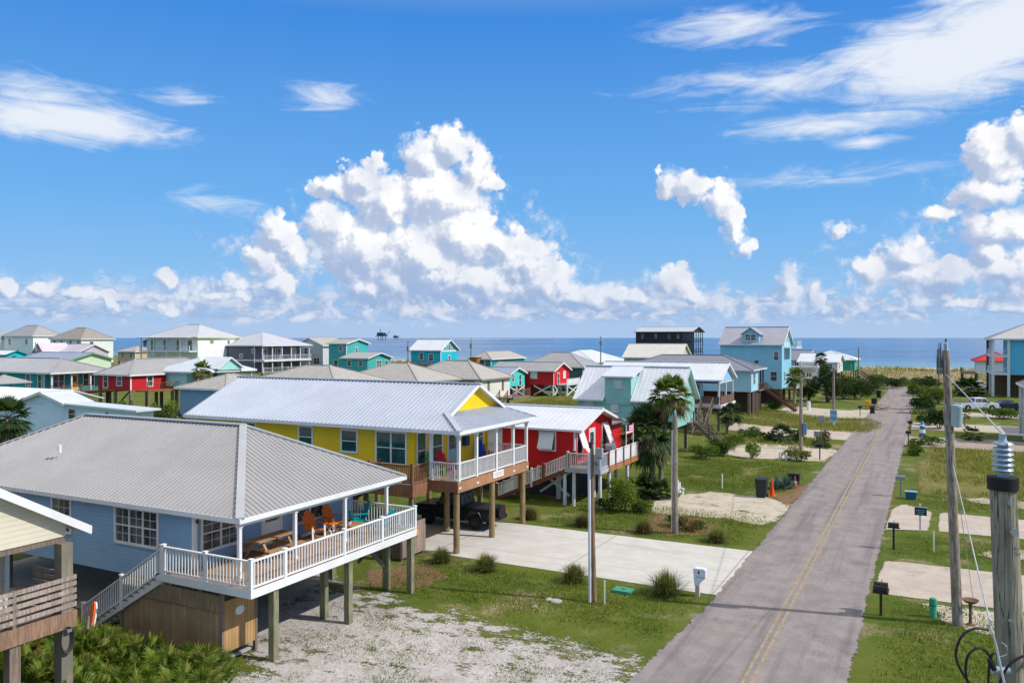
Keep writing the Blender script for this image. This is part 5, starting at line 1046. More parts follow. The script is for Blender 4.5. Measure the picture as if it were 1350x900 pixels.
adirondack('adirondack_chair', (-22.3, 28.25, D), R_(-125), 'teal deck chair against the far white deck railing, left of two', 'chair', TC, TC, 'teal deck chairs')
adirondack('adirondack_chair', (-20.55, 27.75, D), R_(172), 'teal deck chair near the outer deck corner, right of two', 'chair', TC, TC, 'teal deck chairs')
t = thing('side_table', (-22.3, 26.5, D), 'small orange side table with crossed white legs between the orange chairs', 'table')
MB().box(-22.52, -22.08, 26.28, 26.72, D + .46, D + .5).build('table_top', OC, t)
for y in (26.34, 26.66):
    l = MB(); l.bar((-22.5, y, D), (-22.1, y, D + .46), .05, .03); l.bar((-22.1, y + .035, D), (-22.5, y + .035, D + .46), .05, .03); l.build('leg', WHITE, t)
TW = mat('oiled_wood', (.40, .235, .105), .6, .2, kind='wood', col2=(.28, .15, .06))
t = thing('coffee_table', (-21.6, 27.1, D), 'low brown wooden table on the deck between orange and teal chairs', 'table')
m = MB(); [m.box(-22.1 + i * .17, -21.95 + i * .17, 26.7, 27.55, D + .36, D + .4) for i in range(6)]; m.build('table_top', TW, t)
for x in (-22.05, -21.12):
    for y in (26.75, 27.5): MB().box(x - .035, x + .035, y - .035, y + .035, D, D + .36).build('leg', TW, t)
t = thing('potted_plant', (-21.75, 27.0, D + .4), 'small green plant in a white pot on the low deck table', 'plant')
MB().lathe((-21.75, 27.0, D + .4), [(.06, 0), (.085, .13), (.075, .12)], 12).build('pot', WHITE, t, smooth=True)
random.seed(5); l = MB()
for i in range(40):
    a = random.uniform(0, 6.28); e = random.uniform(.3, 1.3); L = random.uniform(.1, .2); p = Vector((-21.75, 27.0, D + .51)); q = p + Vector((math.cos(a) * math.cos(e), math.sin(a) * math.cos(e), math.sin(e))) * L; s_ = Vector((-math.sin(a), math.cos(a), 0)) * .025
    l.add([p, p.lerp(q, .5) + s_, q, p.lerp(q, .5) - s_], [(0, 1, 2, 3)])
l.build('leaves', mat('leaf_bright', (.05, .16, .025), .5, .2), t)
t = thing('picnic_table', (-22.2, 22.75, D), 'wooden picnic table with attached benches on the white railed deck', 'table')
PTW = mat('picnic_wood', (.44, .27, .13), .75, .2, kind='wood', col2=(.30, .18, .085)); cx, cy = -22.2, 22.9
m = MB(); [m.box(cx - .37 + i * .15, cx - .235 + i * .15, cy - .95, cy + .95, D + .71, D + .75) for i in range(5)]; m.build('table_top', PTW, t)
for sg in (-1, 1):
    b = MB(); [b.box(cx + sg * .72 - .14 + i * .145, cx + sg * .72 - .005 + i * .145, cy - .95, cy + .95, D + .41, D + .45) for i in range(2)]; b.build('bench', PTW, t)
for y in (cy - .65, cy + .65):
    l = MB(); l.bar((cx - .2, y, D + .7), (cx - .65, y, D), .05, .1, up=(0, 1, 0)); l.bar((cx + .2, y, D + .7), (cx + .65, y, D), .05, .1, up=(0, 1, 0)); l.bar((cx - .85, y + .05, D + .38), (cx + .85, y + .05, D + .38), .04, .1); l.build('trestle', PTW, t)
# yellow porch
adirondack('rocking_chair', (-23.2, 36.95, 3.655), R_(-20), 'red rocking chair on the yellow porch next to the lime green one', 'chair', RC, RC, None, True, 1.25)
adirondack('rocking_chair', (-23.25, 36.1, 3.655), R_(-5), 'lime green rocking chair on the yellow porch beside the red one', 'chair', GC, GC, None, True, 1.2)
adirondack('rocking_chair', (-23.2, 41.2, 3.655), R_(-30), 'blue rocking chair at the far end of the yellow porch', 'chair', BC, BC, None, True, 1.25)
t = thing('wall_mailbox', (-23.9, 40.2, 5.0), 'dark blue box mounted on the yellow porch wall', 'box'); m = MB().box(-23.99, -23.75, 39.95, 40.45, 4.75, 5.3); m.build('case', solid('box_blue', (20, 60, 110)), t, bevel=.03); MB().box(-23.75, -23.73, 40.0, 40.4, 4.8, 5.25).build('lid', solid('box_blue', (20, 60, 110)), t)
# red deck
adirondack('adirondack_chair', (-20.1, 50.2, 2.49), R_(-10), 'red deck chair behind the grey rails of the red house deck', 'chair', RC, RC)
t = thing('deck_flag', (-18.9, 54.4, 2.5), 'small red and white striped flag with a dark blue corner on the red deck', 'flag')
for y in (53.55, 55.05): MB().tube([(-18.8, y, 2.5), (-18.8, y, 4.9)], .03, 6).build('pole', WHITE, t)
f = MB(); g = MB(); b = MB()
for i in range(7):
    (f if i % 2 == 0 else g).box(-18.82, -18.79, 53.6, 55.0, 4.22 + i * .09, 4.31 + i * .09)
f.build('red_stripe', solid('flag_red', (206, 30, 50), .8), t); g.build('white_stripe', solid('flag_white', (235, 232, 230), .8), t)
b.box(-18.785, -18.775, 53.6, 54.15, 4.5, 4.85); b.build('canton', solid('flag_blue', (30, 40, 90), .8), t)
t = thing('grill', (-19.4, 52.2, 2.48), 'covered grill with a pale side shelf on the red house deck', 'grill'); m = MB(); m.prism([(51.8, 3.3), (52.6, 3.3), (52.55, 3.6), (52.4, 3.75), (52.0, 3.75), (51.85, 3.6)], 'x', -19.7, -19.2); m.build('lid', GREYM, t); MB().box(-19.65, -19.25, 51.9, 52.5, 2.55, 3.3).build('cabinet', DARK, t); MB().box(-19.6, -19.2, 52.65, 53.2, 3.26, 3.3).build('shelf', WHITE, t)
# beige deck: hose coil and towel
t = thing('garden_hose', (-21.9, 14.5, 2.2), 'coiled dark garden hose hanging on the tall piling of the beige house', 'hose'); m = MB()
for k in range(6): m.tube([(-21.95 + .016 * k, 14.56 + (.15 + .010 * k) * math.cos(a_ * .349), 2.36 + (.33 + .010 * k) * math.sin(a_ * .349)) for a_ in range(19)], .018, 6)
m.build('coil', solid('hose_dark', (60, 56, 48), .7), t); MB().box(-21.98, -21.84, 14.53, 14.67, 2.58, 2.66).build('hook', GREYM, t)
t = MB(); t.plate([(-21.90, 11.7, 4.16), (-21.90, 12.5, 4.16), (-21.88, 12.5, 3.75), (-21.88, 11.7, 3.68)], (.03, 0, 0)); tag(t.build('towel', solid('towel_blue', (40, 120, 190), .9)), 'blue towel hung over the weathered deck rail at the far left edge', 'towel')
# paddle board leaning by the stair foot
t = thing('paddle_board', (-27.6, 18.6, 0), 'orange and white board leaning at the foot of the white stairs', 'board'); sh_ = []; n = 18
def boardpts(k): return [Vector((-26.7 - .0, 18.35, .05)) + Vector((-.26 * max(0, math.sin(3.1415 * i / n)) ** .6 * s_ * k, .42 * i / n, 1.46 * i / n)) for s_ in (1, -1) for i in (range(n + 1) if s_ == 1 else range(n, -1, -1))]
MB().plate(boardpts(.6), (0, .05, -.02)).build('deck_pad', solid('board_orange', (236, 110, 50)), t); MB().plate([p + Vector((0, .06, -.03)) for p in boardpts(.7)], (0, .06, -.02)).build('hull', WHITE, t)
# ---- poles
POLE = mat('pole_grey_wood', (.37, .295, .22), .9, .2, kind='pole', col2=(.22, .185, .15), bump=.6); POLEB = mat('pole_brown_wood', (.30, .19, .11), .9, .2, kind='wood', col2=(.2, .12, .07), bump=.5); CER = solid('insulator_grey', (160, 176, 190), .28, ); STEEL = mat('galvanised', (.42, .45, .48), .4, .1, metal=.7)
def pole_shaft(t, x, y, z1, r, m, lean=(0, 0), z0=-.3): return MB().tube([(x, y, z0), (x + lean[0] * .5, y + lean[1] * .5, z1 * .5), (x + lean[0], y + lean[1], z1)], [r * 1.15, r, r * .8], 14).build('shaft', m, t, smooth=True)
def insulator(t, x, y, z, s=1., name='insulator', tilt=0):
    pr = [(.03 * s, 0)]
    for k in range(6): pr += [(.05 * s, .02 * s + k * .055 * s), (.105 * s, .035 * s + k * .055 * s), (.09 * s, .055 * s + k * .055 * s), (.05 * s, .06 * s + k * .055 * s)]
    pr += [(.035 * s, .36 * s), (.035 * s, .42 * s), (.012 * s, .43 * s)]
    return MB().lathe((x, y, z), pr, 16).build(name, CER, t, smooth=True)
# the near pole at the right edge
np_ = P_(1322, 640, 9.0); nb = Vector((np_.x, np_.y, 0)); ln = Vector((_ct, _st, 0)) * -.42
t = thing('utility_pole', (np_.x - ln.x, np_.y - ln.y, 0), 'weathered grey utility pole close up at the right edge, ribbed insulator on top', 'utility pole')
bx, by = np_.x - ln.x, np_.y - ln.y; zt = np_.z; pole_shaft(t, bx, by, zt, .165, mat('pole_near_wood', (.34, .305, .235), .9, .2, kind='pole', col2=(.21, .19, .145), bump=.7, vs=3), (ln.x, ln.y))
MB().tube([(np_.x, np_.y, zt - .04), (np_.x, np_.y, zt + .10)], [.155, .158], 20).build('cap', mat('pole_cap_black', (.012, .012, .014), .7), t, smooth=True)
MB().box(np_.x - .05, np_.x + .05, np_.y - .04, np_.y + .04, zt + .1, zt + .16).build('bracket', STEEL, t); insulator(t, np_.x, np_.y, zt + .14, 1.05)
MB().tube([(np_.x + .06, np_.y - .02, zt + .14), (np_.x + .06, np_.y - .02, zt + .3)], .03, 10).build('insulator_pin', CER, t, smooth=True)
rt = Vector((_ct, _st, 0)); fw = Vector((-_st, _ct, 0))
def onpole(du, z, out=.15):              # point on the camera side of the near pole
    f_ = z / zt; c = Vector((bx + ln.x * f_, by + ln.y * f_, z)); return c + rt * du - fw * out
for z, du, r in ((zt - .48, 0.0, .045), (zt - .16, -.02, .03), (zt - .66, .02, .018), (zt - .72, 0.03, .016), (zt - 2.42, -.0, .05), (zt - 1.9, .1, .018), (zt - 1.45, -.08, .018)):
    c = onpole(du, z); MB().tube([c, c - fw * .035], r, 10).build('bolt', STEEL, t)
c = onpole(-.13, zt - 2.02, .1); sp = MB().tube([c - rt * .14, c - rt * .1, c - rt * .04, c + rt * .04], [.035, .05, .035, .05], 12); sp.build('spool_insulator', CER, t, smooth=True)
def curve_tube(pts, r, n=7, k=8):
    P = [Vector(p) for p in pts]; out = []
    for i in range(len(P) - 1):
        p0, p1, p2, p3 = P[max(i - 1, 0)], P[i], P[i + 1], P[min(i + 2, len(P) - 1)]
        for j in range(k):
            u = j / k; out.append(.5 * ((2 * p1) + (p2 - p0) * u + (2 * p0 - 5 * p1 + 4 * p2 - p3) * u * u + (3 * p1 - p0 - 3 * p2 + p3) * u ** 3))
    return MB().tube(out + [P[-1]], r, n)
q = lambda u, v, d=8.8: P_(u, v, d)
for pts in ([(1303, 830), (1285, 828), (1268, 838), (1260, 862), (1268, 885), (1282, 905)], [(1312, 878), (1300, 858), (1288, 854), (1276, 864), (1273, 885), (1278, 905)], [(1318, 862), (1308, 862), (1304, 880), (1303, 905)], [(1349, 864), (1332, 874), (1322, 890), (1316, 906)]):
    curve_tube([q(*p) for p in pts], .014).build('cable', mat('cable_black', (.012, .012, .013), .5), t)
m = MB().tube([q(1303, 868), q(1311, 882)], [.022, .03], 10); m.build('cable_splice', MATS['cable_black'], t, smooth=True)
curve_tube([q(1318, 865, 8.7), q(1327, 862, 8.7), (q(1327, 852, 8.7)), q(1320, 846, 8.75)], .006).build('tie_wire', STEEL, t)
# right pole with transformer
pb = G(1263, 823); tp = P_(1247, 462, 30.8); ln2 = (tp.x - pb.x, tp.y - pb.y)
t = thing('utility_pole', (pb.x, pb.y, 0), 'tall leaning utility pole with a grey transformer can right of the road', 'utility pole')
pole_shaft(t, pb.x, pb.y, tp.z, .165, mat('pole_two_tone', (.40, .365, .315), .9, .2, kind='pole', col2=(.26, .17, .10), bump=.6), ln2)
MB().tube([(tp.x, tp.y, tp.z), (tp.x, tp.y, tp.z + .45)], [.04, .03], 8).build('top_pin', DARK, t); insulator(t, tp.x, tp.y, tp.z - .02, .9)
for k, (du, z0) in enumerate(((-.32, .25), (-.2, .5), (.12, .15), (-.12, .1))):
    c = Vector((tp.x, tp.y, tp.z - .55)) + rt * du
    cu = MB().tube([c + Vector((0, 0, -.35)), c + Vector((0, 0, .1)), c + Vector((0, 0, .35 + z0))], [.028, .04, .014], 8); cu.build('cutout', mat('cutout_grey', (.1, .11, .13), .5), t, smooth=True)
MB().bar(Vector((tp.x, tp.y, tp.z - .7)) - rt * .36, Vector((tp.x, tp.y, tp.z - .7)) + rt * .16, .05, .06).build('cross_arm', STEEL, t)
tc = P_(1261, 548, 30.6); tc = Vector((tc.x, tc.y, tc.z)); m = MB().lathe((tc.x, tc.y, tc.z - .42), [(.13, 0), (.19, .03), (.2, .1), (.2, .75), (.21, .77), (.19, .84), (.05, .86)], 18); m.build('transformer', solid('transformer_grey', (170, 190, 198), .4), t, smooth=True)
MB().bar(tc + Vector((0, 0, .25)), P_(1250, 541, 30.8), .08, .08).build('transformer_bracket', STEEL, t)
gl = MB(); gl.tube([P_(1257, 608, 30.6), G(1284, 797)], .012, 6); gl.build('guy_wire', STEEL, t); w_ = MB(); w_.tube([P_(1244, 540, 30.7), P_(1252, 640, 30.7)], .02, 6); w_.build('ground_conduit', GREYM, t)
def wire(name, pts, r, label, sag=0., m=None, group=None):
    P = [Vector(p) for p in pts]; out = []
    for a, c in zip(P, P[1:]):
        for j in range(13): u = j / 13; out.append(a.lerp(c, u) - Vector((0, 0, sag * 4 * u * (1 - u))))
    return tag(MB().tube(out + [P[-1]], r, 6).build(name, m or mat('wire_dark', (.04, .04, .045), .6)), label, 'wire', group)
WLT = mat('wire_aluminium', (.55, .55, .52), .45, .1, metal=.3)
top = Vector((np_.x, np_.y, zt + .58))
wire('power_line', [Vector((tp.x, tp.y, tp.z - .9)), top], .011, 'pale power line running from the transformer pole down to the near pole insulator', .0, WLT)
wire('power_line', [top, top + rt * 2.2 - fw * 3.0 + Vector((0, 0, .1))], .011, 'pale power line leaving the near insulator past the right edge', 0, WLT)
wire('support_wire', [P_(1256, 610, 30.6), q(1308, 832, 8.72), q(1313, 850, 8.7), q(1325, 905, 8.6)], .012, 'pale support wire running down past the spool insulator on the near pole', 0, WLT)
# left poles
def simple_pole(u, v, vt, label, r=.16, m=None, extra=None, group='wooden utility poles along the road'):
    b = G(u, v); d = CAM_H * FPX / (v - 445); z = CAM_H - d * (vt - 445) / FPX; t = thing('utility_pole', (b.x, b.y, 0), label, 'utility pole', group); pole_shaft(t, b.x, b.y, z, r, m or POLE); return t, b, z
t, b, z = simple_pole(890, 703, 548, 'utility pole with a pale conduit beside the fan palms and flower bed', .16)
MB().tube([(b.x - .17, b.y - .05, -.1), (b.x - .14, b.y - .05, z - .8)], .045, 8).build('conduit', mat('pvc_grey', (.60, .62, .64), .5), t, smooth=True); insulator(t, b.x, b.y, z, .8)
t, b, z = simple_pole(1056, 592, 497, 'utility pole with a blue meter box on the sandy lot left of the road', .17); MB().box(b.x + .2, b.x + .55, b.y - .25, b.y + .1, 1.6, 2.6).build('meter_box', solid('meter_blue', (90, 140, 170)), t); P1056 = (b, z)
t, b, z = simple_pole(1099, 548, 484, 'utility pole above the blue and white notice board left of the road', .17); P1099 = (b, z)
t, b, z = simple_pole(1122, 512, 480, 'thin utility pole below the farthest green house', .13)
t, b, z = simple_pole(1132, 510, 458, 'tall thin utility pole near the end of the road', .15); P1132 = (b, z)
for u, v, vt, lb in ((621, 508, 446, 'distant pole standing before the sea right of the orange brown hut'), (792, 505, 443, 'distant pole rising above the broad white hip roof'), (47, 505, 451, 'distant pole in front of the large white house at far left'), (538, 515, 449, 'distant pole at the left end of the bright turquoise house'), (1238, 512, 452, 'distant pole near the road end, left of the transformer pole')):
    t, b, z = simple_pole(u, v, vt, lb, .14, None, None, 'distant utility poles'); MB().box(b.x - .25, b.x + .25, b.y - .2, b.y + .2, z - 2.2, z - 1.2).build('transformer', GREYM, t)
# service lines that cross the road
rp = Vector((tp.x, tp.y, tp.z)); far_r = Vector((1.2, 150, 9.0))
wire('service_line', [Vector((P1056[0].x, P1056[0].y, P1056[1] - .3)), Vector((tp.x, tp.y, tp.z - 2.2))], .016, 'dark service line from the sandy lot pole across the road', .9)
wire('service_line', [Vector((P1099[0].x, P1099[0].y, P1099[1] - .3)), Vector((P1056[0].x, P1056[0].y, P1056[1] - .2))], .016, 'dark service line joining the two left poles', .5)
wire('service_line', [Vector((P1099[0].x, P1099[0].y, P1099[1] - .2)), far_r + Vector((0, -35, -3.5))], .016, 'dark service line from the notice board pole to the right verge', .8)
wire('service_line', [Vector((P1132[0].x, P1132[0].y, P1132[1] - .2)), Vector((P1099[0].x, P1099[0].y, P1099[1] - .1))], .018, 'dark service line towards the tall thin pole at the road end', .8)
wire('service_line', [Vector((P1132[0].x, P1132[0].y, P1132[1] - .1)), Vector((0.6, 205, 8.2))], .02, 'dark line crossing high over the road end towards the beach', .6)
wire('service_line', [Vector((P1132[0].x, P1132[0].y, P1132[1] - .1)), Vector((-31, 200, 8.0))], .02, 'dark line running left from the tall thin pole over the balconies', .6)
for z_ in (10.3, 9.6): wire('long_line', [Vector((-75, 165, z_ + .2)), Vector((-150, 215, z_ + .1)), Vector((-230, 265, z_))], .03, 'faint power line strung over the far roofs, %s of two' % ('upper' if z_ > 10 else 'lower'), .4)
# conduit post with meters
b = Vector((-12.43, 31.3, 0)); t = thing('meter_post', b, 'slim service post with white conduit and electric meter boxes on the grass strip', 'meter post')
MB().tube([(b.x + .07, b.y, -.2), (b.x - .03, b.y, 3.2), (b.x - .06, b.y, 6.55)], [.10, .09, .08], 12).build('shaft', POLEB, t, smooth=True)
MB().tube([(b.x - .10, b.y - .10, -.2), (b.x - .14, b.y - .10, 6.2)], .065, 10).build('conduit', mat('pvc_pale', (.66, .67, .72), .45), t, smooth=True)
MB().tube([(b.x - .09, b.y, 6.4), (b.x - .09, b.y, 6.65)], .1, 10).build('weather_head', DARK, t)
m = MB().box(b.x + .06, b.x + .34, b.y - .12, b.y + .1, 5.5, 6.0); m.build('meter_box', solid('meter_grey', (150, 156, 160)), t, bevel=.02); m = MB().box(b.x + .12, b.x + .42, b.y - .1, b.y + .12, 6.02, 6.42); m.build('meter_box', solid('meter_grey', (150, 156, 160)), t, bevel=.02)
MB().tube([(b.x + .2, b.y - .13, 5.8), (b.x + .2, b.y - .2, 5.8)], .08, 12).build('meter_dial', GLASS, t); MB().tube([(b.x + .36, b.y, 6.4), (b.x + .36, b.y, 6.75)], .05, 8).build('surge_head', mat('copper_brown', (.3, .17, .09), .6), t)
# ---- mailboxes, signs, bins
def mailbox(name, p, label, bm, pm, h=1.05, L=.5, two=False, tube_=False):
    t = thing(name, p, label, 'mailbox', 'roadside mailboxes'); m = MB().box(p.x - .05, p.x + .05, p.y - .05, p.y + .05, -.1, h - .02); m.build('post', pm, t)
    for k in range(2 if two else 1):
        o = (-.26 + .52 * k) if two else 0; w_ = .11; pr = [(p.y + o - w_, h), (p.y + o + w_, h)] + [(p.y + o + w_ * math.cos(a * .449), h + .14 + w_ * math.sin(a * .449)) for a in range(8)]
        x = MB().prism(pr, 'x', p.x - L / 2, p.x + L / 2); bb = x.build('box', bm, t, bevel=.012); MB().prism([(a, z_) for a, z_ in pr], 'x', p.x - L / 2 - .014, p.x - L / 2 - .002).build('box_door', bm, bb)
        MB().box(p.x, p.x + .03, p.y + o + w_ + .005, p.y + o + w_ + .02, h + .1, h + .32).build('flag', solid('flag_signal_red', (190, 40, 30)), bb)
    MB().box(p.x - L / 2 - .04, p.x + L / 2 + .04, p.y - (.42 if two else .14), p.y + (.42 if two else .14), h - .035, h - .004).build('shelf', pm, t); return t
p = Vector((-8.75, 34.05, 0)); t = thing('mailbox', p, 'white moulded mailbox on a flared post beside the concrete driveway', 'mailbox', 'roadside mailboxes')
PL = solid('moulded_white', (226, 230, 238), .4); m = MB(); m.prism([(-.11, .45), (.1, .45), (.14, .62), (.36, .84), (.36, 1.16), (.31, 1.22), (-.12, 1.22), (-.17, 1.16)], 'y', -.15, .15)
m.v = [(p.x + .0 + x * 1.0, p.y + y, z) for x, y, z in m.v]; m.build('box', PL, t, bevel=.025); MB().box(p.x - .09, p.x + .08, p.y - .09, p.y + .09, -.1, .46).build('post', solid('moulded_tan', (206, 180, 160)), t)
MB().box(p.x + .05, p.x + .11, p.y - .165, p.y - .152, 1.0, 1.12).build('keyhole', DARK, t); MB().box(p.x - .02, p.x + .33, p.y - .165, p.y - .152, .86, .885).build('tray_slot', solid('moulded_shadow', (150, 158, 172)), t)
mailbox('mailbox', Vector((-1.7, 35.05, 0)), 'pair of black mailboxes on a dark brown post at the nearest right verge', DARK, mat('post_darkbrown', (.09, .045, .025), .8, kind='wood'), 1.0, .5, True)
mailbox('mailbox', Vector((-1.64, 46.25, 0)), 'single black mailbox on a black post between the two nearest right drives', DARK, DARK, 1.15)
mailbox('mailbox', Vector((-1.75, 61.7, 0)), 'grey mailbox on a thick grey post beside the blue bin', GREYM, mat('post_grey', (.3, .3, .3), .7), 1.25, .6)
mailbox('mailbox', Vector((-1.95, 103.2, 0)), 'dark mailbox on the far right verge before the blue and white post', DARK, DARK, 1.2)
mailbox('mailbox', Vector((-1.9, 92.0, 0)), 'dark mailbox at the corner of the dry right lot', DARK, DARK, 1.2)
mailbox('mailbox', Vector((-8.75, 77.1, 0)), 'black mailbox on a black post at the sandy left drive', DARK, DARK, 1.25, .55, True)
mailbox('mailbox', Vector((-8.6, 122.5, 0)), 'dark mailbox by the debris heap on the left verge', DARK, DARK, 1.2, .55)
p = Vector((-1.1, 61.2, 0)); t = thing('recycling_bin', p, 'low blue recycling bin on the right verge beside the grey mailbox', 'bin'); m = MB(); m.add([(p.x - .3, p.y - .2, 0), (p.x + .3, p.y - .2, 0), (p.x + .3, p.y + .2, 0), (p.x - .3, p.y + .2, 0), (p.x - .36, p.y - .25, .5), (p.x + .36, p.y - .25, .5), (p.x + .36, p.y + .25, .5), (p.x - .36, p.y + .25, .5)], [(3, 2, 1, 0), (4, 5, 6, 7), (0, 1, 5, 4), (1, 2, 6, 5), (2, 3, 7, 6), (3, 0, 4, 7)]); m.build('tub', solid('bin_blue', (40, 92, 130)), t, bevel=.03); MB().box(p.x - .39, p.x + .39, p.y - .28, p.y + .28, .5, .55).build('rim', solid('bin_blue_pale', (130, 170, 190)), t)
def trash_bin(p, label, m_=None, s=1.):
    t = thing('trash_bin', p, label, 'trash bin', 'wheeled trash bins'); m = MB(); a, b_ = .27 * s, .33 * s
    m.add([(p.x - a, p.y - a, .08), (p.x + a, p.y - a, .08), (p.x + a, p.y + a, .08), (p.x - a, p.y + a, .08), (p.x - b_, p.y - b_, 1.05 * s), (p.x + b_, p.y - b_, 1.05 * s), (p.x + b_, p.y + b_, 1.05 * s), (p.x - b_, p.y + b_, 1.05 * s)], [(3, 2, 1, 0), (4, 5, 6, 7), (0, 1, 5, 4), (1, 2, 6, 5), (2, 3, 7, 6), (3, 0, 4, 7)]); m_ = m_ or solid('bin_dark_green', (28, 44, 42))
    m.build('body', m_, t, bevel=.03); MB().prism([(p.y - b_ - .04, 1.06 * s), (p.y + b_ + .03, 1.06 * s), (p.y + b_, 1.14 * s), (p.y, 1.18 * s), (p.y - b_, 1.12 * s)], 'x', p.x - b_ - .03, p.x + b_ + .03).build('lid', m_, t)
    for sg in (-1, 1): MB().tube([(p.x + sg * a, p.y + a, .12), (p.x + sg * (a + .07), p.y + a, .12)], .12, 12).build('wheel', DARK, t)
    MB().tube([(p.x - b_ + .05, p.y + b_ + .06, 1.04 * s), (p.x + b_ - .05, p.y + b_ + .06, 1.04 * s)], .018, 6).build('handle', m_, t)
trash_bin(G(1004, 655), 'dark green wheeled bin beside the orange cone on the left lawn', None, 1.15); trash_bin(G(1150, 545), 'black wheeled bin in front of the debris heap on the left verge', DARK); trash_bin(G(1152.5, 536), 'black wheeled bin behind the debris heap on the left verge', DARK, 1.2); trash_bin(G(1158.5, 524), 'black wheeled bin farthest along the left verge', DARK, 1.2)
def cone(p, label, s=1.):
    t = thing('traffic_cone', p, label, 'traffic cone'); o = solid('cone_orange', (255, 84, 30)); m = MB().box(p.x - .19 * s, p.x + .19 * s, p.y - .19 * s, p.y + .19 * s, 0, .03); m.build('base', o, t); MB().lathe((p.x, p.y, .03), [(.14 * s, 0), (.085 * s, .42 * s), (.045 * s, .75 * s), (.04 * s, .92 * s)], 16).build('body', o, t, smooth=True); return t, p
cone(G(1018, 653), 'tall orange traffic cone beside the dark green bin', 1.25); t, p = cone(G(1048, 641), 'orange and white traffic cone among the spiky blue plants', .8); MB().lathe((p.x, p.y, .2), [(.112, 0), (.084, .2)], 16).build('reflective_band', solid('band_white', (235, 235, 235)), t)
p = G(1047, 638); t = thing('storage_box', p, 'low dark box behind the spiky blue plants on the left lawn', 'box'); MB().box(p.x - .4, p.x + .4, p.y - .3, p.y + .3, .3, .75).build('case', DARK, t); MB().box(p.x - .43, p.x + .43, p.y - .33, p.y + .33, .75, .82).build('lid', DARK, t); [MB().box(p.x + a - .04, p.x + a + .04, p.y - .04, p.y + .04, 0, .3).build('leg', DARK, t) for a in (-.3, .3)]
p = G(1213, 700); t = thing('yard_sign', p, 'dark teal real estate sign on a white post before the right drive', 'sign'); MB().box(p.x - .05, p.x + .05, p.y - .04, p.y + .04, -.1, 1.55).build('post', WHITE, t)
MB().box(p.x - .28, p.x + .34, p.y - .07, p.y - .045, .92, 1.36).build('board', solid('sign_dark_teal', (24, 52, 62)), t); m = MB(); [m.box(p.x - .22 + .02 * k, p.x + .26 - .03 * k, p.y - .078, p.y - .0705, 1.2 - k * .1, 1.24 - k * .1) for k in range(3)]; m.build('lettering', solid('sign_text', (110, 160, 172)), t); MB().box(p.x - .3, p.x + .38, p.y - .06, p.y - .03, 1.362, 1.40).build('arm', WHITE, t)
def stake(p, h, label, m_=None, r=.03): return tag(MB().tube([(p.x, p.y, -.1), (p.x, p.y, h), (p.x, p.y, h + .01)], [r, r, r * .6], 8).build('marker_stake', m_ or WHITE, None, smooth=True), label, 'stake', 'white marker stakes')
stake(G(1231, 727), 1.05, 'thin white stake behind the black mailbox on the right verge'); stake(G(797, 797), 1.0, 'thin white stake beside the meter post'); stake(G(952, 644), 1.05, 'thin white stake near the dark green bin', r=.05); stake(Vector((-11.9, 75.9, 0)), .7, 'short white stake at the edge of the sandy lot', r=.07)
stake(G(1066, 540), 1.3, 'stubby white post in front of the sandy strip far left of the road', r=.28)
p = Vector((-11.75, 33.1, 0)); t = thing('utility_box', p, 'flat green utility vault cover in the grass near the meter post', 'utility box'); m = MB().box(p.x - .42, p.x + .42, p.y - .3, p.y + .3, -.05, .14); m.build('cover', solid('vault_green', (70, 150, 120)), t, bevel=.03); MB().box(p.x - .1, p.x + .1, p.y - .06, p.y + .06, .14, .155).build('latch', solid('vault_green_dark', (40, 100, 84)), t)
p = G(1230, 813); t = thing('utility_pedestal', p, 'round teal green cable pedestal on the lawn by the transformer pole', 'pedestal'); MB().lathe((p.x, p.y, -.05), [(.14, 0), (.145, .1), (.135, .12), (.135, .74), (.12, .79), (.05, .82)], 18).build('body', solid('pedestal_green', (50, 150, 110)), t, smooth=True); MB().lathe((p.x, p.y, .46), [(.139, 0), (.139, .05)], 18).build('band', solid('pedestal_dark', (36, 116, 88)), t)
p = Vector((1.4, 35.4, 0)); t = thing('bird_bath', p, 'rusty brown bird bath beside the leaning transformer pole', 'bird bath'); RU = mat('rusty_brown', (.16, .09, .05), .8, .25, vs=6); MB().lathe((p.x, p.y, 0), [(.17, 0), (.16, .04), (.06, .1), (.05, .5), (.07, .84)], 14).build('pedestal', RU, t, smooth=True); MB().lathe((p.x, p.y, .82), [(.06, 0), (.2, .06), (.29, .15), (.29, .17), (.2, .11), (.02, .08)], 20).build('bowl', RU, t, smooth=True)
p = G(1099, 562); t = thing('notice_board', p, 'blue and white notice board on a white post along the left path', 'sign'); MB().box(p.x - .1, p.x + .1, p.y - .08, p.y + .08, -.1, .7).build('post', WHITE, t); MB().box(p.x - .42, p.x + .42, p.y - .12, p.y - .06, .65, 2.1).build('board', WHITE, t); m = MB(); m.box(p.x - .36, p.x + .36, p.y - .135, p.y - .122, 1.42, 1.98); m.box(p.x - .36, p.x + .36, p.y - .135, p.y - .122, .75, 1.3); m.build('notice_panel', solid('notice_blue', (110, 168, 205)), t)
p = G(1078, 588); t = thing('meter_stand', p, 'grey electric meter on a thin stand by the left path', 'meter stand'); MB().box(p.x - .3, p.x - .22, p.y - .05, p.y + .05, -.1, 1.7).build('post', WHITE, t); MB().box(p.x + .3, p.x + .4, p.y - .06, p.y + .06, -.1, 3.0).build('post', POLE, t); MB().box(p.x - .35, p.x + .25, p.y - .1, p.y + .06, 1.0, 1.5).build('meter_box', GREYM, t); MB().box(p.x + .1, p.x + .65, p.y - .12, p.y + .08, 2.5, 3.1).build('meter_box', GREYM, t)
p = G(1028, 606); t = thing('valve_stub', p, 'two short white pipe stubs on the lawn by the sandy lot', 'pipe'); [MB().tube([(p.x + a, p.y, -.1), (p.x + a, p.y, .7)], .09, 10).build('stub', WHITE, t, smooth=True) for a in (0, .55)]
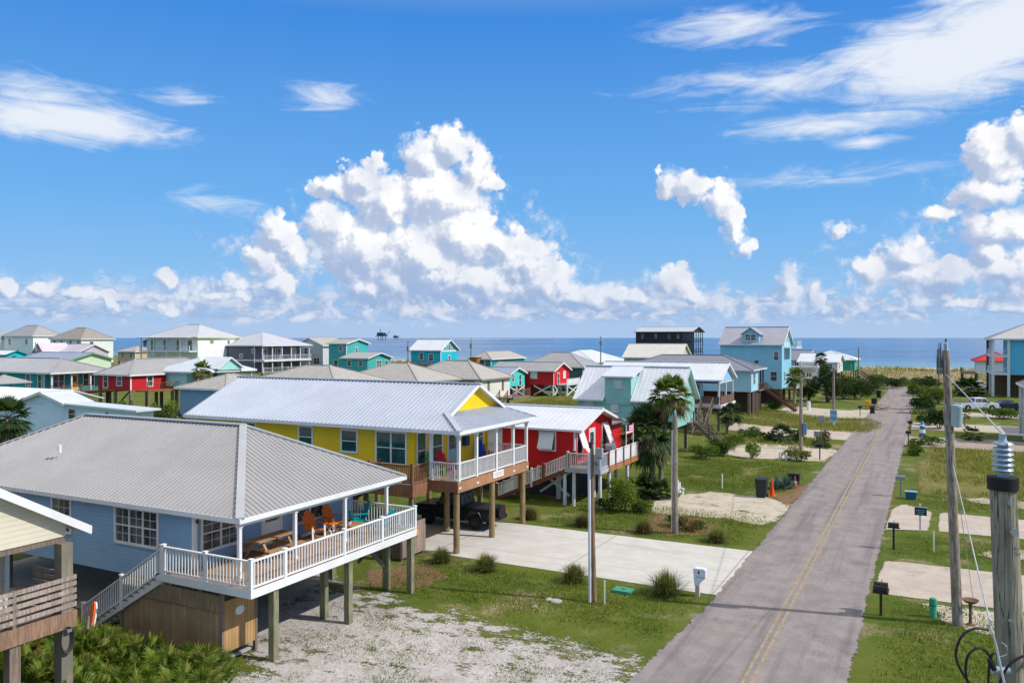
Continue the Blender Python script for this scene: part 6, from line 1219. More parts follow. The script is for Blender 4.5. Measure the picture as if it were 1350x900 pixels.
p = G(1146, 519); t = thing('blue_sign', p, 'small pale blue sign on a post behind the debris heap', 'sign'); MB().box(p.x - .06, p.x + .06, p.y - .05, p.y + .05, -.1, 1.3).build('post', WHITE, t); MB().box(p.x - .5, p.x + .5, p.y - .1, p.y - .05, .9, 1.9).build('board', solid('sign_blue', (110, 165, 190)), t); MB().box(p.x - .35, p.x + .35, p.y - .112, p.y - .101, 1.2, 1.6).build('notice_panel', WHITE, t)
p = G(1224, 530); t = thing('yellow_sign', p, 'yellow square sign in the bushes right of the road', 'sign'); MB().box(p.x - .05, p.x + .05, p.y - .05, p.y + .05, -.1, 1.3).build('post', GREYM, t); MB().box(p.x - .5, p.x + .5, p.y - .1, p.y - .05, .7, 1.7).build('board', solid('sign_yellow', (222, 214, 40)), t)
p = G(1216, 575); t = thing('lighthouse_post', p, 'blue and white banded lighthouse shaped post on the right verge', 'post'); BL = solid('post_blue', (30, 110, 160))
for k, (z0, z1, r0, r1, mm) in enumerate(((0, .4, .34, .31, BL), (.401, .8, .31, .28, WHITE), (.801, 1.15, .28, .25, BL), (1.151, 1.4, .24, .2, WHITE), (1.401, 1.75, .24, .03, BL))): MB().lathe((p.x, p.y, z0), [(r0, 0), (r1, z1 - z0)], 14).build(('band', 'band', 'band', 'lantern', 'cap')[k], mm, t, smooth=True)
random.seed(11); p = G(1155, 540); t = thing('debris_heap', p, 'heap of tan boards and yellow scraps dumped on the left verge', 'debris')
for k in range(16):
    a = random.uniform(0, 3.14); c = p + Vector((random.uniform(-1, 1.3), random.uniform(-1.2, 1.6), .15 + random.uniform(0, .7))); d = Vector((math.cos(a), math.sin(a), random.uniform(-.2, .3))) * random.uniform(.5, 1.0)
    MB().bar(c - d, c + d, .25, .08).build('board', TW if k % 3 else solid('scrap_tan', (214, 180, 130)), t)
m = MB(); m.box(p.x - 1.6, p.x - .9, p.y + .6, p.y + 1.4, 0, 1.3); m.build('crate', solid('scrap_yellow', (226, 170, 40)), t)
adirondack('adirondack_chair', tuple(G(894, 655)), R_(-60), 'white garden chair standing on the lawn between palms and sandy drive', 'chair', WHITE, WHITE, None, False, 1.1)
# ---- vehicles (local +x is the front)
def vehicle(name, loc, rz, label, cat, body, kind, L=5.4, Wd=1.9, wr=.4, base=.38, bh=1.12, top=1.82, cab=(-.6, 1.15), hood=1.2):
    t = thing(name, loc, label, cat, None, rz); bl = lambda mb, n, m, p=t, **k: mb.build(n, m, p, world=False, **k)
    x0, x1 = -L / 2, L / 2; w = Wd / 2; wa = (x0 + L * .2, x1 - L * .185)
    def arch(cx): return [(cx + (wr + .09) * math.cos(a * .3142), base - .02 + max(0, (wr + .09) * math.sin(a * .3142))) for a in range(10, -1, -1)][::1]
    hz = bh - (.03 if kind != 'box' else 0)
    bot = [(x0, base + .08)] + arch(wa[0]) + arch(wa[1]) + [(x1 - .05, base + .05)]
    topl = [(x1, base + .25), (x1 - .02, hz - .18), (x1 - .14, hz), (cab[1] + .1, bh + .03), (cab[0] - .05, bh + .03), (x0 + .04, bh + .0), (x0, bh - .1)]
    bl(MB().prism(bot + topl, 'y', -w, w), 'body', body, bevel=.035)
    def frustum(xa, xb, ta, tb, z0, z1, wb, wt, n, m): return bl(MB().add([(xa, -wb, z0), (xb, -wb, z0), (xb, wb, z0), (xa, wb, z0), (ta, -wt, z1), (tb, -wt, z1), (tb, wt, z1), (ta, wt, z1)], [(3, 2, 1, 0), (4, 5, 6, 7), (0, 1, 5, 4), (1, 2, 6, 5), (2, 3, 7, 6), (3, 0, 4, 7)]), n, m, bevel=.04)
    sl = .55 if kind != 'jeep' else .22; rs = {'pickup': .18, 'jeep': .12, 'suv': .35, 'sedan': .75}[kind]
    ca, cb_ = cab; ta, tb = ca + rs, cb_ - sl
    frustum(ca, cb_, ta, tb, bh, top, w - .06, w - .24, 'cabin', body)
    zl, zh = bh + .08, top - .12; fl = (zl - bh) / (top - bh); fh = (zh - bh) / (top - bh)
    for sg in (-1, 1):
        def sp_(x, z, off=.012): f_ = (z - bh) / (top - bh); return (x, sg * (w - .06 - .18 * f_ + off), z)
        xa = lambda f_: ca + rs * f_ + .1; xb = lambda f_: cb_ - sl * f_ - .1; md = (ca + cb_) / 2
        g = MB(); g.poly([sp_(xa(fl), zl), sp_(md - .04, zl), sp_(md - .04, zh), sp_(xa(fh), zh)]); g.poly([sp_(md + .04, zl), sp_(xb(fl), zl), sp_(xb(fh), zh), sp_(md + .04, zh)]); bl(g, 'side_window', GLASS)
        bl(MB().box(x0 - .012, x0 + .1, sg * (w - .17), sg * (w + .006), bh - .42, bh - .08), 'tail_light', solid('lamp_red', (190, 20, 20), .3)); bl(MB().box(x1 - .13, x1 - .005, sg * (w - .34), sg * (w - .06), hz - .34, hz - .16), 'headlight', solid('lamp_clear', (220, 225, 230), .2))
        bl(MB().box(cb_ - .22, cb_ - .06, sg * (w - .04), sg * (w + .16), bh + .06, bh + .24), 'mirror', DARK)
        for cx in wa:
            wh = bl(MB().tube([(cx, sg * (w - .24), wr), (cx, sg * (w - .22), wr), (cx, sg * (w - .02), wr), (cx, sg * w, wr)], [wr * .9, wr, wr, wr * .9], 22), 'wheel', mat('tyre', (.012, .012, .013), .8), smooth=True)
            bl(MB().tube([(cx, sg * (w - .02), wr), (cx, sg * (w + .008), wr)], [wr * .58, wr * .5], 16), 'rim', STEEL if kind != 'jeep' else DARK, wh)
    for (xf, xt, s_) in ((cb_, tb, 1), (ca, ta, -1)):
        P0 = lambda f_, y: (xf + (xt - xf) * f_ + s_ * .012, y, bh + (top - bh) * f_)
        bl(MB().poly([P0(fl, -(w - .2)), P0(fl, w - .2), P0(fh, w - .34), P0(fh, -(w - .34))]), 'windscreen' if s_ > 0 else 'rear_window', GLASS)
    bl(MB().box(x0 - .12, x0 + .02, -w + .08, w - .08, base + .02, base + .22), 'rear_bumper', DARK if kind == 'jeep' else STEEL); bl(MB().box(x1 - .06, x1 + .08, -w + .06, w - .06, base, base + .2), 'front_bumper', DARK if kind == 'jeep' else STEEL)
    bl(MB().box(x1 - .03, x1 + .012, -w + .4, w - .4, hz - .42, hz - .14), 'grille', DARK)
    if kind in ('pickup', 'jeep'): bl(MB().box(x0 + .12, ca - .12, -w + .1, w - .1, bh + .002, bh + .034), 'bed_floor', DARK)
    if kind == 'jeep':
        for sg in (-1, 1):
            for cx in wa: bl(MB().tube([(cx - wr - .16, sg * (w + .03), wr + .12), (cx - wr * .6, sg * (w + .03), wr * 2 + .14), (cx + wr * .6, sg * (w + .03), wr * 2 + .14), (cx + wr + .16, sg * (w + .03), wr + .12)], .07, 8), 'fender_flare', DARK)
            bl(MB().box(-1.2, 1.0, sg * (w + .02), sg * (w + .14), .42, .48), 'side_step', GREYM)
        bl(MB().tube([(x0 - .05, 0, 1.0), (x0 - .26, 0, 1.0)], .38, 20), 'spare_wheel', MATS['tyre'])
    return t
vehicle('pickup_truck', (-24.6, 40.7, .02), R_(180), 'black open bed pickup truck with a dark soft top parked under the yellow house', 'pickup truck', mat('paint_black', (.010, .011, .014), .3, .05), 'jeep', 5.2, 1.9, .44, .5, 1.2, 1.95, (-.55, 1.0))
vehicle('pickup_truck', (6.3, 140.2, .02), R_(26), 'white crew cab pickup truck parked on the grass right of the road', 'pickup truck', mat('paint_white', (.72, .73, .75), .3, .03), 'pickup', 5.8, 2.0, .4, .42, 1.2, 1.95, (-.7, 1.5))
vehicle('car', (10.6, 143.5, .02), R_(18), 'dark blue car parked behind the white pickup truck', 'car', mat('paint_dark_blue', (.02, .025, .05), .3, .05), 'sedan', 4.8, 1.85, .34, .3, .95, 1.48, (-1.6, 1.0))
vehicle('suv', (9.2, 197, .02), R_(20), 'white sport utility car parked under the far right houses', 'car', mat('paint_white', (), ) if False else MATS['paint_white'], 'suv', 4.8, 1.95, .38, .36, 1.1, 1.8, (-2.1, 1.2))
# ---- oil platforms far out at sea
def rig(u, d, s, label):
    c = P_(u, 445, d); c.z = 0; t = thing('oil_platform', c, label, 'oil platform', 'platforms on the horizon'); RM = mat('rig_steel', (.07, .085, .11), .8)
    for a in (-1, 1):
        for b_ in (-1, 1): MB().tube([(c.x + a * 14 * s, c.y + b_ * 12 * s, -5), (c.x + a * 12 * s, c.y + b_ * 10 * s, 17 * s)], 1.6 * s, 8).build('leg', RM, t)
    MB().box(c.x - 26 * s, c.x + 26 * s, c.y - 14 * s, c.y + 14 * s, 16 * s, 20 * s).build('deck', RM, t); MB().box(c.x - 22 * s, c.x + 14 * s, c.y - 10 * s, c.y + 10 * s, 20 * s, 34 * s).build('module', RM, t); MB().box(c.x + 16 * s, c.x + 24 * s, c.y - 6 * s, c.y + 6 * s, 20 * s, 28 * s).build('module', RM, t)
    for a in (-1, 1): MB().bar((c.x - 8 * s + a * 4 * s, c.y, 33 * s), (c.x - 8 * s, c.y, 52 * s), 1.2 * s, 1.2 * s).build('derrick', RM, t)
    MB().bar((c.x + 24 * s, c.y, 18 * s), (c.x + 48 * s, c.y, 40 * s), 1.4 * s, 1.4 * s).build('flare_boom', RM, t)
rig(503.5, 4400, 1.15, 'larger dark oil platform on the sea horizon, left of the small one'); rig(522, 5200, .7, 'smaller dark oil platform on the sea horizon')
# ------------------------------------------------------------------ plants
def leaf_mat(name, c1, c2, dead=None, trans=.35, rough=.55):
    m = bpy.data.materials.new(name); m.use_nodes = True; nt = m.node_tree; nt.nodes.clear(); b = NB(nt)
    g = T(nt, 'ShaderNodeNewGeometry'); r = g.outputs['Random Per Island']
    c = b.mix(r, tuple(c1) + (1,), tuple(c2) + (1,)); c = b.mix(b.ss(b.noise(g.outputs['Position'], 1.7, 3), .4, .65, 0, .5), c, tuple(k * .7 for k in c1) + (1,))
    if dead: c = b.mix(b.m('GREATER_THAN', b.m('FRACT', b.m('MULTIPLY', r, 17.3)), .86), c, tuple(dead) + (1,))
    p = T(nt, 'ShaderNodeBsdfPrincipled'); b.link(c, p.inputs['Base Color']); p.inputs['Roughness'].default_value = rough; p.inputs['Specular IOR Level'].default_value = .3
    t = T(nt, 'ShaderNodeBsdfTranslucent'); b.link(b.mix(1.0, c, (1.3, 1.4, .6, 1), 'MULTIPLY'), t.inputs[0])
    mx = T(nt, 'ShaderNodeMixShader'); mx.inputs[0].default_value = trans; b.link(p.outputs[0], mx.inputs[1]); b.link(t.outputs[0], mx.inputs[2])
    o = T(nt, 'ShaderNodeOutputMaterial'); b.link(mx.outputs[0], o.inputs[0]); MATS[name] = m; return m
PALM = leaf_mat('palm_leaf', (.085, .14, .022), (.20, .25, .05)); PALMD = leaf_mat('palm_leaf_dark', (.035, .075, .022), (.075, .12, .035)); PDEAD = leaf_mat('palm_dead', (.20, .13, .06), (.36, .25, .13), trans=.2)
SAWP = leaf_mat('palmetto_leaf', (.085, .17, .014), (.25, .32, .04), dead=(.34, .24, .09)); SHRB = leaf_mat('shrub_leaf', (.06, .115, .015), (.15, .20, .03)); SHRD = leaf_mat('shrub_leaf_dark', (.028, .055, .014), (.06, .10, .025)); SHRL = leaf_mat('shrub_leaf_light', (.13, .20, .025), (.25, .31, .05))
TUFT = leaf_mat('tuft_blade', (.10, .13, .025), (.22, .22, .07), dead=(.35, .29, .14)); TUFTB = leaf_mat('tuft_blade_brown', (.12, .10, .04), (.22, .17, .08)); GRB = leaf_mat('lawn_blade', (.085, .155, .012), (.20, .24, .035), dead=(.34, .28, .12), trans=.45); DRYB = leaf_mat('dry_blade', (.15, .18, .03), (.29, .28, .07), dead=(.40, .31, .13), trans=.45); AGAV = leaf_mat('agave_leaf', (.06, .12, .115), (.13, .21, .20), trans=.1)
BARK = mat('palm_bark', (.25, .20, .15), .95, .3, vs=5, bump=.9); STEM = mat('shrub_stem', (.12, .08, .05), .9)
U3 = lambda a, e: Vector((math.cos(a) * math.cos(e), math.sin(a) * math.cos(e), math.sin(e)))
def fan(mb, o, d, size, nb=15, spread=2.0, droop=.3, wid=.055):
    d = d.normalized(); s = d.cross(Vector((0, 0, 1)));
    if s.length < .1: s = Vector((1, 0, 0))
    s.normalize(); n = s.cross(d)
    for i in range(nb):
        t = (i / (nb - 1) - .5) * spread * random.uniform(.94, 1.06); L = size * (1 - .22 * abs(t) / (spread / 2)) * random.uniform(.85, 1.08)
        q = (d * math.cos(t) + s * math.sin(t) + n * (.10 - .12 * abs(t))).normalized(); w = q.cross(n).normalized() * size * wid * random.uniform(.8, 1.2)
        m1 = o + q * L * .5 + Vector((0, 0, -droop * L * .12)); e = o + q * L + Vector((0, 0, -droop * L * random.uniform(.4, .75)))
        mb.add([o, m1 + w + n * .012, e, m1 - w, m1 - n * .018], [(0, 1, 4), (1, 2, 4), (2, 3, 4), (3, 0, 4)])
def palm(p, h, r, label, nf=34, lean=(0, 0), dead=10, m=None, tr=.16, cat='palm tree', elo=-.55, seed=0, name='fan_palm', group=None):
    random.seed(seed); t = thing(name, p, label, cat, group); top = Vector((p.x + lean[0], p.y + lean[1], p.z + h)); tb = MB(); pts = []; rs = []
    k = max(4, int(h / .16))
    for i in range(k + 1):
        u = i / k; pts.append(p.lerp(top, u) + Vector((lean[0] * -.25 * math.sin(math.pi * u), lean[1] * -.25 * math.sin(math.pi * u), -.1 if i == 0 else 0))); rs.append(tr * (1.25 - .4 * u + (.22 if u > .82 else 0)) * (1 + .09 * (-1) ** i) * random.uniform(.94, 1.06))
    tb.tube(pts, rs, 11); tb.build('trunk', BARK, t, smooth=True)
    c = MB()
    for i in range(nf):
        a = i * 2.39996 + random.uniform(-.3, .3); u = (i + .5) / nf; e = 1.35 + (elo - 1.35) * u ** .85 + random.uniform(-.12, .12); d = U3(a, e); pl_ = r * random.uniform(.42, .62); o = top + d * pl_ + Vector((0, 0, -.10 * pl_ * u))
        c.bar(top + d * .05, o, .025, .02); fan(c, o, d + Vector((0, 0, -.25 * u)), r * random.uniform(.55, .7), 20, 2.6, .25 + .75 * u, .07)
    c.build('crown', m or PALM, t)
    if dead:
        b = MB()
        for i in range(dead):
            a = i * 2.39996 + 1; e = random.uniform(-1.0, .05); d = U3(a, e); o = top + d * r * random.uniform(.4, .62) - Vector((0, 0, .08)); b.bar(top - Vector((0, 0, .1)), o, .025, .02); fan(b, o, d + Vector((0, 0, -.5)), r * .5, 13, 1.7, 1.1)
        b.build('dead_fronds', PDEAD, t)
    return t
palm(G(871, 641), 6.7, 1.7, 'tall fan palm with brown dead fronds hanging under its crown, by the red deck', 40, (.66, .3), 24, seed=3)
palm(G(860, 640), 4.0, 2.3, 'shorter dark fan palm with drooping fronds just left of the tall one', 46, (-.3, -.1), 14, PALMD, seed=4, elo=-1.0)
palm(P_(10, 552, 60) - Vector((0, 0, 4.7)), 4.7, 1.75, 'dark round palm cut by the left edge, above the grey roof', 42, (0, 0), 4, PALMD, seed=5, elo=-.8)
palm(P_(266, 488, 100) - Vector((0, 0, 6)), 6, 1.4, 'palm with a yellowing crown between the red and pale mint houses', 26, (0, 0), 8, seed=6)
palm(G(1047, 537), 4.7, 1.75, 'palm with a yellow green crown in front of the tall sky blue house', 30, (.2, 0), 6, PALM, .22, seed=7)
palm(G(958, 572), 2.3, 1.55, 'small leaning palm beside the weathered stairs of the mint house', 28, (.45, .2), 5, PALMD, .14, seed=8)
palm(P_(1082, 473, 160) - Vector((0, 0, 6.5)), 6.5, 1.5, 'dark palm beside the white balconied house', 26, (0, 0), 4, PALMD, .2, seed=9)
palm(G(1031, 583), .7, 1.5, 'low bushy palm on the sandy left lot', 26, (0, 0), 0, PALMD, .15, seed=10)
palm(G(1276, 522), 1.2, 2.9, 'broad dark palm clump behind the white pickup truck', 44, (0, 0), 0, PALMD, .3, seed=12)
palm(G(1272, 562), 1.5, .8, 'young thin palm beside the right hand path', 12, (0, 0), 3, PALM, .07, seed=13)
palm(G(1282, 580), .5, 1.2, 'small brown palm at the edge of the dry right lot', 14, (0, 0), 8, PALMD, .1, seed=14)
for i, (u, v, r) in enumerate(((850, 652, 1.15), (866, 656, 1.0))): palm(G(u, v), .35, r * 1.2, ('dark low cycad like palm under the tall palms, left of two', 'dark low cycad like palm under the tall palms, right of two')[i], 26, (0, 0), 0, SHRD, .18, seed=20 + i, name='low_palm', cat='palm', elo=-.2)
def shrub(p, rx, h, label, m=None, n=1500, leaf=.1, seed=0, name='shrub', cat='shrub', group=None, clumps=9, ry=None):
    random.seed(seed + 100); t = thing(name, p, label, cat, group); ry = ry or rx; mb = MB(); st = MB(); cs = []
    for i in range(clumps):
        a = random.uniform(0, 6.28); q = random.random() ** .5 * .72; z = random.uniform(.32, .85); k = (1 - (z - .4) ** 2 * .8); cs.append((Vector((math.cos(a) * q * rx * k, math.sin(a) * q * ry * k, z * h)), random.uniform(.26, .46)))
    for c, s in cs[:10]: st.tube([p + Vector((c.x * .1, c.y * .1, -.05)), p + Vector((c.x * .6, c.y * .6, c.z * .6)), p + c], [.03 * max(1, h * .5), .02 * max(1, h * .5), .008], 5)
    for i in range(n):
        c, s = cs[i % clumps]; d = U3(random.uniform(0, 6.28), random.uniform(-1.2, 1.57)); rr = random.random() ** .4; o = p + c + Vector((d.x * rx, d.y * ry, d.z * h * .7)) * s * rr
        if o.z < p.z + .02: o.z = p.z + random.uniform(.02, .2)
        f = (d + U3(random.uniform(0, 6.28), random.uniform(-.6, 1.2)) * .9).normalized(); sd = f.orthogonal().normalized(); sd = (Matrix.Rotation(random.uniform(0, 6.28), 3, f) @ sd) * leaf * random.uniform(.3, .5); L = leaf * random.uniform(.8, 1.5)
        mb.add([o, o + f * L * .5 + sd, o + f * L, o + f * L * .5 - sd], [(0, 1, 2, 3)])
    mb.build('foliage', m or SHRB, t); st.build('stems', STEM, t); return t
SH = [(822, 674, 1.15, 2.1, 'bright light green bush at the corner of the red house deck', SHRL, 3000, .12), (846, 676, .8, .8, 'low leafy green bush right of the bright deck corner bush', SHRB, 1200, .1), (800, 672, .7, .8, 'dark low bush under the red deck posts', SHRD, 900, .1),
 (952, 601, 1.7, 1.5, 'rounded green bush below the weathered stairs', SHRB, 2200, .14), (991, 604, .9, 1.3, 'small upright green bush on the left lawn edge', SHRL, 1200, .12), (928, 604, 1.7, 1.0, 'low dark green bush before the mint house stairs', SHRB, 1600, .13), (967, 588, 1.5, 1.0, 'olive bush on the sandy left lot', SHRB, 1400, .13), (992, 577, 1.9, 1.0, 'wide low olive bush behind the sandy lot', SHRB, 1500, .14), (1048, 583, 1.1, 1.3, 'green bush right of the low bushy palm', SHRB, 1300, .13), (1018, 582, 1.2, 1.0, 'brownish bush left of the low bushy palm', SHRD, 1100, .13),
 (1054, 607, 1.7, .9, 'brown and green low bush at the foot of the sandy lot pole', TUFT, 1500, .14), (1086, 582, 1.1, 1.1, 'brownish round bush by the electric meter stand', TUFTB, 1200, .12), (1083, 590, 1.2, .7, 'bright green low bush beside the electric meter stand', SHRB, 1200, .12), (1020, 541, 1.6, 1.3, 'dark bush at the foot of the red brown stairs', SHRD, 1100, .16),
 (1090, 530, 2.6, 5.6, 'dark round leafy tree left of the road, before the white balconies', SHRD, 5200, .26), (1066, 527, 2.3, 3.0, 'dark bush left of the round leafy tree', SHRD, 2200, .24), (1113, 526, 2.9, 2.9, 'dark bush right of the round leafy tree', SHRD, 2400, .24), (1130, 526, 2.9, 3.0, 'dark bush in the middle of the left roadside thicket', SHRD, 2400, .24), (1147, 520, 3.2, 3.2, 'dark bush at the right end of the left roadside thicket', SHRD, 2200, .26), (1118, 512, 2.6, 2.6, 'pale green bush under the farthest green house', SHRB, 1400, .28),
 (1216, 545, 2.0, 2.4, 'dark green bush on the right verge before the yellow sign', SHRD, 2600, .2), (1238, 565, 1.7, 2.3, 'dark green bush just left of the transformer pole', SHRD, 2600, .18), (1222, 560, 1.3, 1.2, 'smaller dark bush beside the banded post', SHRD, 1300, .17), (1236, 532, 2.8, 2.6, 'wide green bush behind the yellow sign', SHRB, 2200, .24), (1212, 522, 2.6, 2.0, 'olive bush at the right end of the road', SHRB, 1500, .26), (1320, 551, 3.3, 1.3, 'low wide green hedge bush at the right edge', SHRB, 1900, .2), (1212, 600, 1.2, .9, 'tangled olive brush on the dry right lot, nearer one', SHRB, 1300, .12), (1206, 588, 1.0, .7, 'tangled olive brush on the dry right lot, middle one', SHRB, 900, .12), (1226, 586, 1.6, .9, 'tangled olive brush on the dry right lot, farthest one', SHRB, 1300, .12),
 (1176, 512, 3.0, 2.2, 'dark bush closing the far left end of the road', SHRD, 1600, .26), (1196, 509, 3.0, 1.8, 'olive bush across the far end of the road', SHRB, 1400, .26), (1222, 512, 3.0, 2.4, 'dark bush closing the far right end of the road', SHRD, 1600, .26), (1160, 508, 3.2, 2.2, 'olive bush left of the far road end, behind the debris heap', SHRB, 1400, .26),
 (890, 694, .75, .55, 'low dark plant left in the mulched pole bed', SHRD, 700, .1), (908, 698, .8, .5, 'low reddish plant in the mulched pole bed', TUFTB, 700, .1), (922, 697, .5, .4, 'small green plant right in the mulched pole bed', SHRB, 450, .1)]
for i, (u, v, rx, h, lb, m, n, lf) in enumerate(SH): shrub(G(u, v), rx, h, lb, m, n, lf, i, name='leafy_tree' if 'tree left' in lb else 'shrub', cat='tree' if 'tree left' in lb else 'shrub', clumps=16 if h > 2 else 9)
random.seed(2); fl = MB(); pb_ = G(908, 698)
for i in range(26):
    q = pb_ + Vector((random.uniform(-.9, .7), random.uniform(-.4, .5), random.uniform(.35, .6)))
    for a in range(4): d = U3(a * 1.57 + i, .4) * .05; fl.add([q, q + d + Vector((0, 0, .02)), q + d * 1.6, q + d - Vector((0, 0, .02))], [(0, 1, 2, 3)])
tag(fl.build('flowers', solid('flower_red', (196, 40, 36), .7)), 'scattered small red flowers in the mulched pole bed', 'flowers', kind='stuff')
for i, (u, v, d, r, h) in enumerate(((172, 545, 92, 2.2, 2.6), (200, 548, 90, 2.4, 2.4), (215, 540, 95, 2.2, 3.0), (150, 540, 98, 2.0, 2.0))):
    p = P_(u, v, d); shrub(Vector((p.x, p.y, 0)), r, max(2.2, p.z + .9), ('light green bush below the dark red house, second from left', 'light green bush below the dark red house, third from left', 'light green bush below the dark red house, rightmost', 'light green bush below the dark red house, leftmost')[i], SHRB if i % 2 else SHRL, 2200, .17, 40 + i)
# clumps of ornamental grass
def tuft_mesh(name, h, n, m, seed, t):
    random.seed(seed); mb = MB()
    for i in range(n):
        a = random.uniform(0, 6.283); e = min(1.52, abs(random.gauss(.95, .36)) + .12); L = h * random.uniform(.6, 1.3); o = Vector((random.gauss(0, .16 * h), random.gauss(0, .16 * h), 0)); d = U3(a, e); s = Vector((-math.sin(a), math.cos(a), 0)) * .012; m1 = o + d * L * .55; e1 = o + d * L * .95 + Vector((math.cos(a), math.sin(a), -.6)) * L * .34 * (1.65 - e)
        mb.add([o - s, o + s, m1 + s * .8, m1 - s * .8, e1], [(0, 1, 2, 3), (3, 2, 4)])
    return mb.build(name, m, t, world=False)
TF = [(583, 741, .62, 'grass clump beside the fence panel'), (641, 752, .68, 'grass clump left of the driveway, between fence and meter post'), (757, 766, .66, 'grass clump just left of the meter post'), (878, 784, .88, 'largest grass clump, near the white mailbox'), (768, 693, .6, 'brownish grass clump on the far driveway edge, left one'), (848, 702, .6, 'brownish grass clump left of the flower bed'), (945, 714, .62, 'grass clump right of the flower bed'), (699, 684, .6, 'brownish grass clump beside the yellow house piling')]
for i, (u, v, h, lb) in enumerate(TF):
    t = thing('grass_clump', G(u, v), lb, 'ornamental grass', 'ornamental grass clumps along the driveway', rz=i * 1.3); tuft_mesh('blades', h * 1.22, 950, TUFTB if 'brown' in lb else TUFT, 60 + i, t); tuft_mesh('green_base', h * .7, 520, SHRB, 80 + i, t)
# spiky blue plants
for i, (u, v, s) in enumerate(((1022, 645, 1.0), (1034, 644, 1.15), (1041, 642, .8))):
    random.seed(i); t = thing('agave', G(u, v), 'spiky blue green plant by the orange cone, %s of three' % ('leftmost', 'middle', 'rightmost')[i], 'agave'); mb = MB()
    for k in range(34):
        a = k * 2.4; e = random.uniform(.25, 1.45); L = s * random.uniform(.8, 1.15); d = U3(a, e); w = Vector((-math.sin(a), math.cos(a), 0)) * .06 * s; b0 = Vector((0, 0, .05)); m1 = d * L * .4 + Vector((0, 0, -.02)); mb.add([b0 - w * .6, b0 + w * .6, m1 + w, d * L, m1 - w, m1 - Vector((0, 0, .05))], [(0, 1, 2, 5), (2, 3, 5), (3, 4, 5), (4, 0, 5)])
    mb.build('leaves', AGAV, t, world=False); mb2 = MB().lathe((0, 0, -.02), [(.12, 0), (.1, .1), (.03, .16)], 8); mb2.build('base', STEM, t, world=False)
# saw palmettos at the lower left
random.seed(21); protos = []
for k in range(3):
    t = thing('saw_palmetto', (0, 0, 0), 'bright green saw palmetto in the thicket below the white stairs', 'saw palmetto', 'saw palmettos below the white stairs'); mb = MB()
    for i in range(24):
        a = i * 2.4 + random.uniform(-.3, .3); e = random.uniform(.35, 1.4); d = U3(a, e); L = random.uniform(.4, .8); o = d * L; mb.bar((0, 0, 0), o, .014, .012); fan(mb, o, d + Vector((0, 0, .2)), random.uniform(.38, .55), 14, 2.2, .35, .05)
    mb.build('fronds', SAWP, t, world=False); tb = MB().tube([(-.3, .05, .0), (0, 0, .04), (.05, 0, .2)], [.06, .08, .05], 7); tb.build('stem', STEM, t, world=False); protos.append(t)
spots = []
tries = 0
while len(spots) < 92 and tries < 4000:
    tries += 1; u = random.uniform(-40, 275); v = random.uniform(846, 985)
    if v < 862 + max(0, (u - 130)) * .26: continue
    p = G(u, v)
    if p.y > 18.9 or any((p - q_).length < .42 for q_ in spots) or (abs(p.x + 22.15) < .3 and abs(p.y - 14.62) < .3): continue
    spots.append(p)
for i, p in enumerate(spots):
    s = random.uniform(.95, 1.4); t = protos[i] if i < 3 else copy_tree(protos[i % 3]); t.location = p; t.rotation_euler = (0, 0, random.uniform(0, 6.28)); t.scale = (s, s, s * random.uniform(.8, 1.0))
# turf: many short blades, one object
def turf(name, rects, n, h, m, wdt=.012, thr=-.15, sc=.35, label=None, seed=1, zf=None):
    random.seed(seed); A = [(r[1] - r[0]) * (r[3] - r[2]) for r in rects]; vs = []; fs = []; k = 0; tries = 0
    while k < n and tries < n * 4:
        tries += 1; r = random.choices(rects, A)[0]; x = random.uniform(r[0], r[1]); y = random.uniform(r[2], r[3])
        ed_ = min(x - r[0], r[1] - x, y - r[2], r[3] - y)
        if ed_ < 1.6 * random.random() * (1 + mnoise.noise((x * .9, y * .9, 4))): continue
        if mnoise.noise((x * sc, y * sc, seed)) + .5 * mnoise.noise((x * sc * 5, y * sc * 5, seed)) < thr + random.uniform(-.35, .35): continue
        if len(r) > 4 and sdist(x, y, r[4]) < 0: continue
        a = random.uniform(0, 6.283); L = h * random.uniform(.5, 1.3); o = len(vs); dx, dy = math.cos(a), math.sin(a); w = wdt * random.uniform(.7, 1.4); ln_ = random.uniform(.1, .8) * L
        z0 = zf(x, y) if zf else 0
        vs += [(x - dy * w, y + dx * w, z0), (x + dy * w, y - dx * w, z0), (x + dx * ln_, y + dy * ln_, z0 + L)]; fs.append((o, o + 1, o + 2)); k += 1
    me = bpy.data.meshes.new(name); me.from_pydata(vs, [], fs); me.materials.append(m); o = bpy.data.objects.new(name, me); C.objects.link(o); tag(o, label, None, kind='stuff')
    return o
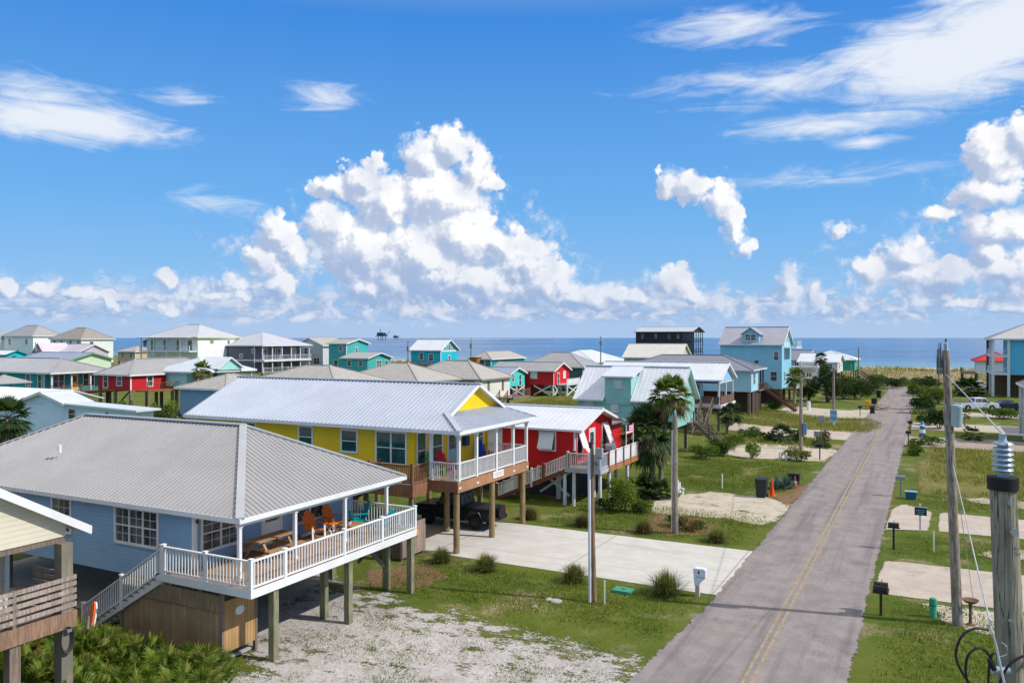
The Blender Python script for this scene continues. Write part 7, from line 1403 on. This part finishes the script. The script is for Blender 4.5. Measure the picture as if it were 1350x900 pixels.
turf('lawn_grass', [(-23, -8.4, 27.9, 34.3), (-21, -8.3, 43, 51.5), (-20, -8.3, 57.5, 74), (-1.9, 9, 22, 37.6), (-1.8, 12, 44.4, 50.8), (-1.8, 12, 57.8, 66)], 150000, .07, GRB, .014, -.25, .5, 'short lawn grass along the road', 1)
turf('lawn_weeds', [(-23, -8.4, 27.9, 34.3), (-21, -8.3, 43, 51.5), (-20, -8.3, 57.5, 74), (-1.9, 9, 22, 37.6)], 9000, .17, GRB, .022, .12, .8, 'taller weeds standing in the short lawn', 6)
turf('gravel_weeds', [(-22, -9, 14, 28)], 16000, .07, GRB, .014, .16, .55, 'weeds growing through the pale gravel', 2)
dr = [G(1150, 553), G(1168, 562), G(1140, 572), G(1060, 566), G(985, 560), G(920, 548), G(960, 532), G(1040, 545), G(1100, 552)]; dp = [(q_.x, q_.y) for q_ in dr]
turf('tall_dry_grass', [(min(a for a, _ in dp), max(a for a, _ in dp), min(b for _, b in dp), max(b for _, b in dp), dp), (-.5, 16, 63, 91), (-62, -40, 108, 136), (-22, -10, 84, 93)], 52000, .38, DRYB, .03, -.1, .2, 'tall dry grass on the open lots', 3)
turf('dune_grass', [(-420, 150, 226, 284)], 26000, 1.0, DRYB, .10, -.1, .06, 'coarse grass on the dunes', 4, lambda x, y: -.1 + max(0, math.sin(math.pi * (y - 224) / 62)) ** .8 * (1.0 + 1.5 * max(0, mnoise.noise((x * .035, y * .05, 1)) + .3)))

for i, (u, v, r) in enumerate(((733, 792, .28), (724, 790, .16), (705, 800, .13))):
    p = G(u, v); random.seed(i); m_ = MB().lathe((p.x, p.y, -.03), [(r, 0), (r * .95, .05), (r * .6, .1), (r * .1, .11)], 9); m_.v = [(x + random.uniform(-.03, .03), y * 1.0 + random.uniform(-.03, .03), z) for x, y, z in m_.v]
    tag(m_.build('flat_stone', CONC), ('largest pale flat stone lying in the grass left of the meter post', 'middle sized pale flat stone in the grass left of the meter post', 'smallest pale stone in the grass left of the meter post')[i], 'stone')
